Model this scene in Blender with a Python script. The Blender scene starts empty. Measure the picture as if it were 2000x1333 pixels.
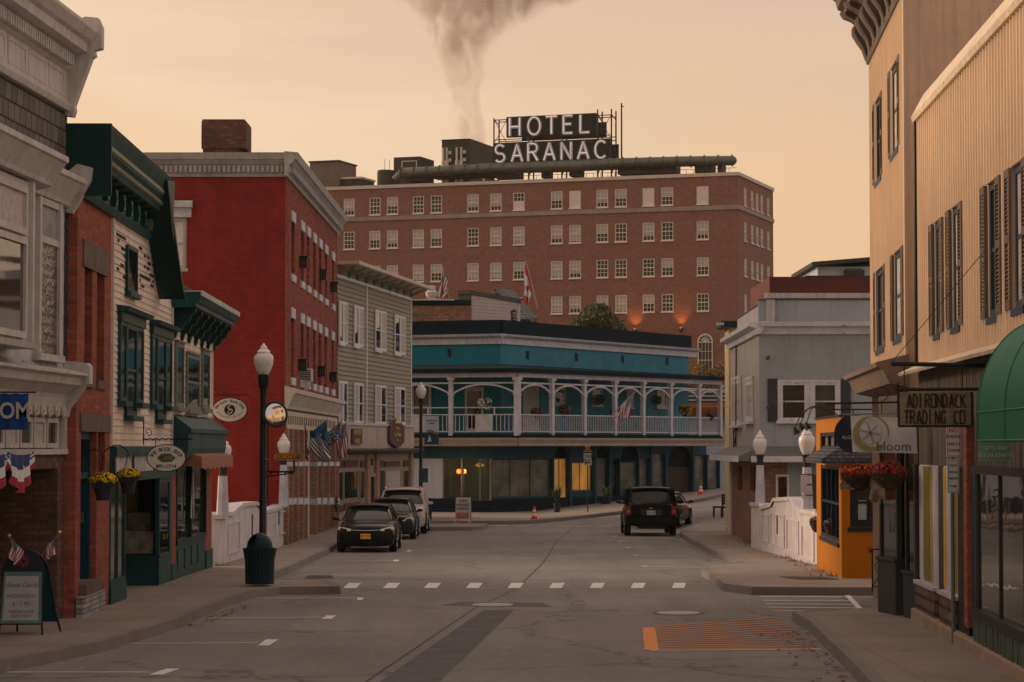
import bpy, bmesh, math, random
from mathutils import Vector, Matrix
from math import radians as R, sin, cos, pi
random.seed(7)
SC = bpy.context.scene
C = SC.collection
# ------------------------------------------------------------------ camera
F = 4722.0; CX = 1000.0; CY = 666.5
TILT = math.atan(204 / F)
CAM = Vector((0, 0, 2.72))
cd = bpy.data.cameras.new('camera'); cam = bpy.data.objects.new('camera', cd); C.objects.link(cam)
cam.location = CAM; cam.rotation_euler = (R(90) + TILT, 0, 0)
cd.sensor_width = 36; cd.lens = 36 * F / 2000; cd.clip_start = .1; cd.clip_end = 5000
SC.camera = cam
# ------------------------------------------------------------------ light
SUN_EL, SUN_AZ = R(15), R(-66)          # low sun, to the left and beyond the street
W = bpy.data.worlds.new('World'); SC.world = W; W.use_nodes = True
nt = W.node_tree; nt.nodes.clear()
def nn(t, kind, **k):
    n = t.nodes.new(kind)
    for a, v in k.items():
        if a.startswith('i_'):
            key = a[2:]; key = int(key) if key.isdigit() else key.replace('_', ' ')
            n.inputs[key].default_value = v
        else: setattr(n, a, v)
    return n
out = nn(nt, 'ShaderNodeOutputWorld')
sky = nn(nt, 'ShaderNodeTexSky', sky_type='NISHITA', sun_disc=False, sun_elevation=SUN_EL, sun_rotation=SUN_AZ, dust_density=4.0, air_density=1.6)
bg1 = nn(nt, 'ShaderNodeBackground', i_Strength=.02)
nt.links.new(sky.outputs[0], bg1.inputs[0])
tc = nn(nt, 'ShaderNodeTexCoord'); sep = nn(nt, 'ShaderNodeSeparateXYZ')
nt.links.new(tc.outputs['Generated'], sep.inputs[0])
mp = nn(nt, 'ShaderNodeMapping'); mp.inputs['Scale'].default_value = (1.6, 1.6, 11)
mp.inputs['Rotation'].default_value = (R(4), R(-6), 0)
nz = nn(nt, 'ShaderNodeTexNoise', i_Scale=2.6, i_Detail=5.0, i_Roughness=.55)
nt.links.new(tc.outputs['Generated'], mp.inputs[0]); nt.links.new(mp.outputs[0], nz.inputs['Vector'])
def mth(t, op, a, b=None, c=None):
    n = t.nodes.new('ShaderNodeMath'); n.operation = op
    for i, v in enumerate((a, b, c)):
        if v is None: continue
        if isinstance(v, (int, float)): n.inputs[i].default_value = v
        else: t.links.new(v, n.inputs[i])
    return n.outputs[0]
el = mth(nt, 'ADD', sep.outputs[2], mth(nt, 'MULTIPLY', mth(nt, 'SUBTRACT', nz.outputs[0], .5), .15))
el = mth(nt, 'ADD', el, mth(nt, 'MULTIPLY', sep.outputs[0], .3))
ramp = nn(nt, 'ShaderNodeValToRGB'); nt.links.new(el, ramp.inputs[0])
og = mth(nt, 'MULTIPLY', mth(nt, 'MINIMUM', mth(nt, 'MAXIMUM', mth(nt, 'MULTIPLY', mth(nt, 'SUBTRACT', .22, el), 8), 0), 1), mth(nt, 'MINIMUM', mth(nt, 'MAXIMUM', mth(nt, 'ADD', mth(nt, 'MULTIPLY', sep.outputs[0], 5), .25), 0), .9))
def lin(c): return tuple(((v / 255 + .055) / 1.055) ** 2.4 if v > 10 else v / 255 / 12.92 for v in c)
def ramp_set(r, stops):
    e = r.color_ramp.elements
    while len(e) > 2: e.remove(e[-1])
    for i, (p, c) in enumerate(stops):
        k = e[i] if i < 2 else e.new(p)
        k.position = p; k.color = tuple(c) + (1,)
ramp_set(ramp, [(0, lin((236, 188, 142))), (.05, lin((238, 195, 151))), (.11, lin((241, 208, 176))), (.165, lin((226, 191, 163))), (.3, lin((214, 184, 164))), (1, lin((222, 196, 182)))])
# dimmer away from the glow (behind the camera)
yb = nn(nt, 'ShaderNodeMapRange', i_1=-.9, i_2=.6, i_3=.72, i_4=1.0)
nt.links.new(sep.outputs[1], yb.inputs[0])
mx = nn(nt, 'ShaderNodeVectorMath', operation='SCALE')
om = nn(nt, 'ShaderNodeMix', data_type='RGBA'); nt.links.new(og, om.inputs[0]); nt.links.new(ramp.outputs[0], om.inputs[6]); om.inputs[7].default_value = lin((235, 190, 146)) + (1,); nt.links.new(om.outputs[2], mx.inputs[0]); nt.links.new(yb.outputs[0], mx.inputs[3])
bg2 = nn(nt, 'ShaderNodeBackground', i_Strength=.95)
nt.links.new(mx.outputs[0], bg2.inputs[0])
add = nn(nt, 'ShaderNodeAddShader')
nt.links.new(bg1.outputs[0], add.inputs[0]); nt.links.new(bg2.outputs[0], add.inputs[1]); nt.links.new(add.outputs[0], out.inputs[0])
sl = bpy.data.lights.new('sun', 'SUN'); sl.energy = 2.5; sl.angle = R(28); sl.color = (1, .70, .47)
so = bpy.data.objects.new('sun', sl); C.objects.link(so)
sd = Vector((sin(SUN_AZ) * cos(SUN_EL), cos(SUN_AZ) * cos(SUN_EL), sin(SUN_EL)))
so.rotation_euler = (-sd).to_track_quat('-Z', 'Y').to_euler(); so.location = (-40, 30, 60)
SC.view_settings.view_transform = 'Standard'; SC.view_settings.look = 'None'
SC.view_settings.exposure = 0.0; SC.view_settings.gamma = 1
SC.cycles.volume_step_rate = 2; SC.cycles.volume_max_steps = 96; SC.cycles.volume_bounces = 0
# ------------------------------------------------------------------ pixel -> world
def ray(px, py):
    dx = (px - CX) / F; dy = (CY - py) / F
    return Vector((dx, cos(TILT) - dy * sin(TILT), sin(TILT) + dy * cos(TILT)))
def at(px, py, Y):
    d = ray(px, py); return CAM + d * (Y / d.y)
PROF = [(-50, 0), (29, 0), (49, -.15), (72, -.5), (89, -.58), (105, -.68), (124, -.78), (145, -.85), (400, -.85)]
def sm(a, b, x):
    t = min(1, max(0, (x - a) / (b - a))); return t * t * (3 - 2 * t)
def gz(x, y):
    z = PROF[0][1]
    for (a, za), (b, zb) in zip(PROF, PROF[1:]):
        if a <= y <= b: z = za + (zb - za) * (y - a) / (b - a)
    return z + .09 * min(24, max(0, x - 1)) * sm(92, 114, y)
def on(px, py, off=0.0):
    d = ray(px, py); lo, hi = 5.0, 300.0
    for _ in range(50):
        m = (lo + hi) / 2; p = CAM + d * m
        if p.z - gz(p.x, p.y) - off > 0: lo = m
        else: hi = m
    return CAM + d * lo
# ------------------------------------------------------------------ materials
MATS = {}
def link(nt, a, b): nt.links.new(a, b)
def newmat(name):
    m = bpy.data.materials.new(name); m.use_nodes = True
    t = m.node_tree; b = t.nodes['Principled BSDF']; return m, t, b
def vec(t, mode='obj', scale=(1, 1, 1)):
    tc = nn(t, 'ShaderNodeTexCoord'); src = tc.outputs['Object']
    if mode == 'wall':                      # (x+y, z)
        s = nn(t, 'ShaderNodeSeparateXYZ'); link(t, src, s.inputs[0])
        c = nn(t, 'ShaderNodeCombineXYZ')
        link(t, mth(t, 'ADD', s.outputs[0], s.outputs[1]), c.inputs[0]); link(t, s.outputs[2], c.inputs[1])
        src = c.outputs[0]
    m = nn(t, 'ShaderNodeMapping'); m.inputs['Scale'].default_value = scale
    link(t, src, m.inputs[0]); return m.outputs[0]
def mixc(t, fac, a, b, mode='MIX'):
    n = nn(t, 'ShaderNodeMix', data_type='RGBA', blend_type=mode)
    for i, v in ((0, fac), (6, a), (7, b)):
        if isinstance(v, (int, float)): n.inputs[i].default_value = v
        elif isinstance(v, tuple): n.inputs[i].default_value = v + (1,) if len(v) == 3 else v
        else: link(t, v, n.inputs[i])
    return n.outputs[2]
def rng(t, v, a, b, c, d):
    n = nn(t, 'ShaderNodeMapRange'); link(t, v, n.inputs[0])
    for i, x in enumerate((a, b, c, d)): n.inputs[i + 1].default_value = x
    return n.outputs[0]
def noise(t, v, s, d=4, r=.6):
    n = nn(t, 'ShaderNodeTexNoise', i_Scale=s, i_Detail=float(d), i_Roughness=r); link(t, v, n.inputs['Vector']); return n.outputs[0]
K = .50
def px(r, g, b, k=1.0):
    """albedo of a surface that reads about r,g,b in the warm evening shade"""
    c = lin((r, g, b)); return tuple(min(.82, v / l * k * K) for v, l in zip(c, (.300, .212, .158)))
def bump(t, b, h, s, dist=.02):
    n = nn(t, 'ShaderNodeBump', i_Strength=s, i_Distance=dist); link(t, h, n.inputs['Height']); link(t, n.outputs[0], b.inputs['Normal'])
def paint(name, col, rough=.6, var=.25, sc=1.5, streak=0, chip=None, bmp=.15, metal=0, coat=0, grime=.35):
    if name in MATS: return MATS[name]
    m, t, b = newmat(name); v = vec(t)
    f = noise(t, v, sc, 6, .65)
    dark = tuple(c * (1 - var) for c in col); lite = tuple(min(.9, c * (1 + var * .6)) for c in col)
    c = mixc(t, rng(t, f, .3, .7, 0, 1), dark, lite)
    if streak:
        s = noise(t, vec(t, 'obj', (6, 6, .5)), 1.2, 4, .6)
        c = mixc(t, rng(t, s, .48, .72, 0, streak), c, tuple(x * .42 for x in col))
    if grime:
        g2 = noise(t, vec(t, 'obj', (1, 1, 1)), 9, 3, .7)
        c = mixc(t, rng(t, g2, .55, .8, 0, grime), c, tuple(x * .55 for x in col))
    if chip:
        ch = noise(t, vec(t, 'obj', (1, 1, 1.3)), 4.5, 8, .75)
        c = mixc(t, rng(t, ch, .62, .645, 0, 1), c, chip)
    link(t, c, b.inputs['Base Color']); b.inputs['Metallic'].default_value = metal
    link(t, rng(t, f, .2, .8, max(.03, rough - .12), min(1, rough + .12)), b.inputs['Roughness'])
    b.inputs['Coat Weight'].default_value = coat; b.inputs['Coat Roughness'].default_value = .06; b.inputs['Specular IOR Level'].default_value = .18 if not metal else .5
    if bmp: bump(t, b, noise(t, v, sc * 14, 3), bmp, .01)
    MATS[name] = m; return m
def brick(name, c1, c2, mortar, w=.215, h=.075, mw=.01, var=.5, stain=.5, stainc=None, rough=.85, bmp=.5, off=.5, flake=None):
    if name in MATS: return MATS[name]
    m, t, b = newmat(name); v = vec(t, 'wall')
    n = nn(t, 'ShaderNodeTexBrick', offset=off, i_Scale=1.0)
    n.inputs['Color1'].default_value = c1 + (1,); n.inputs['Color2'].default_value = c2 + (1,); n.inputs['Mortar'].default_value = mortar + (1,)
    n.inputs['Mortar Size'].default_value = mw; n.inputs['Mortar Smooth'].default_value = .3; n.inputs['Bias'].default_value = 0
    n.inputs['Brick Width'].default_value = w; n.inputs['Row Height'].default_value = h
    link(t, v, n.inputs['Vector'])
    f = noise(t, vec(t), .9, 7, .7)
    c = mixc(t, rng(t, f, .38, .68, 0, stain), n.outputs['Color'], stainc or tuple(x * .45 for x in c1))
    s = noise(t, vec(t, 'obj', (5, 5, .35)), 1.5, 4, .6)
    c = mixc(t, rng(t, s, .5, .75, 0, stain * .7), c, tuple(x * .5 for x in c2))
    if flake: c = mixc(t, rng(t, noise(t, vec(t, 'obj', (1, 1, 1.8)), 2.1, 9, .82), .715, .735, 0, .8), c, flake); c = mixc(t, rng(t, noise(t, vec(t, 'obj', (1, 1, .5)), .35, 4, .6), .42, .66, 0, .4), c, tuple(x * 1.7 for x in c1))
    link(t, c, b.inputs['Base Color']); b.inputs['Roughness'].default_value = rough; b.inputs['Specular IOR Level'].default_value = .15
    inv = mth(t, 'SUBTRACT', mth(t, 'MULTIPLY', noise(t, v, 40, 3), .35), n.outputs['Fac'])
    bump(t, b, inv, bmp, .012)
    MATS[name] = m; return m
def glass(name, col=(.012, .016, .018), rough=.04, tint=None, spec=.5, wav=.25):
    if name in MATS: return MATS[name]
    m, t, b = newmat(name); v = vec(t)
    f = noise(t, v, .8, 4, .6)
    c = mixc(t, rng(t, f, .4, .65, 0, 1), tuple(x * .6 for x in col), tint or tuple(x * 1.7 for x in col))
    link(t, c, b.inputs['Base Color']); b.inputs['Roughness'].default_value = rough
    b.inputs['Specular IOR Level'].default_value = spec
    bump(t, b, noise(t, v, 1.6, 1), wav, .01)
    MATS[name] = m; return m
def emit(name, col, s, base=(.04, .03, .02)):
    if name in MATS: return MATS[name]
    m, t, b = newmat(name); b.inputs['Base Color'].default_value = base + (1,)
    b.inputs['Emission Color'].default_value = col + (1,); b.inputs['Emission Strength'].default_value = s
    MATS[name] = m; return m
# ------------------------------------------------------------------ mesh building
class MB:
    def __init__(s): s.v = []; s.f = []; s.mi = []; s.uv = None; s.cur = 0
    def add(s, vs, fs):
        o = len(s.v); s.v += [tuple(p) for p in vs]
        for f in fs: s.f.append(tuple(i + o for i in f)); s.mi.append(s.cur)
        return s
    def poly(s, pts): return s.add(pts, [tuple(range(len(pts)))])
    def box(s, x0, x1, y0, y1, z0, z1):
        if x0 > x1: x0, x1 = x1, x0
        if y0 > y1: y0, y1 = y1, y0
        if z0 > z1: z0, z1 = z1, z0
        return s.add([(x0, y0, z0), (x1, y0, z0), (x1, y1, z0), (x0, y1, z0), (x0, y0, z1), (x1, y0, z1), (x1, y1, z1), (x0, y1, z1)],
                     [(0, 3, 2, 1), (4, 5, 6, 7), (0, 1, 5, 4), (1, 2, 6, 5), (2, 3, 7, 6), (3, 0, 4, 7)])
    def pr(s, pts, a0, a1, ax='y'):
        """extrude a closed 2-D outline; ax = extrusion axis, outline in the two others (x,z)/(y,z)/(x,y)"""
        def P(p, a): return {'y': (p[0], a, p[1]), 'x': (a, p[0], p[1]), 'z': (p[0], p[1], a)}[ax]
        n = len(pts)
        return s.add([P(p, a0) for p in pts] + [P(p, a1) for p in pts],
                     [tuple(range(n)), tuple(range(2 * n - 1, n - 1, -1))] + [(i, i + n, (i + 1) % n + n, (i + 1) % n) for i in range(n)])
    def tube(s, path, r, n=8, cap=True):
        path = [Vector(p) for p in path]; rs = r if isinstance(r, (list, tuple)) else [r] * len(path)
        rings = []; up = None
        for i, p in enumerate(path):
            a = path[max(0, i - 1)]; b = path[min(len(path) - 1, i + 1)]; d = (b - a).normalized()
            if up is None:
                up = Vector((0, 0, 1)) if abs(d.z) < .9 else Vector((1, 0, 0))
            x = d.cross(up)
            if x.length < .08: x = px_ if i else d.orthogonal()
            x = x.normalized(); px_ = x; y = x.cross(d).normalized(); up = y
            rings.append([p + x * cos(2 * pi * k / n) * rs[i] + y * sin(2 * pi * k / n) * rs[i] for k in range(n)])
        vs = [v for q in rings for v in q]; fs = []
        for i in range(len(path) - 1):
            for k in range(n): fs.append((i * n + k, i * n + (k + 1) % n, (i + 1) * n + (k + 1) % n, (i + 1) * n + k))
        if cap: fs += [tuple(range(n - 1, -1, -1)), tuple(range((len(path) - 1) * n, len(path) * n))]
        return s.add(vs, fs)
    def lathe(s, prof, c=(0, 0, 0), n=20, sx=1, sy=1):
        vs = []; fs = []
        for r, z in prof:
            for k in range(n): vs.append((c[0] + r * sx * cos(2 * pi * k / n), c[1] + r * sy * sin(2 * pi * k / n), c[2] + z))
        for i in range(len(prof) - 1):
            for k in range(n): fs.append((i * n + k, i * n + (k + 1) % n, (i + 1) * n + (k + 1) % n, (i + 1) * n + k))
        fs += [tuple(range(n - 1, -1, -1)), tuple(range((len(prof) - 1) * n, len(prof) * n))]
        return s.add(vs, fs)
    def xf(s, m, start=0):
        for i in range(start, len(s.v)): s.v[i] = tuple(m @ Vector(s.v[i]))
        return s
    def build(s, name, mat, par=None, loc=None, smooth=False, fix=True, bev=0):
        me = bpy.data.meshes.new(name); me.from_pydata(s.v, [], s.f); me.update()
        for m in (mat if isinstance(mat, (list, tuple)) else [mat]): me.materials.append(m)
        for p, k in zip(me.polygons, s.mi): p.material_index = k; p.use_smooth = smooth
        if fix:
            b = bmesh.new(); b.from_mesh(me); bmesh.ops.recalc_face_normals(b, faces=b.faces); b.to_mesh(me); b.free()
        if smooth: me.set_sharp_from_angle(angle=R(40)) if hasattr(me, 'set_sharp_from_angle') else None
        o = bpy.data.objects.new(name, me); C.objects.link(o)
        if par: o.parent = par
        if loc: o.location = loc
        if bev:
            q = o.modifiers.new('b', 'BEVEL'); q.width = bev; q.segments = 2; q.limit_method = 'ANGLE'
        return o
def tag(o, label=None, cat=None, group=None, kind=None):
    for k, v in (('label', label), ('category', cat), ('group', group), ('kind', kind)):
        if v: o[k] = v
    return o
def empty(name, loc=(0, 0, 0), rz=0, label=None, cat=None, group=None):
    o = bpy.data.objects.new(name, None); C.objects.link(o); o.location = loc; o.rotation_euler = (0, 0, rz); o.empty_display_size = .2
    return tag(o, label, cat, group)
def copy_tree(o, par=None):
    c = o.copy(); C.objects.link(c); c.parent = par
    for ch in list(KIDS(o)): copy_tree(ch, c)
    return c
def KIDS(o): return [x for x in bpy.data.objects if x.parent == o]
def struct(name, mb, mat, **k): o = mb.build(name, mat, **k); o['kind'] = 'structure'; return o
# ------------------------------------------------------------------ facade frames
class Fac:
    """local x along the facade (viewer's left to right), y into the building, z up"""
    def __init__(s, name, A, B, label, cat='building', group=None):
        s.A = Vector((A[0], A[1], 0)); d = Vector((B[0] - A[0], B[1] - A[1], 0)); s.L = d.length; s.ex = d.normalized(); s.ey = Vector((-s.ex.y, s.ex.x, 0))
        s.o = empty(name, s.A, math.atan2(s.ex.y, s.ex.x), label, cat, group)
    def p(s, px, py, dep=0.0):
        d = ray(px, py); n = s.ey
        t = ((s.A + n * dep) - CAM).dot(n) / d.dot(n); q = CAM + d * t
        return ((q - s.A).dot(s.ex), q.z)
    def u(s, px, dep=0.0): return s.p(px, 870, dep)[0]
    def z(s, px, py, dep=0.0): return s.p(px, py, dep)[1]
    def r(s, x0, x1, yt, yb, dep=0.0):
        """pixel rectangle; top and bottom are read at the left edge x0"""
        u0, z1 = s.p(x0, yt, dep); _, z0 = s.p(x0, yb, dep); return u0, s.u(x1, dep), z0, z1
    def w(s, u, y, z): return s.A + s.ex * u + s.ey * y + Vector((0, 0, z))
def wall(m, u0, u1, z0, z1, holes, y=0.0, rev=.15):
    us = sorted({u0, u1} | {min(u1, max(u0, h[i])) for h in holes for i in (0, 1)}); zs = sorted({z0, z1} | {min(z1, max(z0, h[i])) for h in holes for i in (2, 3)})
    for a, b in zip(us, us[1:]):
        for c, d in zip(zs, zs[1:]):
            if b - a < 1e-6 or d - c < 1e-6: continue
            mu, mz = (a + b) / 2, (c + d) / 2
            if any(h[0] < mu < h[1] and h[2] < mz < h[3] for h in holes): continue
            m.poly([(a, y, c), (b, y, c), (b, y, d), (a, y, d)])
    for h in holes:
        a, b, c, d = h[:4]
        m.poly([(a, y, c), (a, y + rev, c), (a, y + rev, d), (a, y, d)]); m.poly([(b, y, c), (b, y, d), (b, y + rev, d), (b, y + rev, c)])
        m.poly([(a, y, c), (b, y, c), (b, y + rev, c), (a, y + rev, c)]); m.poly([(a, y, d), (a, y + rev, d), (b, y + rev, d), (b, y, d)])
def shell(m, u0, u1, z0, z1, D, y=0.0, top=True):
    """sides, back and roof behind a front wall"""
    m.poly([(u0, y, z0), (u0, y, z1), (u0, D, z1), (u0, D, z0)]); m.poly([(u1, y, z0), (u1, D, z0), (u1, D, z1), (u1, y, z1)])
    m.poly([(u0, D, z0), (u0, D, z1), (u1, D, z1), (u1, D, z0)])
    if top: m.poly([(u0, y, z1), (u1, y, z1), (u1, D, z1), (u0, D, z1)])
WIN = {}
def window(par, r, y, fm, pm, t=.07, proud=.04, nx=1, ny=2, mt=.03, sill=.08, name='window', depth=.05, case=0, rail=.05, top=0):
    """r = (u0,u1,z0,z1) of the frame; bars stand proud of plane y; the glass is a child"""
    u0, u1, z0, z1 = r; w, h = u1 - u0, z1 - z0
    m = MB(); a, b = -proud, depth
    m.box(0, t, a, b, 0, h); m.box(w - t, w, a, b, 0, h); m.box(t, w - t, a, b, 0, t); m.box(t, w - t, a, b, h - t, h)
    for i in range(1, nx): m.box(t + (w - 2 * t) * i / nx - mt / 2, t + (w - 2 * t) * i / nx + mt / 2, a + .02, b, t, h - t)
    for j in range(1, ny):
        k = rail if (ny % 2 == 0 and j == ny // 2) else mt
        m.box(t, w - t, a + .012, b - .005, t + (h - 2 * t) * j / ny - k / 2, t + (h - 2 * t) * j / ny + k / 2)
    if case:
        m.box(-case, 0, a - .02, b, -.02, h + case); m.box(w, w + case, a - .02, b, -.02, h + case); m.box(0, w, a - .02, b, h, h + case)
    if top: m.box(-case - top * .3, w + case + top * .3, a - top, b, h + case + .003, h + case + .003 + top)
    if sill: m.box(-.05 - case, w + .05 + case, a - sill, b, -.09, -.003)
    o = m.build(name, fm, par, (u0, y, z0))
    g = MB().box(t * .6, w - t * .6, b - .028, b - .012, t * .6, h - t * .6).build('pane', pm, o)
    return o
def curtainpane(kind):
    return {0: GL['dark'], 1: GL['mid'], 2: GL['blind'], 3: GL['sky']}[kind]
def text(s, size, mat, par, loc, rot=(pi / 2, 0, 0), ext=.004, name='lettering', align='CENTER', sx=1, bold=0, sp=1, shear=0):
    cu = bpy.data.curves.new('t', 'FONT'); cu.body = s; cu.size = size; cu.extrude = ext; cu.align_x = align; cu.align_y = 'CENTER'; cu.offset = bold; cu.space_character = sp; cu.shear = shear; cu.resolution_u = 3
    to = bpy.data.objects.new('t', cu); C.objects.link(to); bpy.context.view_layer.update()
    me = bpy.data.meshes.new_from_object(to.evaluated_get(bpy.context.evaluated_depsgraph_get())); bpy.data.objects.remove(to)
    me.materials.clear(); me.materials.append(mat); o = bpy.data.objects.new(name, me); C.objects.link(o)
    if par: o.parent = par
    o.location = loc; o.rotation_euler = rot; o.scale = (sx, 1, 1); return o
def arctext(s, r, a0, a1, size, mat, par, loc, rot, up=True, name='lettering', el=1):
    """letters on an ellipse arc, each turned; one mesh"""
    ms = bpy.data.meshes; verts = []; faces = []
    n = len(s)
    for i, ch in enumerate(s):
        if ch == ' ': continue
        a = R(a0 + (a1 - a0) * i / max(1, n - 1))
        o = text(ch, size, mat, None, (0, 0, 0), (0, 0, 0)); me = o.data
        px_, py_ = r * cos(a), r * el * sin(a)
        tang = math.atan2(cos(a) * el, -sin(a)); ang = tang + (pi if up else 0)
        Mx = Matrix.Translation((px_, py_, 0)) @ Matrix.Rotation(ang, 4, 'Z')
        k = len(verts); verts += [tuple(Mx @ v.co) for v in me.vertices]; faces += [tuple(x + k for x in p.vertices) for p in me.polygons]
        bpy.data.objects.remove(o)
    m = MB(); m.add(verts, faces); o = m.build(name, mat, par, loc, fix=False); o.rotation_euler = rot; return o
# ------------------------------------------------------------------ ground, road, pavements
def asphalt():
    m, t, b = newmat('asphalt'); v = vec(t)
    c0 = px(116, 98, 84)
    f = noise(t, v, .18, 6, .6); g = noise(t, v, 60, 3, .8); h = noise(t, v, 1.6, 5, .7)
    c = mixc(t, rng(t, f, .35, .65, 0, 1), tuple(x * .74 for x in c0), tuple(x * 1.2 for x in c0))
    c = mixc(t, rng(t, g, .3, .72, 0, .65), c, tuple(x * .4 for x in c0)); c = mixc(t, rng(t, noise(t, v, 17, 4, .75), .5, .75, 0, .55), c, tuple(x * .5 for x in c0)); c = mixc(t, rng(t, noise(t, vec(t, 'obj', (1, .3, 1)), 5, 5, .7), .55, .8, 0, .5), c, tuple(x * 1.5 for x in c0))
    c = mixc(t, rng(t, g, .6, .8, 0, .4), c, tuple(x * 2.2 for x in c0))
    st = noise(t, vec(t, 'obj', (1.1, .07, 1)), 1.1, 4, .6)          # wheel-track wear along the street
    c = mixc(t, rng(t, st, .45, .7, 0, .6), c, tuple(x * .6 for x in c0))
    c = mixc(t, rng(t, h, .64, .74, 0, .6), c, tuple(x * .4 for x in c0))      # oil drips
    vr = nn(t, 'ShaderNodeTexVoronoi', feature='DISTANCE_TO_EDGE', i_Scale=.16); 
    dv = nn(t, 'ShaderNodeVectorMath', operation='ADD'); link(t, v, dv.inputs[0])
    nv = nn(t, 'ShaderNodeTexNoise', i_Scale=1.2, i_Detail=6.0); link(t, v, nv.inputs['Vector'])
    sc = nn(t, 'ShaderNodeVectorMath', operation='SCALE', i_3=1.6); link(t, nv.outputs['Color'], sc.inputs[0]); link(t, sc.outputs[0], dv.inputs[1]); link(t, dv.outputs[0], vr.inputs['Vector'])
    c = mixc(t, rng(t, vr.outputs['Distance'], .0, .012, .75, 0), c, tuple(x * .3 for x in c0))
    link(t, c, b.inputs['Base Color']); link(t, rng(t, f, .3, .7, .8, .93), b.inputs['Roughness'])
    b.inputs['Specular IOR Level'].default_value = .3
    bump(t, b, g, .5, .012); return m
def concrete(name, col, joint=1.5, dirt=.5):
    m, t, b = newmat(name); v = vec(t)
    f = noise(t, v, .5, 7, .65); g = noise(t, v, 45, 3, .7)
    c = mixc(t, rng(t, f, .35, .68, 0, 1), tuple(x * .8 for x in col), tuple(x * 1.15 for x in col))
    c = mixc(t, rng(t, g, .45, .75, 0, .4), c, tuple(x * .5 for x in col))
    st = noise(t, v, 2.2, 5, .7); c = mixc(t, rng(t, st, .6, .72, 0, dirt), c, tuple(x * .45 for x in col))
    if joint:
        br = nn(t, 'ShaderNodeTexBrick', offset=0.0, i_Scale=1.0); link(t, v, br.inputs['Vector'])
        br.inputs['Brick Width'].default_value = joint; br.inputs['Row Height'].default_value = joint; br.inputs['Mortar Size'].default_value = .012; br.inputs['Mortar Smooth'].default_value = .2
        c = mixc(t, mth(t, 'MULTIPLY', br.outputs['Fac'], .55), c, tuple(x * .35 for x in col))
    link(t, c, b.inputs['Base Color']); b.inputs['Roughness'].default_value = .88; bump(t, b, g, .35, .006); return m
ASPH = asphalt()
CONC = concrete('pavement_concrete', px(116, 91, 74)); KERB = concrete('kerb_stone', px(104, 86, 74), 0, .7)
EARTH = paint('earth', px(50, 45, 34), .95, .5, .3)
PAINTW = None
def linemat(name, col, wear=.56):
    m, t, b = newmat(name); v = vec(t)
    f = noise(t, v, 7, 8, .8); g = noise(t, v, 1.1, 4)
    c = mixc(t, rng(t, g, .3, .7, 0, 1), tuple(x * .8 for x in col), col)
    w = mth(t, 'ADD', f, mth(t, 'MULTIPLY', g, .25))
    c = mixc(t, rng(t, w, wear, wear + .1, 0, .85), c, px(104, 88, 77)); link(t, c, b.inputs['Base Color']); b.inputs['Roughness'].default_value = .7; return m
LINE = linemat('white_road_paint', px(198, 168, 148), .74); LINE2 = linemat('worn_white_road_paint', px(190, 160, 142), .74); ORNG = linemat('orange_road_paint', px(190, 98, 34), .80)
def grid(x0, x1, y0, y1, dx, dy, off):
    m = MB(); nx = max(1, round((x1 - x0) / dx)); ny = max(1, round((y1 - y0) / dy))
    vs = []
    for j in range(ny + 1):
        y = y0 + (y1 - y0) * j / ny
        for i in range(nx + 1):
            x = x0 + (x1 - x0) * i / nx; vs.append((x, y, gz(x, y) + off))
    fs = [(j * (nx + 1) + i, j * (nx + 1) + i + 1, (j + 1) * (nx + 1) + i + 1, (j + 1) * (nx + 1) + i) for j in range(ny) for i in range(nx)]
    return m.add(vs, fs)
g = grid(-400, 400, -50, 650, 4, 4, -.06); struct('ground', g, EARTH)
struct('road', grid(-16, 60, -12, 158, 1, 1, 0), ASPH)
def strip_slab(name, outer, inner_x, y0, y1, step=.5, h=.15, kerb=.16, side=1):
    """pavement between a traced kerb line (x as a function of y) and the buildings; plus its kerb"""
    pts = sorted(outer, key=lambda p: p[1])
    def X(y):
        if y <= pts[0][1]: return pts[0][0]
        for a, b in zip(pts, pts[1:]):
            if a[1] <= y <= b[1]: return a[0] + (b[0] - a[0]) * (y - a[1]) / max(1e-6, b[1] - a[1])
        return pts[-1][0]
    ys = sorted({y0, y1} | {p[1] for p in pts if y0 < p[1] < y1} | {y0 + step * i for i in range(int((y1 - y0) / step) + 1)})
    m = MB(); k = MB()
    for a, b in zip(ys, ys[1:]):
        if b - a < 1e-4: continue
        xa, xb = X(a), X(b); ia, ib = inner_x(a), inner_x(b)
        # kerb inner offset along the normal, so sharp turns keep their width
        d = Vector((xb - xa, b - a)).normalized(); off = min(1.2, kerb / max(.12, abs(d.y)))
        ka, kb = xa - side * off, xb - side * off
        n = 4
        for i in range(n):
            f0, f1 = i / n, (i + 1) / n
            P = [(ka + (ia - ka) * f0, a), (ka + (ia - ka) * f1, a), (kb + (ib - kb) * f1, b), (kb + (ib - kb) * f0, b)]
            m.poly([(x, y, gz(x, y) + h) for x, y in P])
        k.poly([(xa, a, gz(xa, a) + h + .004), (ka, a, gz(ka, a) + h + .004), (kb, b, gz(kb, b) + h + .004), (xb, b, gz(xb, b) + h + .004)])
        k.poly([(xa, a, gz(xa, a) + h + .004), (xb, b, gz(xb, b) + h + .004), (xb + .02 * side, b, gz(xb, b) - .05), (xa + .02 * side, a, gz(xa, a) - .05)])
    for e in (0, -1):                                       # end faces
        y = ys[e]; x = X(y); i = inner_x(y)
        k.poly([(x, y, gz(x, y) + h), (i, y, gz(i, y) + h), (i, y, gz(i, y) - .05), (x, y, gz(x, y) - .05)])
    struct(name, m, CONC); struct('kerb', k, KERB)
def W2(l, off=.15): return [(on(x, y, off).x, on(x, y, off).y) for x, y in l]
lk = W2([(0, 1292), (200, 1252), (348, 1208), (400, 1185), (450, 1166), (492, 1154), (547, 1147)])
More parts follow.
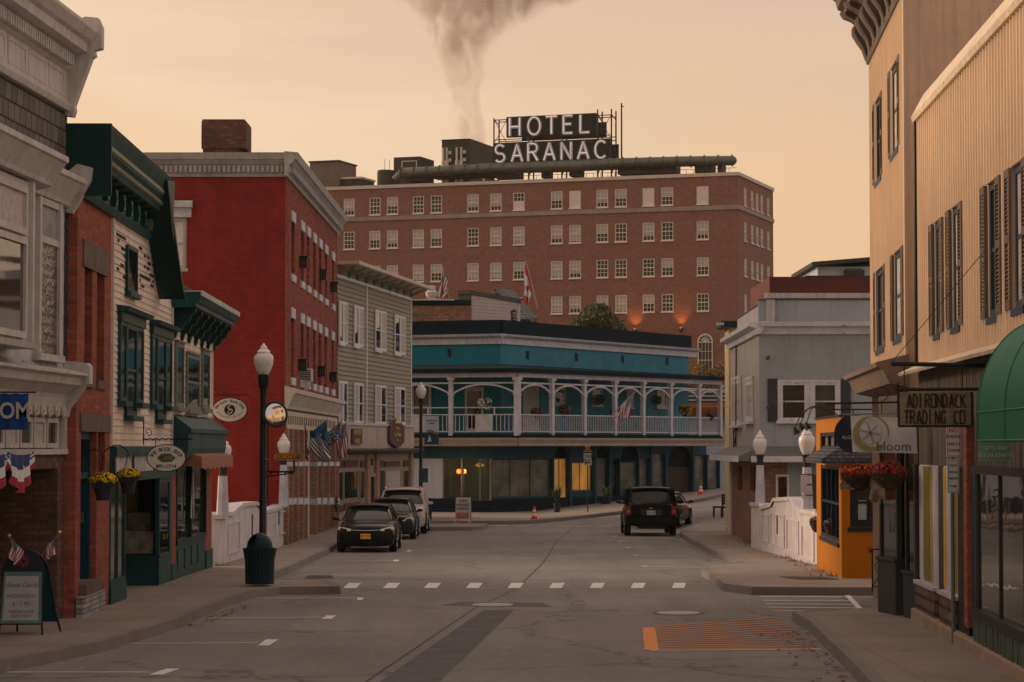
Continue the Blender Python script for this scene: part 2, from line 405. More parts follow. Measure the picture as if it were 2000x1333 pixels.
lk = [(-6.6, 14), (-6.55, 22)] + lk
p1 = W2([(665, 1145), (684, 1126), (686, 1112), (678, 1106)]); yb_ = lk[-1][1]
lk += [(p1[0][0], yb_ + .25), (p1[1][0], yb_ + 1.2), (p1[2][0], yb_ + 2.6), (p1[3][0], yb_ + 3.0)]
q = W2([(576, 1105), (664, 1058)]); lk += [(q[0][0], yb_ + 3.5), (q[1][0], q[1][1]), (-5.35, 84), (-5.3, 94.0), (-1.6, 95.0), (-1.1, 96.2), (-1.0, 99)]
strip_slab('pavement', lk, lambda y: -13.0, 14, 100, side=1)
rk0 = W2([(1700, 1330), (1609, 1240), (1580, 1212), (1548, 1195)]); rk = [(3.4, 14), (3.7, 22)] + rk0
y1_ = rk0[-1][1] + .9
rk += [(rk0[-1][0] + .9, y1_)]
strip_slab('pavement', rk, lambda y: 14.0, 14, y1_, side=-1)
rr = W2([(1415, 1140), (1370, 1112), (1374, 1104), (1442, 1099), (1409, 1081), (1368, 1062), (1343, 1050), (1328, 1040), (1334, 1033)])
ys0 = W2([(1640, 1147)])[0]
pts = [(ys0[0] + 1.2, ys0[1] - .3), (rr[0][0] + .4, ys0[1])]
cur = ys0[1]
for i, (x, y) in enumerate(rr):
    cur = max(cur + .2, y); pts.append((x, cur))
e_ = W2([(1366, 1016), (1419, 1012)]); pts += [(e_[0][0], max(cur + 1, e_[0][1])), (e_[1][0] + 2, max(cur + 2, e_[1][1] + 1)), (14, max(cur + 4, e_[1][1] + 4))]
strip_slab('pavement', pts, lambda y: 16.0, pts[0][1], pts[-1][1] - .1, side=-1)
# pavement in front of the porch building
def edge_slab(name, outer, inner, h=.15, kerb=.18):
    m = MB(); k = MB(); n = 40
    def res(l, t):
        L = [0]
        for a, b in zip(l, l[1:]): L.append(L[-1] + math.dist(a, b))
        s = t * L[-1]
        for i in range(len(l) - 1):
            if s <= L[i + 1] + 1e-9:
                f = (s - L[i]) / (L[i + 1] - L[i]); return (l[i][0] + (l[i + 1][0] - l[i][0]) * f, l[i][1] + (l[i + 1][1] - l[i][1]) * f)
        return l[-1]
    for i in range(n):
        a, b = i / n, (i + 1) / n; oa, ob, ia, ib = res(outer, a), res(outer, b), res(inner, a), res(inner, b)
        def mid(p, q, f): return (p[0] + (q[0] - p[0]) * f, p[1] + (q[1] - p[1]) * f)
        ka, kb = mid(oa, ia, kerb / max(.3, math.dist(oa, ia))), mid(ob, ib, kerb / max(.3, math.dist(ob, ib)))
        for j in range(3):
            P = [mid(ka, ia, j / 3), mid(kb, ib, j / 3), mid(kb, ib, (j + 1) / 3), mid(ka, ia, (j + 1) / 3)]
            m.poly([(x, y, gz(x, y) + h) for x, y in P])
        k.poly([(x, y, gz(x, y) + h + .004) for x, y in (oa, ob, kb, ka)])
        k.poly([(oa[0], oa[1], gz(*oa) + h + .004), (ob[0], ob[1], gz(*ob) + h + .004), (ob[0], ob[1], gz(*ob) - .05), (oa[0], oa[1], gz(*oa) - .05)])
    struct(name, m, CONC); struct('kerb', k, KERB)
GK = W2([(838, 1019), (900, 1018), (1000, 1018), (1060, 1015), (1150, 1006), (1227, 997), (1300, 985), (1370, 974), (1420, 963), (1520, 944)])
edge_slab('pavement', GK, [(-6, 126), (0, 126), (3, 129), (7, 135), (12, 142), (20, 152)])
# ------------------------------------------------------------------ markings
def flat(pts, off=.006): return [(p.x, p.y, gz(p.x, p.y) + off) for p in pts]
def seg(m, a, b, w, off=.006):
    A, B = on(*a), on(*b); d = (B - A); d.z = 0; n = max(1, int(d.length / 1.0)); d.normalize(); s = Vector((-d.y, d.x, 0)) * w / 2
    for i in range(n):
        p, q = A.lerp(B, i / n), A.lerp(B, (i + 1) / n); m.poly(flat([p - s, q - s, q + s, p + s], off))
def quadpx(m, pts, off=.006):
    P = [on(*p) for p in pts]; n = max(1, int(max((P[0] - P[3]).length, (P[1] - P[2]).length) / .8))
    for i in range(n): a, b = i / n, (i + 1) / n; m.poly(flat([P[0].lerp(P[3], a), P[1].lerp(P[2], a), P[1].lerp(P[2], b), P[0].lerp(P[3], b)], off))
m = MB()
for a, b, sq in (((0, 1314), (292, 1314), [(290, 1319), (318, 1319), (352, 1307), (325, 1307)]), ((235, 1257.5), (505, 1257), [(503, 1262), (526, 1262), (544, 1250), (520, 1250)]),
                 ((405, 1208), (632, 1206.5), [(628, 1210), (647, 1210), (657, 1203), (638, 1203)]), ((490, 1169), (698, 1168.5), [(697, 1173), (707, 1173), (711, 1168), (698, 1168)]),
                 ((612, 1097.5), (770, 1095.5), [(768, 1097), (778, 1097), (780, 1094), (770, 1094)])):
    k = MB(); seg(k, a, b, .09); quadpx(k, sq); struct('parking_line', k, LINE2)
for a, b in (((1194, 1048.4), (1260, 1049)), ((1206, 1057.6), (1305, 1058.5)), ((1222, 1070), (1345, 1071)), ((1236, 1085), (1385, 1087)), ((1253, 1106.5), (1372, 1109)), ((1420, 1140), (1330, 1140))):
    k = MB(); seg(k, a, b, .09 if a[0] < 1400 else .05); seg(k, (a[0], a[1]), (a[0] + 11, a[1]), .45); struct('parking_line', k, LINE2)
k = MB(); quadpx(k, [(793, 1078), (802, 1078), (804, 1075.5), (796, 1075.5)]); struct('parking_line', k, LINE2)
k = MB()
for x in (675, 752, 832, 914, 995, 1076, 1155, 1235, 1315):
    s_ = (995 - x) / 320 * 5
    quadpx(k, [(x - 4 + s_ * -.2, 1149.5), (x + 21, 1149.5), (x + 28 + s_ * .5, 1139.5), (x + 4 + s_ * .5, 1139.5)])
struct('crosswalk', k, LINE)
k = MB()
for x0, x1, y in ((820, 850, 1026), (868, 895, 1026), (915, 940, 1028), (960, 991, 1027.5), (1009, 1036, 1028), (1049, 1073, 1028), (1088, 1115, 1028.5), (1126, 1152, 1029), (1169, 1194, 1029.3), (1209, 1222, 1029.5)): seg(k, (x0, y), (x1, y - .6), .22)
struct('crosswalk', k, LINE2)
k = MB()
for (x0, y0), (x1, y1), w in (((1470, 1150), (1640, 1148), .1), ((1478, 1158), (1648, 1158.5), .12), ((1484, 1166), (1655, 1166.5), .11), ((1490, 1173.5), (1661, 1174), .1), ((1496, 1180.5), (1668, 1181.5), .1), ((1502, 1187), (1674, 1188.5), .1), ((1508, 1193), (1680, 1195), .07)): seg(k, (x0, y0), (x1, y1), w * 1.5)
seg(k, (1640, 1148), (1680, 1190), .1)
struct('crosswalk', k, LINE)
k = MB()
A0, A1, B1 = (1268, 1271), (1262, 1227), (1512, 1206)
n = 13
for i in range(n + 1):
    f = i / n; y = 1268 + (1207 - 1268) * f; x0 = 1284 - 2 * f; x1 = 1601 - 86 * f
    seg(k, (x0, y + (18 * f)), (x1, y), .08, .007)
seg(k, (1273, 1271), (1267, 1227), .19, .008)
struct('hatched_bay', k, ORNG)
k = MB(); seg(k, (1268, 1272), (1604, 1269.5), .08, .009); struct('parking_line', k, LINE2)
# tar patches, joints
TAR = paint('tar_patch', px(78, 68, 61), .85, .35, 2, bmp=.4)
k = MB(); quadpx(k, [(742, 1333), (858, 1333), (1004, 1192), (944, 1192)], .003); struct('road_patch', k, TAR)
k = MB(); quadpx(k, [(862, 1183), (1080, 1186), (1060, 1178), (900, 1176)], .0035); struct('road_patch', k, TAR)
k = MB()
for l in ([(715, 1333), (925, 1190), (1010, 1150), (1060, 1100), (1085, 1060), (1120, 1030)], [(560, 1095), (900, 1090), (1300, 1094)], [(690, 1115), (1000, 1113), (1360, 1117)]):
    for a, b in zip(l, l[1:]): seg(k, a, b, .03, .004)
struct('road_seam', k, paint('tar', px(34, 30, 28), .6))
def disc(cx, cy, rx, ry, n, off):
    return flat([on(cx + rx * cos(2 * pi * i / n), cy + ry * sin(2 * pi * i / n)) for i in range(n)], off)
IRON = paint('cast_iron', px(120, 100, 88), .45, .3, 6, metal=.6, bmp=.6)
for cx, cy, rx in ((962, 1182, 41), (1325, 1198, 43)):
    k = MB(); k.poly(disc(cx, cy, rx, 3.6, 28, .008)); k2 = MB(); k2.poly(disc(cx, cy, rx * 1.18, 4.4, 28, .005))
    e = empty('manhole', on(cx, cy), 0, 'round iron manhole cover ' + ('in the dark patch in the middle of the road' if cx < 1000 else 'near the orange hatched parking bay'), 'manhole cover', 'manhole covers in the road')
    for mm, nm, mt in ((k2, 'ring', TAR), (k, 'cover', IRON)):
        o = mm.build(nm, mt); o.parent = e; o.matrix_parent_inverse = Matrix.Translation(-e.location)
# tactile plates at the crossing
k = MB(); quadpx(k, [(594, 1146), (652, 1146), (648, 1139), (600, 1139)]); struct('tactile_paving', MB().poly([(p[0], p[1], p[2] + .155) for p in k.v]), paint('tactile', px(66, 50, 42), .8))
k = MB(); quadpx(k, [(1560, 1147), (1640, 1147), (1610, 1142), (1520, 1141)]); struct('tactile_paving', MB().poly([(p[0], p[1], p[2] + .155) for p in k.v]), MATS['tactile'])
# debris: fallen leaves along the right kerb
k = MB(); rl = random.Random(3)
for _ in range(150):
    t_ = rl.random(); a, b = rk0[0], rk0[2]; x = a[0] + (b[0] - a[0]) * t_ - abs(rl.gauss(0, .25)) - .05; y = a[1] + (b[1] - a[1]) * t_
    if rl.random() < .4: x = lk[4][0] + rl.uniform(.05, .4) + (lk[6][0] - lk[4][0]) * (f2 := rl.random()); y = lk[4][1] + (lk[6][1] - lk[4][1]) * f2
    s_ = rl.uniform(.02, .05); an = rl.random() * 6; z = gz(x, y) + .012
    k.poly([(x + s_ * cos(an + q_), y + s_ * sin(an + q_), z + rl.uniform(0, .02)) for q_ in (0, 1.6, 3.1, 4.7)])
tag(k.build('fallen_leaves', paint('dry_leaf', px(92, 55, 34), .9, .5, 9)), 'dry brown leaves gathered along the kerb', None, None, 'stuff')
# ------------------------------------------------------------------ shared materials
GL = {'dark': glass('dark_glass', (.010, .014, .016)), 'mid': glass('grey_glass', (.03, .036, .038), .06),
      'blind': paint('white_blind', px(196, 165, 145), .7, .12, 3), 'sky': glass('sky_glass', (.05, .05, .05), .03, spec=1.0, wav=.05),
      'shop': glass('shop_glass', (.014, .018, .017), .03, tint=(.05, .05, .042)), 'curtain': paint('net_curtain', px(150, 124, 108), .5, .35, 6)}
WHITE = paint('white_trim', px(158, 134, 117), .55, .18, 2, streak=.45, grime=.3)
CREAM = paint('cream_clapboard', px(186, 150, 124), .65, .2, 1.2, streak=.3, grime=.35)
GREEN = paint('green_trim', px(16, 48, 42), .5, .25, 2, streak=.3, chip=px(70, 80, 70))
DGREEN = paint('dark_green_metal', px(5, 36, 32), .45, .25, 1, streak=.3)
BLACK = paint('black_metal', px(20, 22, 24), .4, .2, 4)
BRB = brick('red_brick', px(148, 68, 44), px(112, 50, 36), px(100, 66, 52))
BRD = brick('brown_brick', px(104, 66, 50), px(72, 44, 36), px(70, 54, 46), .22, .085, .014)
STONE = paint('brownstone', px(92, 70, 58), .85, .4, 2.5, streak=.4, bmp=.6)
SHING = brick('slate_shingle', px(104, 88, 72), px(78, 66, 56), px(24, 22, 22), .32, .26, .018, stain=.7, off=.5)
GRAYST = paint('grey_block', px(44, 44, 44), .85, .4, 5, bmp=.9)
def XL(Y): return -6.01 - .018 * Y
def YL(p): return 6.01 / ((1000 - p) / 4722 - .018)
zb = -1.6
# ------------------------------------------------------------------ A: white-trimmed bay front
b = Fac('shop_building', (-7.33, 28), (-6.85, 37.05), 'three storey building with white cornice, slate shingle wall and glass block bay window')
A = b; L = b.L
m = MB(); zc0 = b.z(127, 218); zbay1 = b.z(127, 345); zbay0 = b.z(120, 402)
m.box(-6, L, 0, 10, zbay0, zc0 + 1.2); m.build('wall', SHING, b.o)
m = MB(); z0 = zc0                                                    # main cornice
prof = [(.02, z0), (-.07, z0), (-.1, z0 + .08), (-.05, z0 + .14), (-.04, z0 + .60), (-.09, z0 + .64), (-.10, z0 + .84), (-.34, z0 + .90), (-.36, z0 + 1.03), (-.42, z0 + 1.07), (-.50, z0 + 1.2), (-.5, z0 + 1.25), (.02, z0 + 1.28)]
m.pr(prof, -6, L - .02, 'x')
for i in range(90): 
    u = -3 + i * .13
    if u < L - .3: m.box(u, u + .065, -.20, -.08, z0 + .66, z0 + .83)
for i in range(9):
    u = L - .55 - 1.15 * (i + 1) + .3
    m.box(u, u + 1.0, -.055, -.03, z0 + .2, z0 + .24); m.box(u, u + 1.0, -.055, -.03, z0 + .52, z0 + .56); m.box(u, u + .05, -.055, -.03, z0 + .24, z0 + .52); m.box(u + .95, u + 1.0, -.055, -.03, z0 + .24, z0 + .52)
c = m.build('cornice', WHITE, b.o)
m = MB(); m.pr([(.02, z0 - .06), (-.12, z0 - .08), (-.15, z0 + .02), (-.14, z0 + .1), (-.40, z0 + .82), (-.46, z0 + .86), (-.44, z0 + .94), (-.56, z0 + .97), (-.56, z0 + 1.30), (-.5, z0 + 1.44), (-.3, z0 + 1.46), (.02, z0 + 1.30)], L - .16, L + .03, 'x')
m.build('corner_bracket', WHITE, c)
m = MB()                                                              # rough stone edge strip
for i in range(18):
    z = zbay0 - 2.6 + i * .16; m.box(L - .22, L + .012 + (i % 2) * .012, -.02 - (i % 3) * .008, .2, z, z + .145)
m.build('stone_edge', GRAYST, b.o)
# bay window
ub = b.u(62); ue = b.u(116); zt = b.z(64, 345); zs = b.z(64, 675)
m = MB()
pz = [(.0, zbay0 - .02), (-.10, zbay0), (-.12, zbay0 + .06), (-.16, zbay0 + .12), (-.30, zbay0 + .32), (-.34, zbay0 + .34), (-.34, zbay0 + .42), (.0, zbay0 + .5)]
m.pr(pz, ub - .4, L - .02, 'x')
m.pr([(y - .32 if y < 0 else y, z + .04) for y, z in pz], -6, ub - .62, 'x')
# angled return of the bay cornice
a0 = len(m.v)
for (y, z), (y2, z2) in zip(pz, pz[1:]):
    m.poly([(ub - .4, y, z), (ub - .62, y - .32 if y < 0 else y, z + .04), (ub - .62, y2 - .32 if y2 < 0 else y2, z2 + .04), (ub - .4, y2, z2)])
m.build('bay_cornice', WHITE, b.o)
m = MB(); m.pr([(.0, zbay0 - .08), (-.12, zbay0 - .1), (-.4, zbay0 + .4), (-.42, zbay0 + .6), (-.2, zbay0 + .66), (0, zbay0 + .5)], L - .15, L + .02, 'x'); m.build('bay_bracket', WHITE, b.o)
WPAN = paint('white_panel', px(150, 132, 122), .6, .25, 3, streak=.5)
DIAM = paint('pressed_panel', px(128, 112, 102), .7, .25, 2, streak=.5, grime=.6)
zA = b.z(64, 738)
m = MB(); m.box(-6, L - .2, -.02, .3, zA - .1, zbay0 - .02); m.build('bay_wall', WPAN, b.o)
zg1, zg0 = b.z(66, 471), b.z(66, 690); ug0, ug1 = b.u(66), b.u(102)
m = MB()
for u in (ug0 - .12, ug1): m.box(u, u + .12, -.1, -.02, zg0 - .06, zbay0 - .02)
m.box(ug0 - .2, ug1 + .2, -.14, -.02, zg0 - .1, zg0); m.box(ug0, ug1, -.08, -.02, zg1, zg1 + .1); m.box(ug0, ug1, -.08, -.02, zbay0 - .12, zbay0 - .02)
o = m.build('window', WHITE, b.o)
GB, t_, bb = newmat('glass_block'); v_ = vec(t_, 'wall')
n_ = nn(t_, 'ShaderNodeTexBrick', offset=0.0, i_Scale=1.0); link(t_, v_, n_.inputs['Vector']); n_.inputs['Brick Width'].default_value = .26; n_.inputs['Row Height'].default_value = .145; n_.inputs['Mortar Size'].default_value = .014; n_.inputs['Mortar Smooth'].default_value = .3
link(t_, mixc(t_, n_.outputs['Fac'], mixc(t_, rng(t_, noise(t_, v_, 5, 3), .4, .6, 0, 1), (.03, .03, .03), (.16, .13, .1)), (.02, .018, .016)), bb.inputs['Base Color']); bb.inputs['Roughness'].default_value = .12
bump(t_, bb, mth(t_, 'ADD', noise(t_, v_, 9, 2), mth(t_, 'MULTIPLY', n_.outputs['Fac'], -.6)), .9, .03)
MB().box(ug0, ug1, -.05, -.03, zg0, zg1).build('pane', GB, o)
m = MB(); zz0, zz1 = zg1 + .1, zbay0 - .12; cu, cz = (ug0 + ug1) / 2, (zz0 + zz1) / 2
for p, q in (((ug0, zz0), (ug1, zz0)), ((ug1, zz0), (ug1, zz1)), ((ug1, zz1), (ug0, zz1)), ((ug0, zz1), (ug0, zz0))): m.poly([(p[0], -.035, p[1]), (q[0], -.035, q[1]), (cu, -.09, cz)])
m.build('diamond_panel', DIAM, b.o)
# the big bay sash
D = -.34; u0, u1 = b.u(-60, D), b.u(50, D); z1 = b.z(50, 470, D); z00 = b.z(50, 668, D)
m = MB(); ux = u1 + .12; m.box(-6, ux, D + .02, -.03, z00 - .1, zbay0); m.box(ux, ux + .1, D - .05, D + .2, z00, zbay0)
m.pr([(D, z00 - .1), (D - .14, z00 - .1), (D - .16, z00 - .02), (D, z00)], -6, ux + .08, 'x'); m.build('bay', WHITE, b.o)
for k in range(3):
    a = u1 - (k + 1) * 2.25
    o = window(b.o, (a, a + 2.1, z00 + .04, z1 + .02), D, WHITE, GL['sky'], t=.09, proud=.05, ny=1, sill=0, depth=.02)
    o = window(b.o, (a, a + 2.1, z1 + .06, zbay0 - .1), D, WHITE, GL['curtain'], t=.09, proud=.05, ny=1, sill=0, depth=.02, name='transom')
m = MB(); zp1, zp0 = zg0 - .12, b.z(66, 738)                            # pressed diamond apron under the glass block
for k in range(8):
    a = ug1 + .15 - k * 1.05; bq = a - 1.0; cu, cz = (a + bq) / 2, (zp0 + zp1) / 2 + .02
    for p, q in (((bq, zp0), (a, zp0)), ((a, zp0), (a, zp1)), ((a, zp1), (bq, zp1)), ((bq, zp1), (bq, zp0))): m.poly([(p[0], -.03, p[1]), (q[0], -.03, q[1]), (cu, -.13, cz)])
m.build('apron_panel', DIAM, b.o)
# storefront cornice
zs1 = b.z(127, 731); zs0 = b.z(127, 797)
m = MB(); m.pr([(0, zs0), (-.06, zs0), (-.08, zs0 + .14), (-.1, zs0 + .2), (-.22, zs0 + .3), (-.30, zs0 + .34), (-.32, zs0 + .44), (-.40, zs0 + .48), (-.4, zs0 + .52), (0, zs0 + .6)], -6, L - .02, 'x')
c = m.build('storefront_cornice', WHITE, b.o)
m = MB(); m.pr([(0, zs0 - .16), (-.07, zs0 - .14), (-.10, zs0 - .02), (-.34, zs0 + .34), (-.42, zs0 + .36), (-.42, zs0 + .62), (-.38, zs0 + .68), (0, zs0 + .72)], L - .2, L + .04, 'x'); m.build('corner_bracket', WHITE, c)
zf0 = b.z(127, 812)
m = MB(); m.box(-6, L, -.0, 10, zf0 - .02, zbay0 - .02); m.build('storefront_wall', WPAN, b.o)
m = MB(); m.box(-6, L - .02, -.05, 0, zf0, zs0 - .003)
for k in range(18):
    u = L - .35 - k * .42; m.lathe([(.0, 0), (.12, 0), (.13, .02), (.09, .04), (.05, .03), (.03, .05), (0, .05)], (0, 0, 0), 14, 1, .8); a0 = len(m.v) - 7 * 14
    m.xf(Matrix.Translation((u, -.05, (zf0 + zs0) / 2 + .0)) @ Matrix.Rotation(pi / 2, 4, 'X'), a0)
m.build('frieze', WHITE, b.o)
zt1, zt0 = zf0 - .02, b.z(110, 880)
m = MB(); m.box(-6, L, -.06, 9.9, zt0 - .06, zt0 + .02); m.box(L - .14, L, -.04, 9.9, zt0 + .02, zt1); m.build('transom_sill', WHITE, b.o)
m = MB(); m.box(-6, L - .14, .06, 9.9, zt0, zt1); m.build('transom_wall', WPAN, b.o)
for k in range(7):
    a = b.u(92) - .03 - k * .78
    window(b.o, (a, a + .7, zt0 + .04, zt1 - .03), .05, WHITE, GL['curtain'] if k % 2 else GL['mid'], t=.07, proud=.06, ny=1, sill=0, depth=.0, name='transom')
zl = b.z(120, 915); up = b.u(78); uw = b.u(113)                          # brick pier and lintel
m = MB(); m.box(-6, L - .004, -.0, .9, zl, zt0 - .06); m.box(uw, L - .004, 0, 9.8, zb, zl); m.build('brick_pier', BRD, b.o)
FR = paint('bronze_frame', px(92, 78, 64), .5)
m = MB(); zst = b.z(10, 1165, .9)
for u in (uw - .15, uw - 1.7, uw - 3.4): m.box(u, u + .07, .86, .95, zst, zl)
m.box(-6, uw, .84, .96, zst - .08, zst); m.box(-6, uw, .84, .96, zl - .06, zl)
o = m.build('shop_window', FR, b.o); MB().box(-6, uw, .92, .94, zst, zl).build('pane', GL['shop'], o)
m = MB(); m.box(-6, uw, .9, 1.0, zb, zst - .08); m.build('bulkhead', BRD, b.o)
# ------------------------------------------------------------------ B: narrow brick with green cornice
YB = YL(215)
b = Fac('brick_building', (XL(37.05), 37.05), (XL(YB), YB), 'narrow red brick building with two tall dark slot windows')
B = b; L = b.L
zt = b.z(149, 372); zwt, zwb = b.z(162, 520), b.z(162, 738)
u1, u2, u3, u4 = b.u(163), b.u(178), b.u(187), b.u(202)
zd1 = b.z(157, 843); ud0, ud1 = b.u(158), b.u(189)
holes = [(u1, u2, zwb, zwt), (u3, u4, zwb, zwt), (ud0, ud1, zb, zd1), (b.u(191), b.u(205), b.z(191, 962), zd1)]
m = MB(); wall(m, 0, L, zb, zt + .5, holes, rev=.3); shell(m, 0, L, zb, zt + .5, 10); m.build('wall', BRB, b.o)
for (a, c) in ((u1, u2), (u3, u4)): window(b.o, (a, c, zwb, zwt), .2, GREEN, GL['dark'], t=.05, proud=.02, sill=0, depth=.05)
m = MB(); m.box(u1 - .25, u4 + .25, -.03, .05, zwt, zwt + .42); m.build('lintel', STONE, b.o)
m = MB(); m.box(u1 - .1, u2 + .08, -.05, .1, zwb - .14, zwb); m.box(u3 - .08, u4 + .1, -.05, .1, zwb - .14, zwb); m.build('sill', STONE, b.o)
m = MB(); m.box(ud0 - .15, L - .05, -.03, .05, zd1, zd1 + .28); m.build('lintel', STONE, b.o)
TEALD = paint('teal_door_paint', px(12, 44, 50), .45, .3, 3)
m = MB(); z0 = b.z(160, 1140)
m.box(ud0, ud0 + .1, .1, .3, z0, zd1); m.box(ud1 - .1, ud1, .1, .3, z0, zd1); m.box(ud0 + .1, ud1 - .1, .1, .3, zd1 - .12, zd1); m.box(ud0 + .1, ud1 - .1, .12, .28, zd1 - .75, zd1 - .65)
f = m.build('door_frame', TEALD, b.o)
m = MB(); m.box(ud0 + .1, ud1 - .1, .24, .28, z0, zd1 - .75)
for k in range(4): m.box(ud0 + .25, ud1 - .25, .225, .24, z0 + .15 + k * .33, z0 + .4 + k * .33)
d = m.build('door', TEALD, f); MB().box(ud1 - .24, ud1 - .2, .17, .24, z0 + .9, z0 + 1.08).build('handle', paint('brass', px(120, 96, 60), .35, metal=.8), d)
MB().box(ud0 + .1, ud1 - .1, .25, .27, zd1 - .65, zd1 - .12).build('pane', GL['dark'], f)
window(b.o, holes[3], .2, TEALD, GL['dark'], t=.05, ny=1, sill=0)
m = MB(); m.box(ud0 - .1, ud1 + .05, -.12, .3, b.z(158, 1170), z0); m.build('step', STONE, b.o)
WBR = brick('white_brick', px(150, 132, 122), px(110, 90, 80), px(80, 60, 50))
m = MB(); m.box(-.02, ud1 + .1, -.14, -.02, zb, b.z(150, 1166)); m.build('brick_base', WBR, b.o)
# ------------------------------------------------------------------ C: clapboard shop with the green bracketed cornice
YC = YL(334)
def clap(m, u0, u1, z0, z1, pitch=.115, y=0.0, proud=.022, cut=None):
    z = z0; k = 0
    while z < z1 - .01:
        zz = min(z1, z + pitch); a, c = u0, u1
        if cut:
            lim = cut((z + zz) / 2)
            if lim is not None: c = min(c, lim)
        if c > a: m.poly([(a, y - proud, z), (c, y - proud, z), (c, y - .003, zz), (a, y - .003, zz)]); m.poly([(a, y - proud, z), (a, y, z), (c, y, z), (c, y - proud, z)])
        z = zz
b = Fac('clapboard_shop', (XL(YB) + .0, YB + .02), (XL(YC), YC), 'cream clapboard shop with peeling paint under a bracketed dark green cornice')
Cb = b; L = b.L
zf = b.z(216, 872); ztop = b.z(216, 395)
# eave line of the raked right side
ur0, zr0 = b.p(283, 432); ur1, zr1 = b.p(308, 580)
def cutl(z): return None if z < zr1 else ur1 + (ur0 - ur1) * (z - zr1) / (zr0 - zr1)
m = MB(); zl = b.z(330, 580)
m.poly([(0, 0, zf), (L, 0, zf), (L, 0, zl), (ur1, 0, zr1), (ur0, 0, zr0), (ur0, 0, ztop + .5), (0, 0, ztop + .5)])
shell(m, 0, L, zb, zl - .3, 10)
clap(m, .02, L - .02, zf, ztop, cut=cutl)
SID = paint('peeling_clapboard', px(170, 143, 118), .65, .18, 1.2, streak=.35, chip=px(60, 48, 40), grime=.4)
m.build('siding', CREAM, b.o)
m = MB(); m.box(-.02, .07, -.05, 0, zf, ztop); m.box(L - .08, L, -.05, 0, zf, zl); m.build('corner_board', CREAM, b.o)
m = MB()                                                             # ghost of the old painted lettering: dark weathered strips
rg = random.Random(5)
for k in range(60):
    u = b.u(rg.uniform(222, 300)); z = b.z(216, rg.choice([452, 463, 475, 486, 497, 509, 520, 531])) - .02
    if abs(u - b.u(252)) < .9 and z < b.z(243, 470): continue
    if u > 5.4: continue
    m.box(u, u + rg.uniform(.1, .5), -.028, -.02, z, z + .05)
m.build('faded_lettering', paint('weathered_wood', px(52, 44, 38), .9, .4, 6), b.o)
# small tilted window
r = b.r(243, 260, 478, 568); window(b.o, r, -.03, GREEN, GL['dark'], t=.06, ny=1, sill=.06, depth=.01, name='attic_window')
# cornice over B and C (a part of C)
yo = -.44; u_s = -(YB + .02 - 37.05) * 1.0 / cos(0) + .0
us = b.p(162, 351)[0] * 0 - (math.dist((XL(37.05), 37.05), (XL(YB), YB + .02)))
zc1 = b.z(212, 247, yo) + .0; zc0 = b.z(200, 285, yo); zf1 = b.z(150, 372); ue = b.u(283) + .05
zc1 = A.z(127, 250) + .06; 
zfr = zf1 + .02; zt_ = zc1
m = MB(); prof = [(0, zt_ - .62), (-.30, zt_ - .60), (-.34, zt_ - .50), (-.36, zt_ - .42), (-.42, zt_ - .36), (-.42, zt_ - .24), (-.50, zt_ - .06), (-.52, zt_), (0, zt_ + .02)]
m.pr(prof, us - .05, ue, 'x'); m.box(us, ue, -.05, 0, zfr - .04, zt_ - .6); m.pr([(0, zfr - .1), (-.07, zfr - .1), (-.12, zfr), (-.06, zfr + .05), (0, zfr + .05)], us, ue, 'x')
YGR = paint('aged_gilt_green', px(94, 88, 60), .5, .3, 3)
cor = m.build('cornice', GREEN, b.o)
m = MB(); m.pr([(-.425, zt_ - .33), (-.44, zt_ - .33), (-.44, zt_ - .26), (-.425, zt_ - .26)], us, ue, 'x'); m.pr([(-.345, zt_ - .52), (-.375, zt_ - .50), (-.385, zt_ - .45), (-.355, zt_ - .45)], us, ue, 'x'); m.build('gilt_band', YGR, cor)
MB().box(us - .06, us, -.52, 3.5, zfr - .1, zt_ + .02).build('end_board', DGREEN, cor)
nb = 9
for i in range(nb):
    u = us + .35 + (ue - us - .6) * i / (nb - 1)
    m = MB(); m.pr([(-.05, zfr + .05), (-.13, zfr + .06), (-.15, zfr + .2), (-.12, zfr + .34), (-.2, zfr + .46), (-.30, zt_ - .62), (-.05, zt_ - .62)], u, u + .11, 'x')
    m.build('bracket', GREEN if i not in (0, nb - 1) else YGR, cor)
    if i < nb - 1:
        MB().box(u + .3, u + .3 + (ue - us - .6) / (nb - 1) * .42, -.065, -.05, zfr + .14, zfr + .44).build('cornice_panel', paint('pale_panel', px(140, 128, 108), .6, .3, 4), cor)
# raked dark green roof slope
m = MB()
P0 = b.p(283, 352, -.5); pa = (ue + .0, zt_ + .02); 
q0, q1 = b.p(325, 352, -.5), b.p(353, 550, -.5); w0, w1 = b.p(290, 432, -.0), b.p(311, 585, -.0)
m.add([(q0[0], -.52, q0[1]), (q1[0], -.52, q1[1]), (w1[0], -.5, w1[1]), (w0[0], -.5, w0[1] - .1),
       (q0[0], 6, q0[1]), (q1[0], 6, q1[1]), (w1[0], 6, w1[1]), (w0[0], 6, w0[1] - .1)], [(0, 1, 2, 3), (0, 4, 5, 1), (4, 7, 6, 5), (3, 2, 6, 7), (1, 5, 6, 2)])
m.poly([(ue, -.52, zt_), (q0[0], -.52, q0[1]), (w0[0], -.5, w0[1] - .1), (ue, -.5, zfr - .1)]); m.poly([(ue, -.52, zt_ + .01), (q0[0], -.52, q0[1] + .01), (q0[0], 6, q0[1] + .01), (ue, 6, zt_ + .01)])
m.build('raked_roof', DGREEN, b.o)
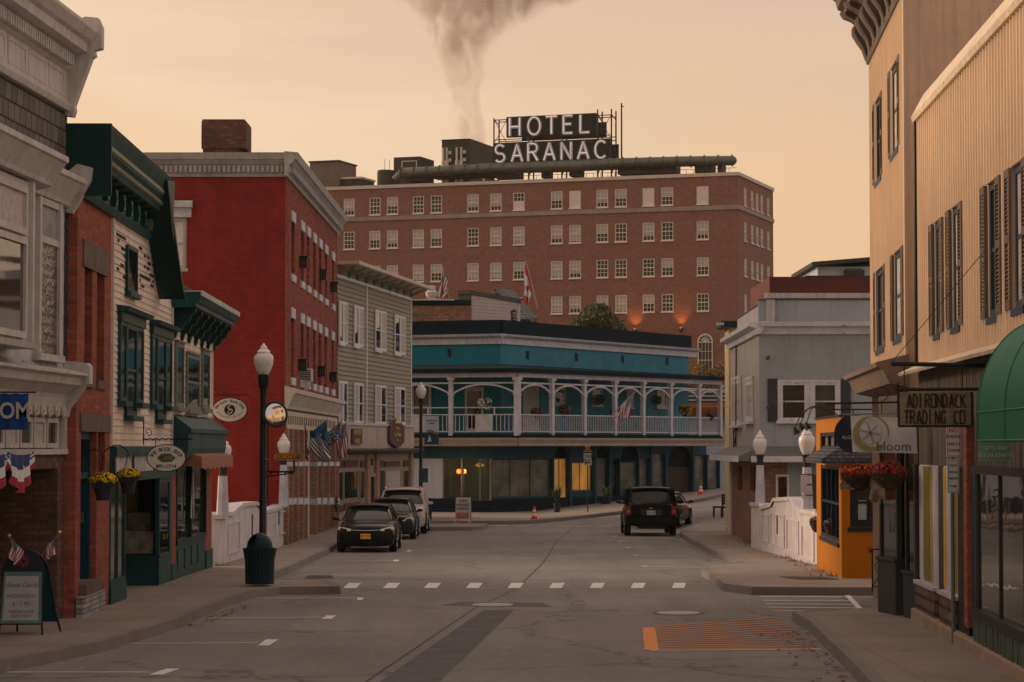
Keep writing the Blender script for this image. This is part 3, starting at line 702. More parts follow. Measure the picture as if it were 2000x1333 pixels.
# triple windows
for x0, x1, yt, yb2 in ((227, 273, 606, 0), (290, 329, 631, 0)):
    uu0, uu1 = b.u(x0), b.u(x1); zt1 = b.z(x0, yt + 20); W_ = uu1 - uu0
    ms0 = b.z(x0, 783 if x0 < 250 else 790); mc0 = b.z(x0 + 13, 812 if x0 < 250 else 819)
    a1, a2 = uu0 + W_ * .27, uu0 + W_ * .70
    o = window(b.o, (uu0, a1 - .04, ms0, zt1), -.03, GREEN, GL['mid'], t=.07, ny=1, sill=.1, name='window', depth=.01)
    o = window(b.o, (a1, a2, mc0, zt1), -.03, GREEN, GL['dark'], t=.09, ny=2, sill=.12, depth=.01)
    o = window(b.o, (a2 + .04, uu1, ms0, zt1), -.03, GREEN, GL['mid'], t=.07, ny=1, sill=.1, depth=.01)
    m = MB(); m.box(uu0 - .05, uu1 + .05, -.1, -.02, zt1, zt1 + .16); m.pr([(-.02, zt1 + .16), (-.2, zt1 + .17), (-.24, zt1 + .24), (-.02, zt1 + .27)], uu0 - .12, uu1 + .12, 'x'); m.build('window_hood', GREEN, b.o)
# storefront of C
TGR = paint('shopfront_green', px(24, 50, 47), .5, .25, 2, streak=.3, grime=.4)
z1 = zf; z2 = b.z(216, 892); z3 = b.z(216, 925); z4 = b.z(216, 943)
m = MB(); m.box(0, L, -.12, 0, z2, z1); m.box(0, L, -.1, 0, z4, z3)
for u in (0, L * .27, L * .62, L - .12): m.box(u, u + .12, -.09, 0, z3, z2)
m.box(L - .35, L, -.03, .6, zb, z4); m.build('shopfront_frame', TGR, b.o)
m = MB()
us_ = [0, L * .27, L * .62, L - .12]
for a, c in zip(us_, us_[1:]): m.box(a + .12, c, -.06, 0, z3, z2)
m.build('transom_panel', paint('cream_panel', px(160, 138, 118), .6, .3, 2, streak=.4), b.o)
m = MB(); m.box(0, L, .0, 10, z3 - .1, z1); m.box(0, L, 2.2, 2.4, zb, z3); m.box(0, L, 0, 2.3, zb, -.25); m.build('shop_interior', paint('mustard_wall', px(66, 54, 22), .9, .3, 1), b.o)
ud, ue2 = b.u(246), b.u(305)
zw0, zk = b.z(246, 1100), b.z(240, 1108)
m = MB()                                                             # glazed entry screen at the near end (sets back), then the bay
for u in (.0, .85, 1.7): m.box(u, u + .07, -.02, .06, zw0 - .25, z4)
m.box(0, 1.77, -.03, .07, zw0 - .3, zw0 - .2); o = m.build('entry_screen', TGR, b.o); MB().box(.07, 1.7, .01, .03, zw0 - .2, z4).build('pane', glass('screen_glass', (.05, .06, .06), .06, tint=(.09, .1, .09)), o)
MB().box(-.06, 1.77, -.05, .08, zb, zw0 - .3).build('bulkhead', TGR, b.o)
ua, ub2, uc = 3.3, b.u(309), L - .35
m = MB(); m.box(ub2 - .06, ub2 + .02, -.04, .04, zk, z4); m.box(ub2, uc, -.05, .05, zk - .06, zk); m.box(ub2, uc, -.04, .04, z4 - .1, z4)
m.box(ub2 - .02, ub2 + .02, .04, 1.3, zk - .06, zk); o = m.build('shop_window', TGR, b.o)
MB().box(ub2 + .02, uc, -.01, .01, zk, z4 - .1).build('pane', GL['shop'], o)
m = MB(); 
m.box(ub2, uc, -.03, .03, zb, zk - .06); m.poly([(ub2, -.02, zb), (ub2, 1.4, zb), (ub2, 1.4, zk - .06), (ub2, -.02, zk - .06)]); m.build('bulkhead', TGR, b.o)
m = MB(); m.box(ub2 + .1, uc, .1, .9, zk + .02, zk + .45); m.box(ub2 + .5, uc - .4, .2, .8, zk + .45, zk + .8); m.build('window_display', paint('display_boxes', px(110, 92, 80), .8, .6, 5), b.o)
MB().box(1.8, 2.6, 1.9, 2.1, -.2, 1.0).build('display_shelf', paint('display_boxes', px(110, 92, 80)), b.o)
# ------------------------------------------------------------------ D: lower clapboard with deep bracketed eave
b = Fac('corner_cafe', (XL(YC) + .0, YC + .02), (XL(YL(413)), YL(413)), 'low cream clapboard building with scalloped green eave brackets beside the bridge')
Db = b; L = b.L
ztop = b.z(334, 592); zf = b.z(340, 872)
m = MB(); m.poly([(0, 0, zf), (L, 0, zf), (L, 0, ztop + .4), (0, 0, ztop + .4)]); shell(m, 0, L, zb, ztop + .5, 10); clap(m, .02, L - .02, zf, ztop)
m.build('siding', CREAM, b.o)
m = MB(); m.box(L - .1, L + .02, -.04, .1, zf, ztop); m.build('corner_board', CREAM, b.o)
ze = b.z(445, 572, -.6); zc = b.z(334, 545, 0)
m = MB(); zz = b.z(350, 547, -.62)
yo = -.62
prof = [(0, zz - .3), (-.5, zz - .28), (-.5, zz - .2), (-.56, zz - .18), (yo, zz - .03), (yo, zz), (0, zz + .02)]
m.pr(prof, -.1, L + .25, 'x'); m.box(0, L + .01, -.04, 0, ztop - .02, zz - .3)
cor = m.build('cornice', GREEN, b.o)
m = MB(); m.box(-.1, L + .28, yo - .01, .5, zz + .021, zz + .05); m.box(-.1, L + .28, yo - .012, yo + .03, zz - .06, zz + .02); m.build('roof_flashing', paint('worn_metal', px(140, 128, 112), .45, .5, 3, chip=px(90, 80, 70), metal=.3), cor)
for i in range(7):
    u = .15 + (L - .2) * i / 6
    m = MB(); h = zz - .3
    m.pr([(0, h), (-.46, h), (-.46, h - .08), (-.38, h - .14), (-.34, h - .26), (-.24, h - .3), (-.2, h - .42), (-.1, h - .46), (-.06, h - .6), (0, h - .6)], u, u + .16, 'x'); m.build('bracket', DGREEN, cor)
for x0, x1, yt, yb2, mt in ((339, 353, 668, 795, 'mid'), (361, 384, 690, 800, 'dark'), (391, 404, 684, 798, 'mid')):
    window(b.o, b.r(x0, x1, yt, yb2), -.03, paint('drab_trim', px(92, 84, 68), .6, .3, 2), GL[mt], t=.09, ny=1 if mt == 'mid' else 2, sill=.06, depth=.01, top=.04)
# gable of the roof side, dark green, seen past the corner
m = MB(); g0 = b.p(412, 640, .6); g1 = b.p(432, 682, .6)
m.pr([(L - .3, ztop - .3), (L + .02, ztop - .1), (L + .5, ztop - 1.25), (L + .3, ztop - 1.5), (L - .3, ztop - 1.5)], .5, 4, 'y'); m.build('side_dormer', DGREEN, b.o)
# storefront D: canopy box, awning, piers
z0c, z1c = b.z(345, 878, -.5), b.z(345, 833, -.5)
m = MB(); m.pr([(0, z0c - .2), (-.3, z0c - .18), (-.34, z0c + .02), (-.34, z0c + .3), (-.4, z0c + .34), (-.4, z0c + .42), (0, z0c + .72)], .1, L + .05, 'x'); m.build('canopy', TGR, b.o)
for a, c in ((0, .75), (L - 1.3, L)):
    m = MB(); m.box(a, c, -.02, .6, zb, zf); m.build('brick_pier', BRB, b.o)
    m = MB(); m.box(a - .03, c + .03, -.05, .5, zb, b.z(340, 1100)); m.build('pier_base', TGR, b.o)
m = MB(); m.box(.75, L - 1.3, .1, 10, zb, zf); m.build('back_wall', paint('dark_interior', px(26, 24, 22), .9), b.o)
zk = b.z(350, 1055); um = 3.4
m = MB()
for u in (.8, um, L - 1.36): m.box(u, u + .09, -.04, .08, zk, z0c)
m.box(.75, L - 1.3, -.06, .1, zk - .08, zk); o = m.build('shop_window', DGREEN, b.o); MB().box(.8, L - 1.32, .03, .05, zk, z0c).build('pane', GL['shop'], o)
m = MB(); m.box(.75, L - 1.3, -.02, .09, zb, zk - .08)
for k in range(4): m.box(.95 + k * 1.25, 1.95 + k * 1.25, -.045, -.02, zk - .62, zk - .2)
m.build('bulkhead', TGR, b.o)
COP = paint('copper_cloth', px(130, 78, 56), .6, .3, 3, streak=.4)
m = MB(); n = 14
ya, yb3 = -.05, -.52; za, zb3 = z0c - .02, z0c - .16
for i in range(n):
    a, c = 1.0 + (L - 1.15) * i / n, 1.0 + (L - 1.15) * (i + 1) / n
    m.add([(a, ya, za), (c, ya, za), (c, yb3, zb3), (a, yb3, zb3), (a, yb3, zb3 - .24 - .03 * (i % 2)), (c, yb3, zb3 - .24 - .03 * (i % 2))], [(0, 1, 2, 3), (3, 2, 5, 4)])
m.add([(1.0, ya, za), (1.0, yb3, zb3), (1.0, yb3, zb3 - .24), (1.0, ya, za - .3)], [(0, 1, 2, 3)]); m.build('awning', COP, b.o, fix=False)
# ------------------------------------------------------------------ E: the tall red brick building (street face)
RED = brick('painted_red_brick', px(120, 34, 23), px(106, 29, 20), px(96, 26, 18), .26, .09, .012, stain=.5, stainc=px(82, 22, 16), rough=.8, bmp=.5, flake=px(150, 110, 96))
RUST = brick('weathered_red_brick', px(150, 70, 48), px(104, 44, 32), px(88, 42, 32), .24, .085, .010, stain=.75, stainc=px(84, 36, 26))
LIME = paint('limestone', px(165, 145, 135), .8, .25, 4, grime=.5, bmp=.6)
TRIMG = paint('grey_cornice_paint', px(140, 122, 108), .6, .25, 2, streak=.5, grime=.4)
BONE = paint('bone_trim', px(160, 136, 112), .6, .22, 2, streak=.4, grime=.3)
EA = (-7.05, 75.0); EY = 95.6; EB = (-7.05 + .0053 * 20.6, EY)
b = Fac('red_brick_building', EA, EB, 'tall red brick building with bracketed grey cornice and stone window heads beside the bridge')
E = b; L = b.L
zt = b.z(556, 325); 
cols = [(567, 574), (586, 592), (597, 604), (609.5, 616), (621, 627), (632.5, 638.5), (646.5, 651.5)]
zr = []
U = []
for x0, x1 in cols: U.append((b.u(x0), b.u(x1)))
w_ = 1.0
U = [((a + c) / 2 - w_ / 2, (a + c) / 2 + w_ / 2) for a, c in U]
r1t, r1b = b.z(570, 433), b.z(570, 536); r2t, r2b = b.z(570, 622), b.z(570, 738)
holes = [(a, c, zz0, zz1) for a, c in U for zz0, zz1 in ((r1b, r1t), (r2b, r2t))]
zsf = b.z(560, 770)
m = MB(); wall(m, 0, L, zsf, zt, holes, rev=.22); m.build('wall', RUST, b.o)
# front (bridge side) wall with its own window, back and roof
m = MB(); W2w = 9.5
pw = E.o; 
def ef(pxx, pyy):                                   # pixel -> (distance into the building, z) on the bridge-side wall plane u=0
    d = ray(pxx, pyy); n = b.ex; t = (b.A - CAM).dot(n) / d.dot(n); q = CAM + d * t; return ((q - b.A).dot(b.ey), q.z)
h0 = ef(334, 425); h1 = ef(364, 525); hy0, hy1 = sorted((h0[0], h1[0])); hz1, hz0 = h0[1], h1[1]
def xwall(m, y0, y1, z0, z1, holes, u=0.0, rev=.2):
    t = MB(); wall(t, y0, y1, z0, z1, holes, rev=rev); m.add([(u + y, x, z) for x, y, z in t.v], t.f)
xwall(m, 0, W2w, zb - 3, zt, [(hy0, hy1, hz0, hz1)])
m.build('painted_wall', RED, b.o)
m = MB(); m.poly([(0, 0, zt), (L, 0, zt), (L, W2w, zt), (0, W2w, zt)]); m.poly([(L, 0, zb), (L, W2w, zb), (L, W2w, zt), (L, 0, zt)]); m.poly([(0, W2w, zb), (L, W2w, zb), (L, W2w, zt), (0, W2w, zt)]); m.build('rear_wall', RUST, b.o)
# side window (local frame turned)
sw = empty('side_window', (0, hy1, 0), -pi / 2); sw.parent = b.o
window(sw, (0, hy1 - hy0, hz0, hz1), .1, WHITE, GL['blind'], t=.12, ny=2, sill=.1)
m = MB(); m.box(-.15, hy1 - hy0 + .15, -.1, .05, hz1, hz1 + .28); m.pr([(-.1, hz1 + .28), (-.26, hz1 + .3), (-.28, hz1 + .5), (-.1, hz1 + .52)], -.2, hy1 - hy0 + .2, 'x'); m.build('window_head', LIME, sw)
for i, (a, c) in enumerate(U):
    for j, (z0, z1) in enumerate(((r1b, r1t), (r2b, r2t))):
        window(b.o, (a, c, z0, z1), .14, WHITE, GL['mid' if (i + j) % 3 else 'dark'], t=.08, proud=.02, ny=2, sill=0, depth=.06)
        MB().box(a - .1, c + .1, -.05, .1, z1, z1 + .34).build('lintel', LIME, b.o, bev=.02)
        MB().box(a - .08, c + .08, -.07, .1, z0 - .24, z0).build('sill', LIME, b.o, bev=.02)
# cornice on both faces
P = [(0, 0), (-.08, 0), (-.1, .1), (-.14, .12), (-.14, .34), (-.2, .38), (-.3, .5), (-.36, .52), (-.40, .66), (-.42, .72), (0, .76)]
m = MB(); m.pr([(y, zt - .3 + z) for y, z in P], -.4, L + .3, 'x'); m.pr([(-.0 + y, zt - .3 + z) for y, z in P], .1, W2w, 'y') if 0 else None
for i in range(len(P) - 1):
    y0, z0 = P[i]; y1, z1 = P[i + 1]; m.poly([(y0, y0, zt - .3 + z0), (y1, y1, zt - .3 + z1), (y1, W2w, zt - .3 + z1), (y0, W2w, zt - .3 + z0)])
cor = m.build('cornice', TRIMG, b.o)
for i in range(44):
    pass
m = MB()
for i in range(64):
    y = -.1 + i * .15
    if y < W2w: m.box(-.25, -.135, y, y + .075, zt - .17, zt + .03)
m.build('dentil_band', TRIMG, cor); m = MB()
for i in range(130):
    u = i * .16
    if u < L: m.box(u, u + .08, -.25, -.135, zt - .17, zt + .03)
m.build('dentil_band', TRIMG, cor)
# chimney
c0 = at(396, 298, 77.5); c1 = at(481, 236, 77.5); c2 = at(478, 298, 77.5)
ch = empty('chimney'); ch.parent = b.o; bi = b.o
bpy.context.view_layer.update()
inv = b.o.matrix_world.inverted()
m = MB(); m.box(c0.x, c1.x - .25, 77.5, 79, zt, c1.z - .9); m.box(c0.x - .04, c1.x, 77.45, 79.05, c1.z - .9, c1.z - .02); m.box(c0.x - .02, c1.x - .05, 77.47, 79.03, c1.z - .02, c1.z + .04); m.xf(inv); bpy.data.objects.remove(ch)
ch = m.build('chimney', BRD, b.o)
m = MB(); m.box(c0.x + .05, c1.x - .2, 77.4, 77.49, zt + .42, zt + .46); m.xf(inv); m.build('flashing', LIME, ch)
# security floodlight boxes under some windows
for x, y in ((587, 511), (626, 536), (648, 560), (586, 713), (624, 726), (647, 737)):
    u = b.u(x - 4); z = b.z(x - 4, y)
    e = empty('lantern', (u, 0, z)); e.parent = b.o
    m = MB(); m.box(-.02, .35, -.3, 0, .15, .2); m.box(.0, .33, -.26, -.02, -.18, .15); o = m.build('lantern_box', BLACK, e); MB().box(-.008, .0, -.23, -.05, -.13, .1).build('lantern_glass', GL['mid'], e)
e = empty('air_conditioner', b.w(b.u(589), -.0, b.z(589, 735)), b.o.rotation_euler.z, 'white window air conditioner on an angled bracket on the red brick building', 'air conditioner')
m = MB(); m.box(-.3, .35, -.35, .1, -.2, .25); m.build('case', WHITE, e, bev=.02)
m = MB(); m.tube([(.3, -.33, -.22), (.3, -.02, -.6)], .02); m.tube([(-.25, -.33, -.22), (-.25, -.02, -.6)], .02); m.build('bracket', WHITE, e)
m = MB(); [m.box(-.305, -.3, -.32, .02, -.15 + k * .06, -.12 + k * .06) for k in range(6)]; m.build('grille', BLACK, e)
# storefront of E
z1 = b.z(560, 757); z2 = b.z(560, 799); z3 = b.z(560, 838)
m = MB(); m.pr([(0, z2 + .0), (-.1, z2), (-.12, z2 + .1), (-.3, z2 + .45), (-.36, z2 + .48), (-.36, z2 + .62), (0, z2 + .7)], -.05, L, 'x'); m.build('storefront_cornice', BONE, b.o)
m = MB(); m.box(0, L, -.02, .3, z3 + .55, z2); m.build('fascia', paint('plum_fascia', px(104, 64, 56), .7, .3, 2), b.o)
m = MB(); m.box(.3, L - .3, -.06, .0, z3, z3 + .55)
DK = paint('dark_relief', px(40, 26, 22), .8)
m.build('frieze', paint('cream_frieze', px(168, 136, 104), .7, .2, 3), b.o)
m = MB()
for i in range(28): m.box(.6 + i * .68, .76 + i * .68, -.075, -.06, z3 + .14, z3 + .42)
m.build('relief_pattern', DK, b.o)
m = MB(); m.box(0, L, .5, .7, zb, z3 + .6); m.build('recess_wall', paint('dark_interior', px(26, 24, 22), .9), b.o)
PIER = brick('pier_brick', px(128, 62, 44), px(96, 44, 34), px(90, 56, 44), .22, .08, .012, stain=.4)
TANB = brick('tan_brick', px(160, 112, 80), px(136, 88, 62), px(110, 80, 62), .22, .08, .012, stain=.4)
pc = [(558, 562), (566, 572), (577, 584), (588, 596), (614, 620), (625, 632), (638, 645), (650, 657)]
for i, (x0, x1) in enumerate(pc):
    u0, u1 = b.u(x0), b.u(x1) if x1 < 657 else L
    m = MB(); m.box(u0, u1, -.1 if i % 2 else -.02, .5, zb, z3); m.build('brick_pier', PIER, b.o)
    m = MB(); m.box(u0 - .22, u0, -.12, .5, zb, z3); m.build('pier_trim', TANB, b.o)
    MB().box(u0 - .24, u1 + .02, -.14, .3, b.z(x0, 986), b.z(x0, 974)).build('stone_band', LIME, b.o)
    MB().box(u0 - .24, u1 + .02, -.14, .3, b.z(x0, 911), b.z(x0, 903)).build('stone_band', LIME, b.o)
MB().box(b.u(597), b.u(602), -.05, .3, zb, z3).build('column', BONE, b.o)
m = MB(); m.box(b.u(602), b.u(613), .2, .26, b.z(602, 1010), z3); m.build('shop_window', GL['shop'], b.o)
# ------------------------------------------------------------------ bridge parapets
PWH = paint('painted_concrete', px(168, 142, 128), .75, .2, 1.5, streak=.35, grime=.45)
def parapet(A, B, label, profile, panels, slots):
    q = Fac('bridge_parapet', A, B, label, 'parapet', 'white parapets on both sides of the bridge')
    pts = [(0, zb)] + profile + [(q.L, zb)]
    m = MB(); m.pr([(u, z) for u, z in pts], 0, .3, 'y'); m.build('parapet_wall', PWH, q.o, bev=.015)
    m = MB()
    for (u, z), (u2, z2) in zip(profile, profile[1:]):
        m.add([(u, -.05, z), (u2, -.05, z2), (u2, .35, z2), (u, .35, z), (u, -.05, z + .1), (u2, -.05, z2 + .1), (u2, .35, z2 + .1), (u, .35, z + .1)], [(0, 1, 5, 4), (4, 5, 6, 7), (3, 7, 6, 2), (0, 4, 7, 3), (1, 2, 6, 5)]) if abs(u2 - u) > .01 else None
    m.build('coping', PWH, q.o)
    for (u0, u1, z0, z1) in panels:
        m = MB(); t = .05; m.box(u0, u1, -.03, 0, z0, z0 + t); m.box(u0, u1, -.03, 0, z1 - t, z1); m.box(u0, u0 + t, -.03, 0, z0 + t, z1 - t); m.box(u1 - t, u1, -.03, 0, z0 + t, z1 - t); m.build('panel_moulding', PWH, q.o)
    for u, z0, z1 in slots:
        MB().box(u - .12, u + .12, -.012, .0, z0, z1).build('slot', paint('dark_slot', px(34, 40, 44), .8), q.o)
    return q
q = Fac('tmp', (-7.05, 57.6), (-7.05, 74.8), 'x'); 
pp = [(421, 1014), (440, 1014), (441, 1008), (452, 1008), (472, 990), (500, 987), (512, 998), (518, 1003), (545, 996), (559.5, 990)]
prof = [q.p(x, y) for x, y in pp]; prof = [(0, prof[0][1])] + prof[1:-1] + [(q.L, prof[-1][1])]
gp = [(q.u(445), q.u(468), q.z(445, 1085), q.z(445, 1022)), (q.u(521), q.u(538), q.z(521, 1052), q.z(521, 1008)), (q.u(546), q.u(557), q.z(546, 1046), q.z(546, 1000))]
gs = [(q.u(493), q.z(493, 1048), q.z(493, 1005)), (q.u(545), q.z(545, 1025), q.z(545, 998))]
bpy.data.objects.remove(q.o)
QL = parapet((-7.05, 57.6), (-7.05, 74.8), 'white panelled bridge parapet on the left, in front of the red brick building', prof, gp, gs)
q = Fac('tmp', (7.25, 73.5), (7.25, 55.5), 'x')
pp = [(1474, 990), (1486, 990), (1487, 997), (1508, 990), (1512, 980), (1545, 978), (1562, 1002), (1586, 1006), (1604, 1012)]
prof = [q.p(x, y) for x, y in pp]; prof = [(0, prof[0][1])] + prof[1:-1] + [(q.L, q.z(1590, 1008))]
gp = [(q.u(1488), q.u(1502), q.z(1488, 1056), q.z(1488, 1003)), (q.u(1506), q.u(1532), q.z(1506, 1062), q.z(1506, 1000)), (q.u(1537), q.u(1560), q.z(1537, 1075), q.z(1537, 1012)), (q.u(1566), q.u(1590), q.z(1566, 1088), q.z(1566, 1024))]
gs = [(q.u(1517.5), q.z(1517, 1043), q.z(1517, 1003))]
bpy.data.objects.remove(q.o)
QR = parapet((7.25, 73.5), (7.25, 55.5), 'white panelled bridge parapet on the right, in front of the grey building', prof, gp, gs)
struct('river', MB().poly([(-80, 57.5, -4), (80, 57.5, -4), (80, 74.6, -4), (-80, 74.6, -4)]), glass('water', (.03, .035, .03), .1))
# ------------------------------------------------------------------ F: sage clapboard building
SAGE = paint('sage_clapboard', px(120, 102, 80), .65, .12, 1, grime=.3)
WTR = paint('pale_window_trim', px(172, 150, 140), .55, .12, 2)
b = Fac('sage_building', (-7.0, 96.5), (-4.70, 112), 'three storey sage green clapboard building with paired white windows')
Fb = b; L = b.L
zt = b.z(668, 545); zf = b.z(672, 834)
m = MB(); m.poly([(0, 0, zf), (L, 0, zf), (L, 0, zt + .3), (0, 0, zt + .3)]); shell(m, 0, L, zb, zt + .3, 7); clap(m, 0, L, zf, zt, .19, proud=.05); m.build('siding', SAGE, b.o)
m = MB(); u = b.u(714); m.box(u - .08, u + .08, -.06, 0, zf, zt); m.box(L - .12, L + .03, -.06, .05, zf, zt); m.box(0, L, -.06, 0, zt, zt + .12); m.build('corner_board', WTR, b.o)
ro = b.z(690, 506, -.9)
m = MB(); m.add([(-.3, -.9, ro), (L + .3, -.9, ro), (L + .3, .0, zt + .6), (-.3, 0, zt + .6), (-.3, -.9, ro - .16), (L + .3, -.9, ro - .16), (L + .3, 0, zt + .44), (-.3, 0, zt + .44)], [(0, 1, 2, 3), (0, 4, 5, 1), (4, 7, 6, 5), (0, 3, 7, 4), (1, 5, 6, 2)]) if 0 else None
zz = ro
m.box(-.2, L + .35, -.95, 7, zz - .14, zz); m.build('roof', paint('eave_metal', px(164, 132, 110), .6, .2, 2, streak=.4), b.o)
m = MB(); m.box(0, L, -.03, 0, zt + .12, zz - .14); fr = m.build('frieze', paint('sage_frieze', px(96, 94, 78), .7, .2, 2), b.o)
for i in range(10):
    u = .3 + (L - .5) * i / 9
    m = MB(); m.add([(u - .05, -.03, zt + .12), (u + .05, -.03, zt + .12), (u + .05, -.03, zt + .3), (u - .05, -.03, zt + .3), (u - .05, -.8, zz - .16), (u + .05, -.8, zz - .16), (u + .05, -.66, zz - .15), (u - .05, -.66, zz - .15)], [(0, 1, 5, 4), (2, 3, 7, 6), (0, 4, 7, 3), (1, 2, 6, 5)]); m.box(u - .05, u + .05, -.12, -.03, zt + .1, zz - .15); m.build('bracket', SAGE, fr)
for x0, x1, t1, b1, t2, b2 in ((657, 674.5, 587, 671, 743, 829), (688, 705, 596, 676, 747, 828), (729.5, 750.5, 604, 684, 751, 829), (767.5, 788, 614, 691, 755, 829)):
    for t, bb, k in ((t1, b1, 0), (t2, b2, 1)):
        u0, u1, z0, z1 = b.r(x0, x1, t, bb); u0 = max(.05, u0); mid = (u0 + u1) / 2
        for s, (a, c) in enumerate(((u0, mid), (mid, u1))): window(b.o, (a, c - .002, z0, z1), -.05, WTR, GL['dark' if (s + k) % 2 == 0 else 'curtain'], t=.12, proud=.05, ny=2, sill=.06 if s == 0 else 0, depth=.0)
# fascia and storefront
PF = paint('pink_grey_fascia', px(150, 122, 104), .65, .12, 1.5, streak=.25)
z1 = b.z(672, 830); z2 = b.z(672, 878)
m = MB(); m.box(-.0, L + .03, -.16, 0, z2, z1); m.build('fascia', PF, b.o)
m = MB(); m.box(0, L + .06, -.22, -.1, z1 - .003, z1 + .1)
for x in (672, 697, 730, 762): m.box(b.u(x), b.u(x) + .06, -.185, -.16, z2, z1)
m.build('fascia_trim', paint('fascia_trim', px(160, 132, 114), .6), b.o)
m = MB(); m.pr([(0, z2 - .22), (-.5, z2 - .12), (-.6, z2 - .04), (-.6, z2), (0, z2 + .05)], -.1, L + .4, 'x'); m.build('canopy', paint('dark_canopy', px(70, 58, 50), .6, .3, 2), b.o)
CRM = paint('storefront_cream', px(128, 102, 82), .65, .15, 2, streak=.3); MAR = paint('maroon_panel', px(72, 38, 36), .6, .2, 2)
m = MB(); m.box(-.1, L, 0, .4, zb, z2); m.build('storefront_wall', CRM, b.o)
def fr_(x0, x1, y0, y1, mat, nm, d=-.05, t=None):
    r = b.r(x0, x1, y0, y1)
    if t is not None: window(b.o, r, 0, CRM, mat, t=t, proud=.06, ny=1, sill=0, depth=-.005, name=nm)
    else: MB().box(r[0], r[1], d, -.0, r[2], r[3]).build(nm, mat, b.o)
for x0, x1, y0, y1 in ((659, 669, 900, 914), (671, 698, 900, 913), (703, 713, 900, 913), (738, 749, 900, 913), (751, 780, 902, 912), (787, 797, 900, 912), (659, 669, 988, 1001), (671, 703, 984, 997)): fr_(x0, x1, y0, y1, MAR, 'panel')
for x0, x1, y0, y1, g_ in ((659, 669, 921, 980, 'mid'), (670, 697, 920, 977, 'dark'), (701, 711, 919, 976, 'mid'), (738, 750, 918, 974, 'mid'), (751, 781, 918, 972, 'curtain'), (787, 797, 918, 960, 'mid'), (720, 727, 894, 912, 'dark')): fr_(x0, x1, y0, y1, GL[g_], 'shop_window', t=.05)
for x0, x1 in ((713, 719), (731, 737), (798, 803)): MB().box(b.u(x0), b.u(x1), -.12, 0, zb, b.z(x0, 886)).build('brick_pier', TANB, b.o)
o = window(b.o, b.r(719.5, 731, 925, 1008), 0, CRM, GL['dark'], t=.15, ny=1, sill=0, proud=.08, name='door', depth=0)
def fsign(nm, label, x, y, w, h, pts, mat, dep=-.2, cat='sign'):
    return empty(nm, b.w(b.u(x), dep, b.z(x, y)), b.o.rotation_euler.z, label, cat)
# signs on F
GOLD = paint('gold_leaf', px(190, 140, 70), .4, .2, 5, metal=.3); BRN = paint('brown_sign', px(74, 46, 36), .6, .25, 4)
e = fsign('wooden_sign', 'small brown wooden sign with weathered lettering beside the flags', 687, 853, 1, 1, 0, 0, -.24)
u0, u1, z0, z1s = b.r(678, 697, 838, 868); w, h = (u1 - u0) / 2, (z1s - z0) / 2
MB().pr([(-w, -h), (w * .9, -h), (w, -h * .8), (w, h * .8), (w * .9, h), (-w, h)], 0, .06, 'y').build('board', BRN, e); text('WATER', .3, GOLD, e, (0, -.012, .15), sx=1.3); text('HOLE', .3, GOLD, e, (0, -.012, -.2), sx=1.3)
e = fsign('crest_sign', 'dark shield shaped sign with gold script on the pale fascia', 763.5, 850, 1, 1, 0, 0, -.3)
w = (b.u(778) - b.u(750)) / 2; h = .58
MB().pr([(-w, -h * .55), (0, -h * 1.05), (w, -h * .55), (w, h * .75), (w * .8, h * .75), (w * .55, h * .95), (w * .25, h * 1.12), (0, h * 1.25), (-w * .25, h * 1.12), (-w * .55, h * .95), (-w * .8, h * .75), (-w, h * .75)], 0, .1, 'y').build('board', BRN, e)
m = MB(); m.pr([(-w * .4, h * .9), (w * .4, h * .9), (0, h * 1.3)], -.03, 0, 'y'); m.build('finial', GOLD, e)
text('Welcome', .14, GOLD, e, (0, -.012, .3), sx=1.4); text('Lure Forge', .25, GOLD, e, (0, -.012, .02), sx=1.35, shear=.3); text('Bistro', .13, GOLD, e, (0, -.012, -.22), sx=1.4)
# ------------------------------------------------------------------ G: teal corner building with the porch
TEAL = paint('teal_stucco', px(12, 80, 84), .7, .18, 1.1, streak=.12, grime=.3)
TEALL = paint('teal_clapboard', px(10, 60, 66), .65, .15, 1.5, grime=.3)
TEALF = paint('weathered_teal', px(46, 92, 94), .75, .3, .9, streak=.45, grime=.45)
TEALN = paint('navy_teal_shopfront', px(18, 50, 56), .55, .22, 2, grime=.4); TEALB = paint('deep_teal_base', px(4, 20, 25), .7, .3, 2)
DROOF = paint('dark_shingle', px(4, 20, 25), .95, .4, 2, bmp=.8, grime=.5)
PWT = paint('porch_white', px(158, 136, 128), .55, .18, 2, streak=.35, grime=.4)
C0 = Vector((-.573, 123.3)); CL = Vector((-.0419 * 125.1, 125.1)); CR = Vector((.0731 * 141.5, 141.5))
ge = empty('porch_building', (C0.x, C0.y, 0), 0, 'long teal corner building with a two sided white arched porch over dark shopfronts', 'building')
def sub(A, B):
    q = Fac('wing_frame', (A[0], A[1]), (B[0], B[1]), ''); return q
wl = sub(CL - (C0 - CL).normalized() * 6, C0); wr = sub(C0, CR)
for w_ in (wl, wr):
    for k in ('label', 'category'):
        if k in w_.o: del w_.o[k]
def adopt(w_, nm):
    w_.o.name = nm; w_.o.parent = ge; w_.o.location = w_.A - Vector((C0.x, C0.y, 0))
zt = wr.z(978, 625); zc1 = wr.z(978, 653); zc0 = wr.z(978, 672); zr = wr.z(978, 716)
allw = []
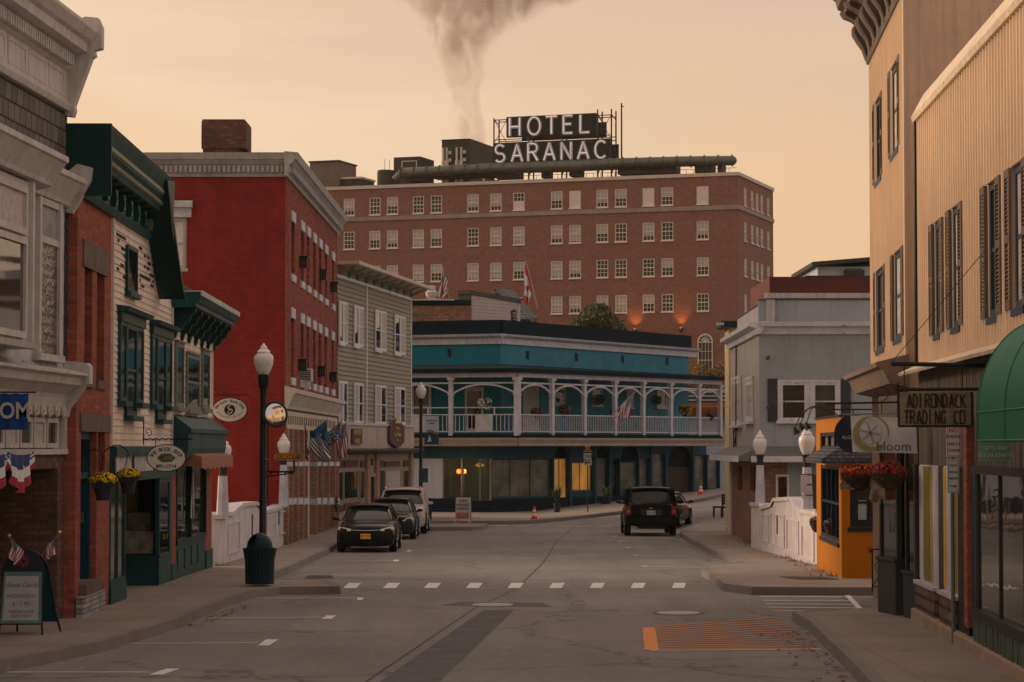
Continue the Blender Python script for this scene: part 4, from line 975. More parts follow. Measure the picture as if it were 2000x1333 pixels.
for w_, rw, mt in ((wl, 0, TEAL), (wr, 1, TEALF)):
    L = w_.L
    def bx(nm, mat, u0, u1, y0, y1, z0, z1):
        m = MB(); m.box(u0, u1, y0, y1, z0, z1); o = m.build(nm, mat, w_.o); return o
    m = MB(); m.poly([(0, 0, zr - 3.5), (L, 0, zr - 3.5), (L, 0, zc0), (0, 0, zc0)]); 
    if rw: m.poly([(L, 0, zb), (L, 9, zb), (L, 9, zc0), (L, 0, zc0)])
    m.build('upper_wall', mt, w_.o)
    u1 = L + (.15 if rw else .0)
    m = MB(); m.box(0, u1, -.12, 6, zc1 + .03, zt); m.build('parapet', DROOF, w_.o)
    u2 = L + (.9 if rw else .12)
    m = MB(); m.pr([(0, zc0), (-.1, zc0), (-.1, zc0 + .3), (-.2, zc0 + .32), (-.32, zc1 - .1), (-.36, zc1), (0, zc1 + .03)], 0 if not rw else -.1, u2, 'x'); m.build('cornice', PWT, w_.o)
    for x, y in (((878, 690),) if not rw else ((1030, 694), (1126, 698), (1216, 702), (1303, 706))):
        u, z = w_.p(x, y); m = MB(); m.box(u - .16 if rw else u - .1, u + .16 if rw else u + .1, -.015, 0, z - .22, z + .22); m.build('vent', TEALB, w_.o)
# porch frames
F0 = Vector((.27, 120.0)); FL = Vector((-.0419 * 121.5, 121.5)); FR_ = Vector((.0864 * 135.3, 135.3))
fl = sub(FL - (F0 - FL).normalized() * 4.2, F0); fr = sub(F0, FR_)
zd = fr.z(1011, 847.5); zbm = fr.z(1011, 729)
for w_, rw, cols in ((fl, 0, [752, 881, 1004]), (fr, 1, [1011, 1078, 1141, 1201, 1256, 1310, 1365, 1407])):
    for k in ('label', 'category'):
        if k in w_.o: del w_.o[k]
    L = w_.L; D = 3.3
    us = [w_.u(x) for x in cols]
    if not rw: us[-1] = L
    if rw: us[0] = 0
    us[-1] = min(us[-1], L - .1) if rw else us[-1]
    m = MB(); m.box(0, L, .0, D, zd - .14, zd); m.build('porch_floor', paint('porch_deck', px(60, 58, 54), .8, .3, 2), w_.o)
    m = MB(); m.pr([(.02, zd - .62), (-.14, zd - .6), (-.16, zd - .46), (-.28, zd - .3), (-.3, zd - .2), (.02, zd - .2)], 0, L, 'x'); m.build('deck_fascia', paint('deck_fascia_paint', px(140, 112, 92), .6, .2, 2, streak=.3), w_.o)
    m = MB(); m.box(0, L, -.1, .05, zd - .2, zd - .02); m.build('deck_edge', DROOF, w_.o)
    o_a, o_b = w_.w(0, -.35, 0), w_.w(L, -.35, 0); ww_ = wr if rw else wl; i_a, i_b = ww_.w(0, .0, 0), ww_.w(ww_.L, 0, 0)
    if rw: o_a = Vector((.35, 119.62, 0)); i_b = i_b + wr.ex * 3; o_b = o_b + w_.ex * .5
    else: o_b = Vector((.35, 119.62, 0))
    def lc(p, z): q_ = p - w_.A; return (q_.dot(w_.ex), q_.dot(w_.ey), z)
    m = MB(); m.add([lc(o_a, zbm + .02), lc(o_b, zbm + .02), lc(i_b, zr), lc(i_a, zr), lc(o_a, zbm + .24), lc(o_b, zbm + .24), lc(i_b, zr + .12), lc(i_a, zr + .12)], [(0, 1, 5, 4), (4, 5, 6, 7), (0, 3, 2, 1), (1, 2, 6, 5)]); m.build('porch_roof', DROOF, w_.o)
    m = MB(); m.box(0, L, -.08, .06, zbm - .2, zbm + .02); m.build('porch_beam', PWT, w_.o)
    m = MB(); m.box(0, L, -.03, .03, zbm - .52, zbm - .44); m.build('tie_rail', PWT, w_.o)
    za = zbm - 1.0
    for i, u in enumerate(us):
        big = .17 if (i == (0 if rw else len(us) - 1)) else .11
        if not rw and i == len(us) - 1: continue
        m = MB(); m.box(u - big, u + big, -.1, .1, zd - .1, zbm - .2); m.box(u - big - .06, u + big + .06, -.15, .15, zbm - .34, zbm - .2); m.box(u - big - .04, u + big + .04, -.13, .13, za - .1, za - .03); m.build('porch_post', PWT, w_.o)
    for a, c in zip(us, us[1:]):
        n = 14; m = MB(); t = .045; top = zbm - .55; h = top - za
        P_ = []
        for i in range(n + 1):
            x = -1 + 2 * i / n; P_.append((a + .1 + (c - a - .2) * i / n, za + h * (1 - abs(x) ** 2.2)))
        m.add([(u, y, z + dz) for u, z in P_ for y, dz in ((-.05, -t), (.05, -t), (.05, t), (-.05, t))], [(i * 4 + k, i * 4 + (k + 1) % 4, i * 4 + 4 + (k + 1) % 4, i * 4 + 4 + k) for i in range(n) for k in range(4)])
        m.build('arch', PWT, w_.o)
        zt_ = zd + .98; m = MB(); m.box(a + .1, c - .1, -.04, .04, zt_ - .06, zt_); m.box(a + .1, c - .1, -.03, .03, zd + .08, zd + .14)
        nb = max(6, int((c - a) / .17)) if rw else int((c - a) / .22)
        for i in range(nb):
            u = a + .12 + (c - a - .24) * (i + .5) / nb; m.box(u - .016, u + .016, -.012, .012, zd + .14, zt_ - .06)
        if not rw:
            mid = (a + c) / 2; m.box(mid - .45, mid + .45, -.03, .0, zd + .14, zt_ - .06)
            m.box(a + .1, c - .1, -.03, .03, zt_ + .3, zt_ + .35); m.box(mid + .5, mid + .56, -.03, .03, zt_ - .02, zt_ + .3)
        m.build('railing', PWT, w_.o)
# house wall behind the porch: windows, door
DOORW = paint('aged_white_door', px(140, 120, 108), .5, .2, 3)
def pw(w_, x0, x1, y0, y1, kind=None, nm='window'):
    r = w_.r(x0, x1, y0, y1, 0); return window(w_.o, r, -.01, PWT, GL[kind or 'dark'], t=.12, ny=2 if nm == 'window' else 1, proud=.06, sill=.05 if nm == 'window' else 0, depth=0, name=nm, top=.08, nx=1)
pw(wl, 805, 843, 750, 838, 'mid'); pw(wl, 909, 945, 760, 842, 'dark', 'door')
for x0, x1, y0, y1, k in ((1020, 1050, 752, 838, 'curtain'), (1082, 1102, 757, 790, 'mid'), (1155, 1175, 757, 792, 'mid'), (1222, 1236, 762, 796, 'curtain'), (1281, 1301, 764, 796, 'mid')): pw(wr, x0, x1, y0, y1, k)
# ground floor shopfronts: plane a little behind the porch edge
g0 = F0 + Vector((-1.35, .9)); 
sl_ = sub((FL - (F0 - FL).normalized() * 4.2) + Vector((0, .9)), g0); sr = sub(g0, FR_ + Vector((-.75, .9)))
for w_ in (sl_, sr):
    for k in ('label', 'category'):
        if k in w_.o: del w_.o[k]
zs = zd - .6
def sbx(w_, nm, mat, x0, x1, y0, y1, d0=-.02, d1=.1):
    r = w_.r(x0, x1, y0, y1); return MB().box(r[0], r[1], d0, d1, r[2], r[3]).build(nm, mat, w_.o)
L = sl_.L
GFS = paint('sign_band', px(26, 50, 54), .55, .3, 2, grime=.6)
MB().box(0, L, -.06, .3, sl_.z(900, 896), zs).build('sign_band', GFS, sl_.o)
MB().box(0, sl_.u(866), -.03, .3, sl_.z(830, 978), sl_.z(830, 896)).build('corrugated_panel', paint('white_corrugated', px(150, 136, 132), .6, .1, 1, streak=.25), sl_.o)
zk = sl_.z(900, 978); MB().box(0, L, -.05, .3, zb, zk).build('bulkhead', TEALB, sl_.o)
SG, t_, b_ = newmat('see_through_glass')
tr = nn(t_, 'ShaderNodeBsdfTransparent', i_Color=(.62, .66, .62, 1)); gl = nn(t_, 'ShaderNodeBsdfGlossy', i_Roughness=.08, i_Color=(.8, .8, .8, 1)); fz = nn(t_, 'ShaderNodeFresnel', i_IOR=1.55)
ms_ = nn(t_, 'ShaderNodeMixShader'); link(t_, mth(t_, 'ADD', fz.outputs[0], .04), ms_.inputs[0]); link(t_, tr.outputs[0], ms_.inputs[1]); link(t_, gl.outputs[0], ms_.inputs[2]); link(t_, ms_.outputs[0], t_.nodes['Material Output'].inputs[0])
ua = sl_.u(866); zg1 = sl_.z(900, 896)
m = MB()
for x in (866, 902, 938): m.box(sl_.u(x) - .035, sl_.u(x) + .035, -.04, .04, zk, zg1)
m.box(L - .05, L + .05, -.05, .05, zk, zg1); o = m.build('shop_window', paint('window_bar', px(96, 86, 76), .5), sl_.o)
MB().box(ua, L, .0, .012, zk, zg1).build('pane', SG, o)
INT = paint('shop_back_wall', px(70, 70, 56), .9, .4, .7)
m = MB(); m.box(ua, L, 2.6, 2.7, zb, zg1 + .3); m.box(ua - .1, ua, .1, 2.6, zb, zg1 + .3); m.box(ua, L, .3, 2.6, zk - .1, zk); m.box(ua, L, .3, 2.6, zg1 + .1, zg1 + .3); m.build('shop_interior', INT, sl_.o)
MB().box(ua + .3, ua + .8, .5, .9, zk, zk + 1.3).build('display', paint('display_boxes', px(110, 92, 80)), sl_.o)
LAMP = emit('lamp_glow', (1, .2, .015), 1.5)
def plamp(loc, e, r=.1, col=(1, .45, .12), par=None):
    l = bpy.data.lights.new('lamp_light', 'POINT'); l.energy = e; l.color = col; l.shadow_soft_size = r; o = bpy.data.objects.new('lamp_light', l); C.objects.link(o); o.location = loc
    if par: o.parent = par
    return o
e = empty('wall_lamp', sl_.w(sl_.u(899), -.22, sl_.z(899, 921)), 0, 'glowing orange globe lamp on the front of the porch building', 'lamp')
MB().lathe([(.01, -.13), (.1, -.1), (.13, 0), (.1, .1), (.01, .13)], n=12).build('globe', LAMP, e, smooth=True); MB().tube([(0, 0, 0), (0, .2, .1)], .02).build('bracket', BLACK, e); plamp((0, -.2, 0), 14, .12, (1, .4, .08), e)
e = empty('pendant_lamp', sl_.w(sl_.u(922), 1.2, sl_.z(922, 908)), 0, 'warm pendant lamp glowing inside the corner shop window', 'lamp')
MB().lathe([(.02, .1), (.2, .0), (.26, -.08), (.02, -.1)], n=12).build('lamp_shade', emit('warm_shade', (1, .4, .1), .8), e); MB().tube([(0, 0, .1), (0, 0, .5)], .01).build('cord', BLACK, e); plamp((0, 0, -.25), 30, .15, (1, .6, .25), e)
# right-hand shopfronts
L = sr.L
hl = []
def A_(x0, x1, yt, yb2, arch): r = sr.r(x0, x1, yt, yb2); hl.append((r, arch)); return r
arch_r = [(1083, 1111, 872, 990), (1163, 1189, 872, 975), (1212, 1248, 871, 958), (1304, 1352, 870, 968)]
rect_r = [(961, 1080, 897, 974), (1116, 1159, 903, 960), (1194, 1210, 895, 972), (1249, 1269, 895, 972), (1275, 1300, 886, 966), (1355, 1380, 889, 960), (1382, 1406, 889, 957)]
holes = [sr.r(*r) for r in arch_r + rect_r]
m = MB(); wall(m, 0, L, zb, zs, holes, rev=.3)
for r in holes[:4]:                                              # spandrels that round the arch heads
    cu = (r[0] + r[1]) / 2; w = (r[1] - r[0]) / 2; k = 8
    for s in (-1, 1):
        pts = [(cu + s * w, r[3])] + [(cu + s * w * cos(pi / 2 * i / k), r[3] - w * 1.0 * (1 - sin(pi / 2 * i / k))) for i in range(k + 1)]
        m.poly([(u, 0, z) for u, z in pts])
m.build('shopfront_wall', TEALN, sr.o)
WOOD = paint('brown_door_wood', px(54, 40, 32), .7, .3, 3)
YL_ = emit('lit_yellow_blind', (1, .40, .06), .30, (.3, .2, .06)); ty = YL_.node_tree; link(ty, rng(ty, noise(ty, vec(ty, 'obj', (1, 1, .4)), 1.3, 4), .3, .7, .08, .30), ty.nodes['Principled BSDF'].inputs['Emission Strength'])
gk = ['lit', 'tan', 'blind2', 'wood', 'blind2', 'lit', 'shop', 'blind2', 'blind2', 'blind2', 'blind2']
BL2 = glass('screened_glass', (.14, .16, .14), .1, tint=(.21, .22, .185)); TAN = paint('tan_screen', px(92, 78, 66), .7)
for r, k in zip(holes, gk):
    mt = {'lit': YL_, 'tan': TAN, 'blind2': BL2, 'wood': WOOD, 'shop': GL['shop']}[k]
    n = max(1, round((r[1] - r[0]) / 1.7)); 
    o = window(sr.o, (r[0], r[1], r[2], r[3] if r not in holes[:4] else r[3] - (r[1] - r[0]) / 2), .2, TEALN if k != 'lit' else paint('tan_frame', px(96, 76, 52), .6), mt, t=.06, proud=.04, nx=n if k != 'lit' else 2, ny=1, sill=0, mt=.05, name='shop_window', depth=.03)
for r in holes[:4]: MB().box(r[0], r[1], .24, .3, r[3] - (r[1] - r[0]) / 2, r[3]).build('fanlight', TEALB, sr.o)
MB().box(0, L, -.05, -.01, zb, sr.z(985, 975)).build('bulkhead', TEALB, sr.o)
MB().box(0, L, -.04, -.01, zs - .02, zs + .3).build('fascia', TEALN, sr.o)
for x in (1113, 1161, 1190, 1271, 1353): u = sr.u(x); MB().box(u - .1, u + .1, -.08, .0, zb, zs).build('pilaster', TEALN, sr.o)
# inside: floor slab so nothing shows through
m = MB(); m.poly([(C0.x - 6, 128, zs + .3), (C0.x, 123.4, zs + .3), (10, 141, zs + .3), (10, 150, zs + .3), (-6, 150, zs + .3)]); m.xf(Matrix.Translation((-C0.x, -C0.y, 0))); m.build('inner_floor', INT, ge)
for w_, nm in ((wl, 'left_wing'), (wr, 'right_wing'), (fl, 'left_porch'), (fr, 'right_porch'), (sl_, 'left_shopfront'), (sr, 'right_shopfront')): adopt(w_, nm.split('_')[1])
# fix: everything under the porch building must be at most part > sub-part: re-hang wing meshes on the building itself
bpy.context.view_layer.update()
gm = Matrix.Translation((C0.x, C0.y, 0))
for w_ in (wl, wr, fl, fr, sl_, sr):
    for ch in KIDS(w_.o):
        mw = w_.o.matrix_world @ ch.matrix_basis
        ch.parent = ge; ch.matrix_basis = gm.inverted() @ mw
    bpy.data.objects.remove(w_.o)
# ------------------------------------------------------------------ H: hotel
HB = brick('hotel_brick', px(128, 78, 58), px(108, 62, 46), px(118, 78, 60), .30, .10, .016, stain=.25, stainc=px(90, 54, 42), bmp=.2)
HTR = paint('hotel_trim', px(170, 140, 118), .7, .15, 1, grime=.2); HW = paint('hotel_window_frame', px(186, 156, 130), .6, .08, 2, grime=.15)
HC = Vector((.0938 * 195, 195)); hd = Vector((-1, .337)).normalized(); HLc = HC + hd * 50
b = Fac('hotel', (HLc.x, HLc.y), (HC.x, HC.y), 'large seven storey brown brick hotel with rows of white sash windows')
H = b; L = b.L
zt = b.z(1443, 343); D = 13.1
cols = [(670, 691), (720, 742), (755, 776), (805.5, 827), (840.6, 862.5), (912.6, 934.5), (957, 979.5), (1002, 1025), (1076, 1099), (1112, 1135), (1166, 1188), (1202, 1225), (1256, 1279), (1293, 1316), (1362, 1385.5)]
ww = 1.0
uc = [(b.u(a) + b.u(c)) / 2 for a, c in cols]
rows = [(b.z(1373, 364), b.z(1373, 399)), (b.z(1373, 432), b.z(1373, 468)), (b.z(1373, 503), b.z(1373, 538)), (b.z(1373, 573.5), b.z(1373, 608))]
dz = rows[2][0] - rows[3][0]; rows.append((rows[3][0] - dz, rows[3][1] - dz))
m = MB(); holes = []
for j, (z1, z0) in enumerate(rows):
    for i, u in enumerate(uc):
        if j == 4 and i > 8: continue
        holes.append((u - ww / 2, u + ww / 2, z0, z1))
wall(m, 0, L, -3, zt, holes, rev=.12); 
side = b.u(1443)
m.poly([(0, 0, -3), (0, 0, zt), (0, D, zt), (0, D, -3)]); m.poly([(0, D, -3), (0, D, zt), (L, D, zt), (L, D, -3)]); m.poly([(0, .3, zt - .3), (L, .3, zt - .3), (L, D, zt - .3), (0, D, zt - .3)])
m.build('front_wall', HB, b.o)
# right face
def hf(pxx, pyy):
    q0 = b.A + b.ex * L; d = ray(pxx, pyy); n = b.ex; t = (q0 - CAM).dot(n) / d.dot(n); q = CAM + d * t; return ((q - q0).dot(b.ey), q.z)
sc = [(1454, 1458.5), (1467.5, 1472), (1477, 1482), (1486, 1491), (1498, 1504)]
sy = [(hf(a, 500)[0] + hf(c, 500)[0]) / 2 for a, c in sc]
sh = [(y - .48, y + .48, z0, z1) for y in sy for z1, z0 in rows[:4]]
m = MB(); xwall(m, 0, D, -3, zt, sh, L, .0) if 0 else None
t2 = MB(); wall(t2, 0, D, -3, zt, sh, rev=.12); m.add([(L - y, x, z) for x, y, z in t2.v], t2.f); m.build('side_wall', HB, b.o)
m = MB(); m.box(-.1, L + .12, -.12, .3, zt, zt + .28); m.box(L - .3, L + .12, .3, D, zt, zt + .28); m.build('parapet_coping', HTR, b.o)
zc = b.z(1443, 404.5); m = MB(); m.box(0, L + .1, -.1, 0, zc - .18, zc + .16); m.box(L, L + .1, 0, D + .05, zc - .18, zc + .16); m.build('string_course', paint('string_course_stone', px(132, 104, 86), .8, .25, 1), b.o)
rh = random.Random(11)
bl = paint('hotel_blind', px(186, 152, 130), .7, .1, 3); gr_ = glass('hotel_glass', (.022, .026, .026), .08)
def hwin(par, r, y, state):
    o = window(par, r, y, HW, gr_, t=.07, proud=-.02, nx=3, ny=4, mt=.035, sill=.12, depth=.12, rail=.08)
    w, h = r[1] - r[0], r[3] - r[2]
    if state:
        f = {1: .45, 2: .92, 3: .7}[state]
        MB().box(.04, w - .04, .078, .084, h - .04 - (h - .08) * f, h - .04).build('blind', net, o)
    return o
net = paint('hotel_net_curtain', px(158, 130, 112), .8, .25, 3)
state = []
for k, r in enumerate(holes):
    i = [n for n in range(15) if abs(uc[n] - (r[0] + r[1]) / 2) < .1][0]; j = [n for n in range(5) if abs(rows[n][1] - r[2]) < .1][0]
    full = (j, i) in ((0, 12), (0, 14), (0, 7), (0, 9))
    st = 0 if full else rh.choice([2, 2, 3, 3, 1, 2, 0]) if i < 9 else rh.choice([0, 1, 2, 1, 3])
    o = hwin(b.o, r, .0, st)
    if full: MB().box(.05, ww - .05, .03, .05, .06, (r[3] - r[2]) * (.96 if i != 7 else .5)).build('shutter_blind', bl, o)
    if (j, i) == (2, 6): MB().box(.58, .84, .085, .095, .2, .58).build('lit_lamp', emit('bedside_lamp', (1, .5, .04), 1.3), o)
zf = empty('side_face', (L, 0, 0), pi / 2); zf.parent = b.o
for (y0, y1, z0, z1) in sh: 
    m = hwin(zf, (y0, y1, z0, z1), .0, rh.choice([1, 2, 3]))
bpy.context.view_layer.update()
for ch in KIDS(zf): mw = zf.matrix_basis @ ch.matrix_basis; ch.parent = b.o; ch.matrix_basis = mw
bpy.data.objects.remove(zf)
# arched blind panels above the top windows
for i in (1, 2, 3, 4, 6, 7, 8, 9, 10, 11, 12, 13, 14):
    n = 10; r = .62; m = MB()
    for k in range(n):
        a0, a1 = pi * k / n, pi * (k + 1) / n
        m.poly([(uc[i] + r * cos(a0), -.012, rows[0][0] + .1 + r * sin(a0)), (uc[i] + r * cos(a1), -.012, rows[0][0] + .1 + r * sin(a1)), (uc[i] + (r + .16) * cos(a1), -.012, rows[0][0] + .1 + (r + .16) * sin(a1)), (uc[i] + (r + .16) * cos(a0), -.012, rows[0][0] + .1 + (r + .16) * sin(a0))])
    m.build('arch_course', HB, b.o)
# tall arched window at the lower right
u0, u1, z0, z1 = b.r(1363, 1393, 668, 704); r = (u1 - u0) / 2; cu = (u0 + u1) / 2
o = window(b.o, (u0, u1, z0 - 1.5, z1), -.03, HW, gr_, t=.08, nx=4, ny=4, proud=.03, sill=0, depth=.02)
m = MB(); n = 14
for k in range(n):
    a0, a1 = pi * k / n, pi * (k + 1) / n
    m.add([(cu + q_ * cos(a), y, z1 + q_ * sin(a)) for a in (a0, a1) for q_ in (r - .09, r + .02) for y in (-.08, .0)], [(0, 2, 6, 4), (2, 3, 7, 6), (0, 4, 5, 1)])
for a in (.5, 1.05, 1.57, 2.1, 2.64): m.tube([(cu, -.05, z1), (cu + r * cos(a), -.05, z1 + r * sin(a))], .03, 4)
m.tube([(cu + r * .45 * cos(pi * k / 8), -.05, z1 + r * .45 * sin(pi * k / 8)) for k in range(9)], .03, 4)
o = m.build('fanlight_frame', HW, b.o); MB().pr([(cu + r * cos(pi * k / 14), z1 + r * sin(pi * k / 14)) for k in range(15)], -.02, -.005, 'y').build('pane', gr_, o)
# uplights
for x, y in ((1242, 643), (1332, 641)):
    e = empty('wall_uplight', b.w(b.u(x), 0, b.z(x, y)), b.o.rotation_euler.z, 'glowing orange uplight low on the hotel wall, ' + ('left of the pair' if x < 1300 else 'above the arched window'), 'lamp', 'orange uplights on the hotel wall')
    MB().lathe([(.06, -.35), (.14, -.2), (.16, -.02), (.12, 0)], (0, -.2, 0), 10).build('fixture', BLACK, e); MB().lathe([(.10, 0), (.10, .03)], (0, -.2, 0.0), 10).build('bulb', LAMP, e)
    s = bpy.data.lights.new('lamp_light', 'SPOT'); s.energy = 170; s.color = (1, .33, .05); s.spot_size = R(75); s.spot_blend = .9; s.shadow_soft_size = .1
    q = bpy.data.objects.new('lamp_light', s); C.objects.link(q); q.parent = e; q.location = (0, -.42, -.12); q.rotation_euler = (R(180 - 14), 0, 0)
# ---- roof plant (things on the roof)
DK = paint('roof_plant_dark', px(58, 50, 40), .75, .3, 1); GAL = paint('galvanised', px(84, 76, 62), .35, .3, 2, metal=.6, streak=.3)
def hb(x0, x1, yt, yb2, dep): u0, u1, z0, z1 = b.r(x0, x1, yt, yb2, dep); return u0, u1, z0, z1
hr = b.o.rotation_euler.z
def htop(nm, u, dep, z, label, cat, grp=None): return empty(nm, b.w(u, dep, z), hr, label, cat, grp)
zr = zt - .3
u0, u1, z0, z1 = hb(605, 660, 318, 360, 5)
e = htop('rooftop_stairhouse', u0, 5, zr, 'brown brick stairhouse at the left end of the hotel roof', 'rooftop structure')
m = MB(); m.box(0, u1 - u0, 0, 4, 0, z1 - zr); m.build('wall', paint('stairhouse_brick', px(96, 76, 60), .85, .25, 1), e); m = MB(); m.box(-.1, u1 - u0 + .1, -.1, 4.1, z1 - zr, z1 - zr + .12); m.build('roof_edge', DK, e); m = MB(); m.box(u1 - u0, u1 - u0 + 1.9, .5, 3.6, 0, (z1 - zr) * .55); m.build('lower_wall', DK, e); MB().box(u1 - u0, u1 - u0 + 2.0, .4, 3.7, (z1 - zr) * .55, (z1 - zr) * .6).build('lower_roof', HTR, e)
u0, u1, z0, z1 = hb(738, 768, 334, 350, 5)
e = htop('water_tank', (u0 + u1) / 2, 5, zr, 'low round tank with thin aerials on the hotel roof', 'tank'); r = (u1 - u0) / 2
MB().lathe([(r * .9, 0), (r, .2), (r, z1 - zr - .15), (r * .94, z1 - zr)], n=20).build('tank', DK, e); m = MB(); m.tube([(-.1, 0, z1 - zr), (-.1, 0, z1 - zr + 1)], .02, 4); m.build('aerial', BLACK, e); MB().tube([(.35, 0, z1 - zr), (.35, 0, z1 - zr + .9)], .02, 4).build('aerial', BLACK, e)
u0, u1, z0, z1 = hb(769, 820, 308, 350, 5)
e = htop('rooftop_unit', u0, 5, zr, 'dark boxy rooftop unit left of the cooling tower', 'rooftop unit'); w = u1 - u0
MB().box(0, w, 0, 3.4, 0, z1 - zr).build('housing', DK, e); m = MB(); a, c = w * .3, w * .88; d_ = z1 - zr
for bx_ in ((a, c, d_ - .42, d_ - .34), (a, c, d_ - 1.2, d_ - 1.12), (a, a + .08, d_ - 1.12, d_ - .42), (c - .08, c, d_ - 1.12, d_ - .42)): m.box(bx_[0], bx_[1], -.04, 0, bx_[2], bx_[3])
m.build('hatch_frame', HTR, e)
u0, u1, z0, z1 = hb(863, 917, 275, 326, 4)
e = htop('cooling_tower', u0, 4, zr, 'tall dark cooling tower with white pipes, smoke rising from it', 'cooling tower'); w = u1 - u0; h = z1 - zr; CT = (u0, w, z1)
MB().box(0, w, 0, 6.5, .6, h).build('housing', DK, e); m = MB(); [m.box(w * i, w * i + .1, .1, .3, 0, .6) for i in (.05, .5, .9)]; m.box(-.05, w + .05, -.05, 6.55, h, h + .07); m.build('frame', BLACK, e)
for f in (.07, .2, .56, .72):
    m = MB(); m.tube([(w * f, -.15, .0), (w * f, -.15, h * .62)], .16, 10); m.tube([(w * f, -.15, h * .62), (w * f, -.15, h * .86)], .1, 8); m.build('pipe', HTR, e)
for f in (.3, .82): m = MB(); m.box(w * f - .1, w * f + .14, -.2, -.02, h * .74, h * .8); m.box(w * f - .1, w * f + .14, -.2, -.02, h * .6, h * .66); m.build('pipe_clamp', HTR, e)
m = MB(); m.box(w, w + .03, 3.2, 3.9, 1.5, 2.1); m.build('hatch', HTR, e)
m = MB()
for k in range(4): m.box(w + .02, w + .5, 5.6, 6.6, 1 + k * .7, 1.08 + k * .7)
m.tube([(w + .5, 6.0, .5), (w + .5, 6.0, h - .2)], .05, 6); m.build('ladder', BLACK, e)
# the silver duct
z_ = lambda x, y, d=1.6: b.p(x, y, d)
pth = [z_(772, 352), z_(785, 338), z_(960, 329.5), z_(1120, 325), z_(1215, 319), z_(1330, 316), z_(1430, 314)]
e = htop('air_duct', pth[0][0], 1.6, zr, 'long silver ventilation duct along the front of the hotel roof', 'duct'); ox = pth[0][0]
m = MB(); P_ = [(u - ox, 0, z - zr) for u, z in pth]; m.tube(P_, [.38, .42, .44, .5, .42, .44, .40], 14); P2 = P_[-1]
m.lathe([(.40, 0), (.36, .18), (.22, .32), (.02, .4)], n=14); k0 = len(m.v) - 4 * 14; m.xf(Matrix.Translation(P2) @ Matrix.Rotation(pi / 2, 4, 'Y'), k0); m.build('duct', GAL, e, smooth=True)
m = MB()
for i in range(26):
    f = i / 25; x = P_[1][0] + (P_[-1][0] - P_[1][0]) * f
    for a_, c_ in zip(P_, P_[1:]):
        if a_[0] <= x <= c_[0]: z = a_[2] + (c_[2] - a_[2]) * (x - a_[0]) / (c_[0] - a_[0])
    m.lathe([(.46, -.02), (.52, -.02), (.52, .02), (.46, .02)], n=14); m.xf(Matrix.Translation((x, 0, z)) @ Matrix.Rotation(pi / 2, 4, 'Y'), len(m.v) - 56)
m.build('duct_flanges', GAL, e)
m = MB()
for x0, x1, yt, yb2 in ((790, 830, 338, 352), (842, 960, 333, 346), (965, 1010, 332, 346), (1055, 1068, 330, 345), (1110, 1130, 326, 342), (1204, 1320, 320, 338), (1355, 1375, 320, 335), (1380, 1390, 320, 334), (1400, 1410, 320, 334), (1233, 1290, 309, 320), (1050, 1204, 325, 331)):
    u0, u1, z0, z1 = hb(x0, x1, yt, yb2, 1.6); m.box(u0 - ox, u1 - ox, .2 + rh.random() * .2, 1.8, z0 - zr - .1, z1 - zr)
m.build('duct_housing', DK, e)
m = MB()
for x in list(range(1020, 1440, 14)): u = b.u(x, .6) - ox; m.tube([(u, -1.0, 0), (u, -1.0, 1.0)], .018, 4)
m.tube([(b.u(1020, .6) - ox, -1.0, 1.0), (b.u(1440, .6) - ox, -1.0, 1.0)], .018, 4); m.build('guard_rail', BLACK, e)
# ---- the big rooftop sign
def zp(x, y, d=3.0): return b.p(x, y, d)
u0, zb1 = zp(962, 320); u1, _ = zp(1195, 318)
e = htop('hotel_sign', u0, 3.0, zr, 'big black rooftop sign with white neon letters on a steel frame', 'sign'); SG_ = e
def U_(x): return zp(x, 300)[0] - u0
def Z_(x, y): return zp(x, y)[1] - zr
SB = paint('sign_black', px(36, 32, 28), .6, .2, 2)
def board(x0, x1, yt, yb2): 
    o = MB().box(U_(x0), U_(x1), 0, .3, Z_(x0, yb2), Z_(x0, yt)).build('sign_board', SB, e); return U_(x0), U_(x1), Z_(x0, yb2), Z_(x0, yt)
bd1 = board(989, 1164, 229, 269); bd2 = board(963, 1192, 281, 321)
m = MB(); m.box(U_(1006), U_(1172), 1.8, 2.0, bd1[2] - .12, bd1[2] + 1.2); m.box(U_(985), U_(1196), 1.8, 2.0, bd2[2], bd2[3] - .25); m.build('rear_board', DK, e)
m = MB(); r = .07
top = Z_(962, 233)
for x in (962, 1030, 1095, 1165, 1192):
    u = U_(x); 
    for y in (.35, 1.7): m.tube([(u, y, 0), (u, y, top + (.1 if x < 1165 else .45))], r, 4)
    m.tube([(u, .35, top), (u, 1.7, top - .3)], .05, 4); m.tube([(u, .35, 1.2), (u, 1.7, 2.4)], .05, 4)
for z in (top - .05, bd1[2] - .12, bd2[3] + .05, bd2[2] - .1):
    for y in (.35, 1.7): m.tube([(U_(962), y, z), (U_(1192), y, z)], .04, 4)
for a_, c_ in ((962, 988), (1165, 1192)):
    m.tube([(U_(a_), .35, bd2[3]), (U_(c_), .35, top)], .025, 4); m.tube([(U_(c_), .35, bd2[3]), (U_(a_), .35, top)], .025, 4)
m.tube([(U_(1203), 1.7, 0), (U_(1203), 1.7, top + 1.1)], .07, 4); m.tube([(U_(1203), 1.7, top + .8), (U_(1208), 1.7, top + .8)], .04, 4)
m.build('steel_frame', BLACK, e)
def arc(cx, cy, rx, ry, a0, a1, n=12): return [(cx + rx * cos(R(a0 + (a1 - a0) * i / n)), cy + ry * sin(R(a0 + (a1 - a0) * i / n))) for i in range(n + 1)]
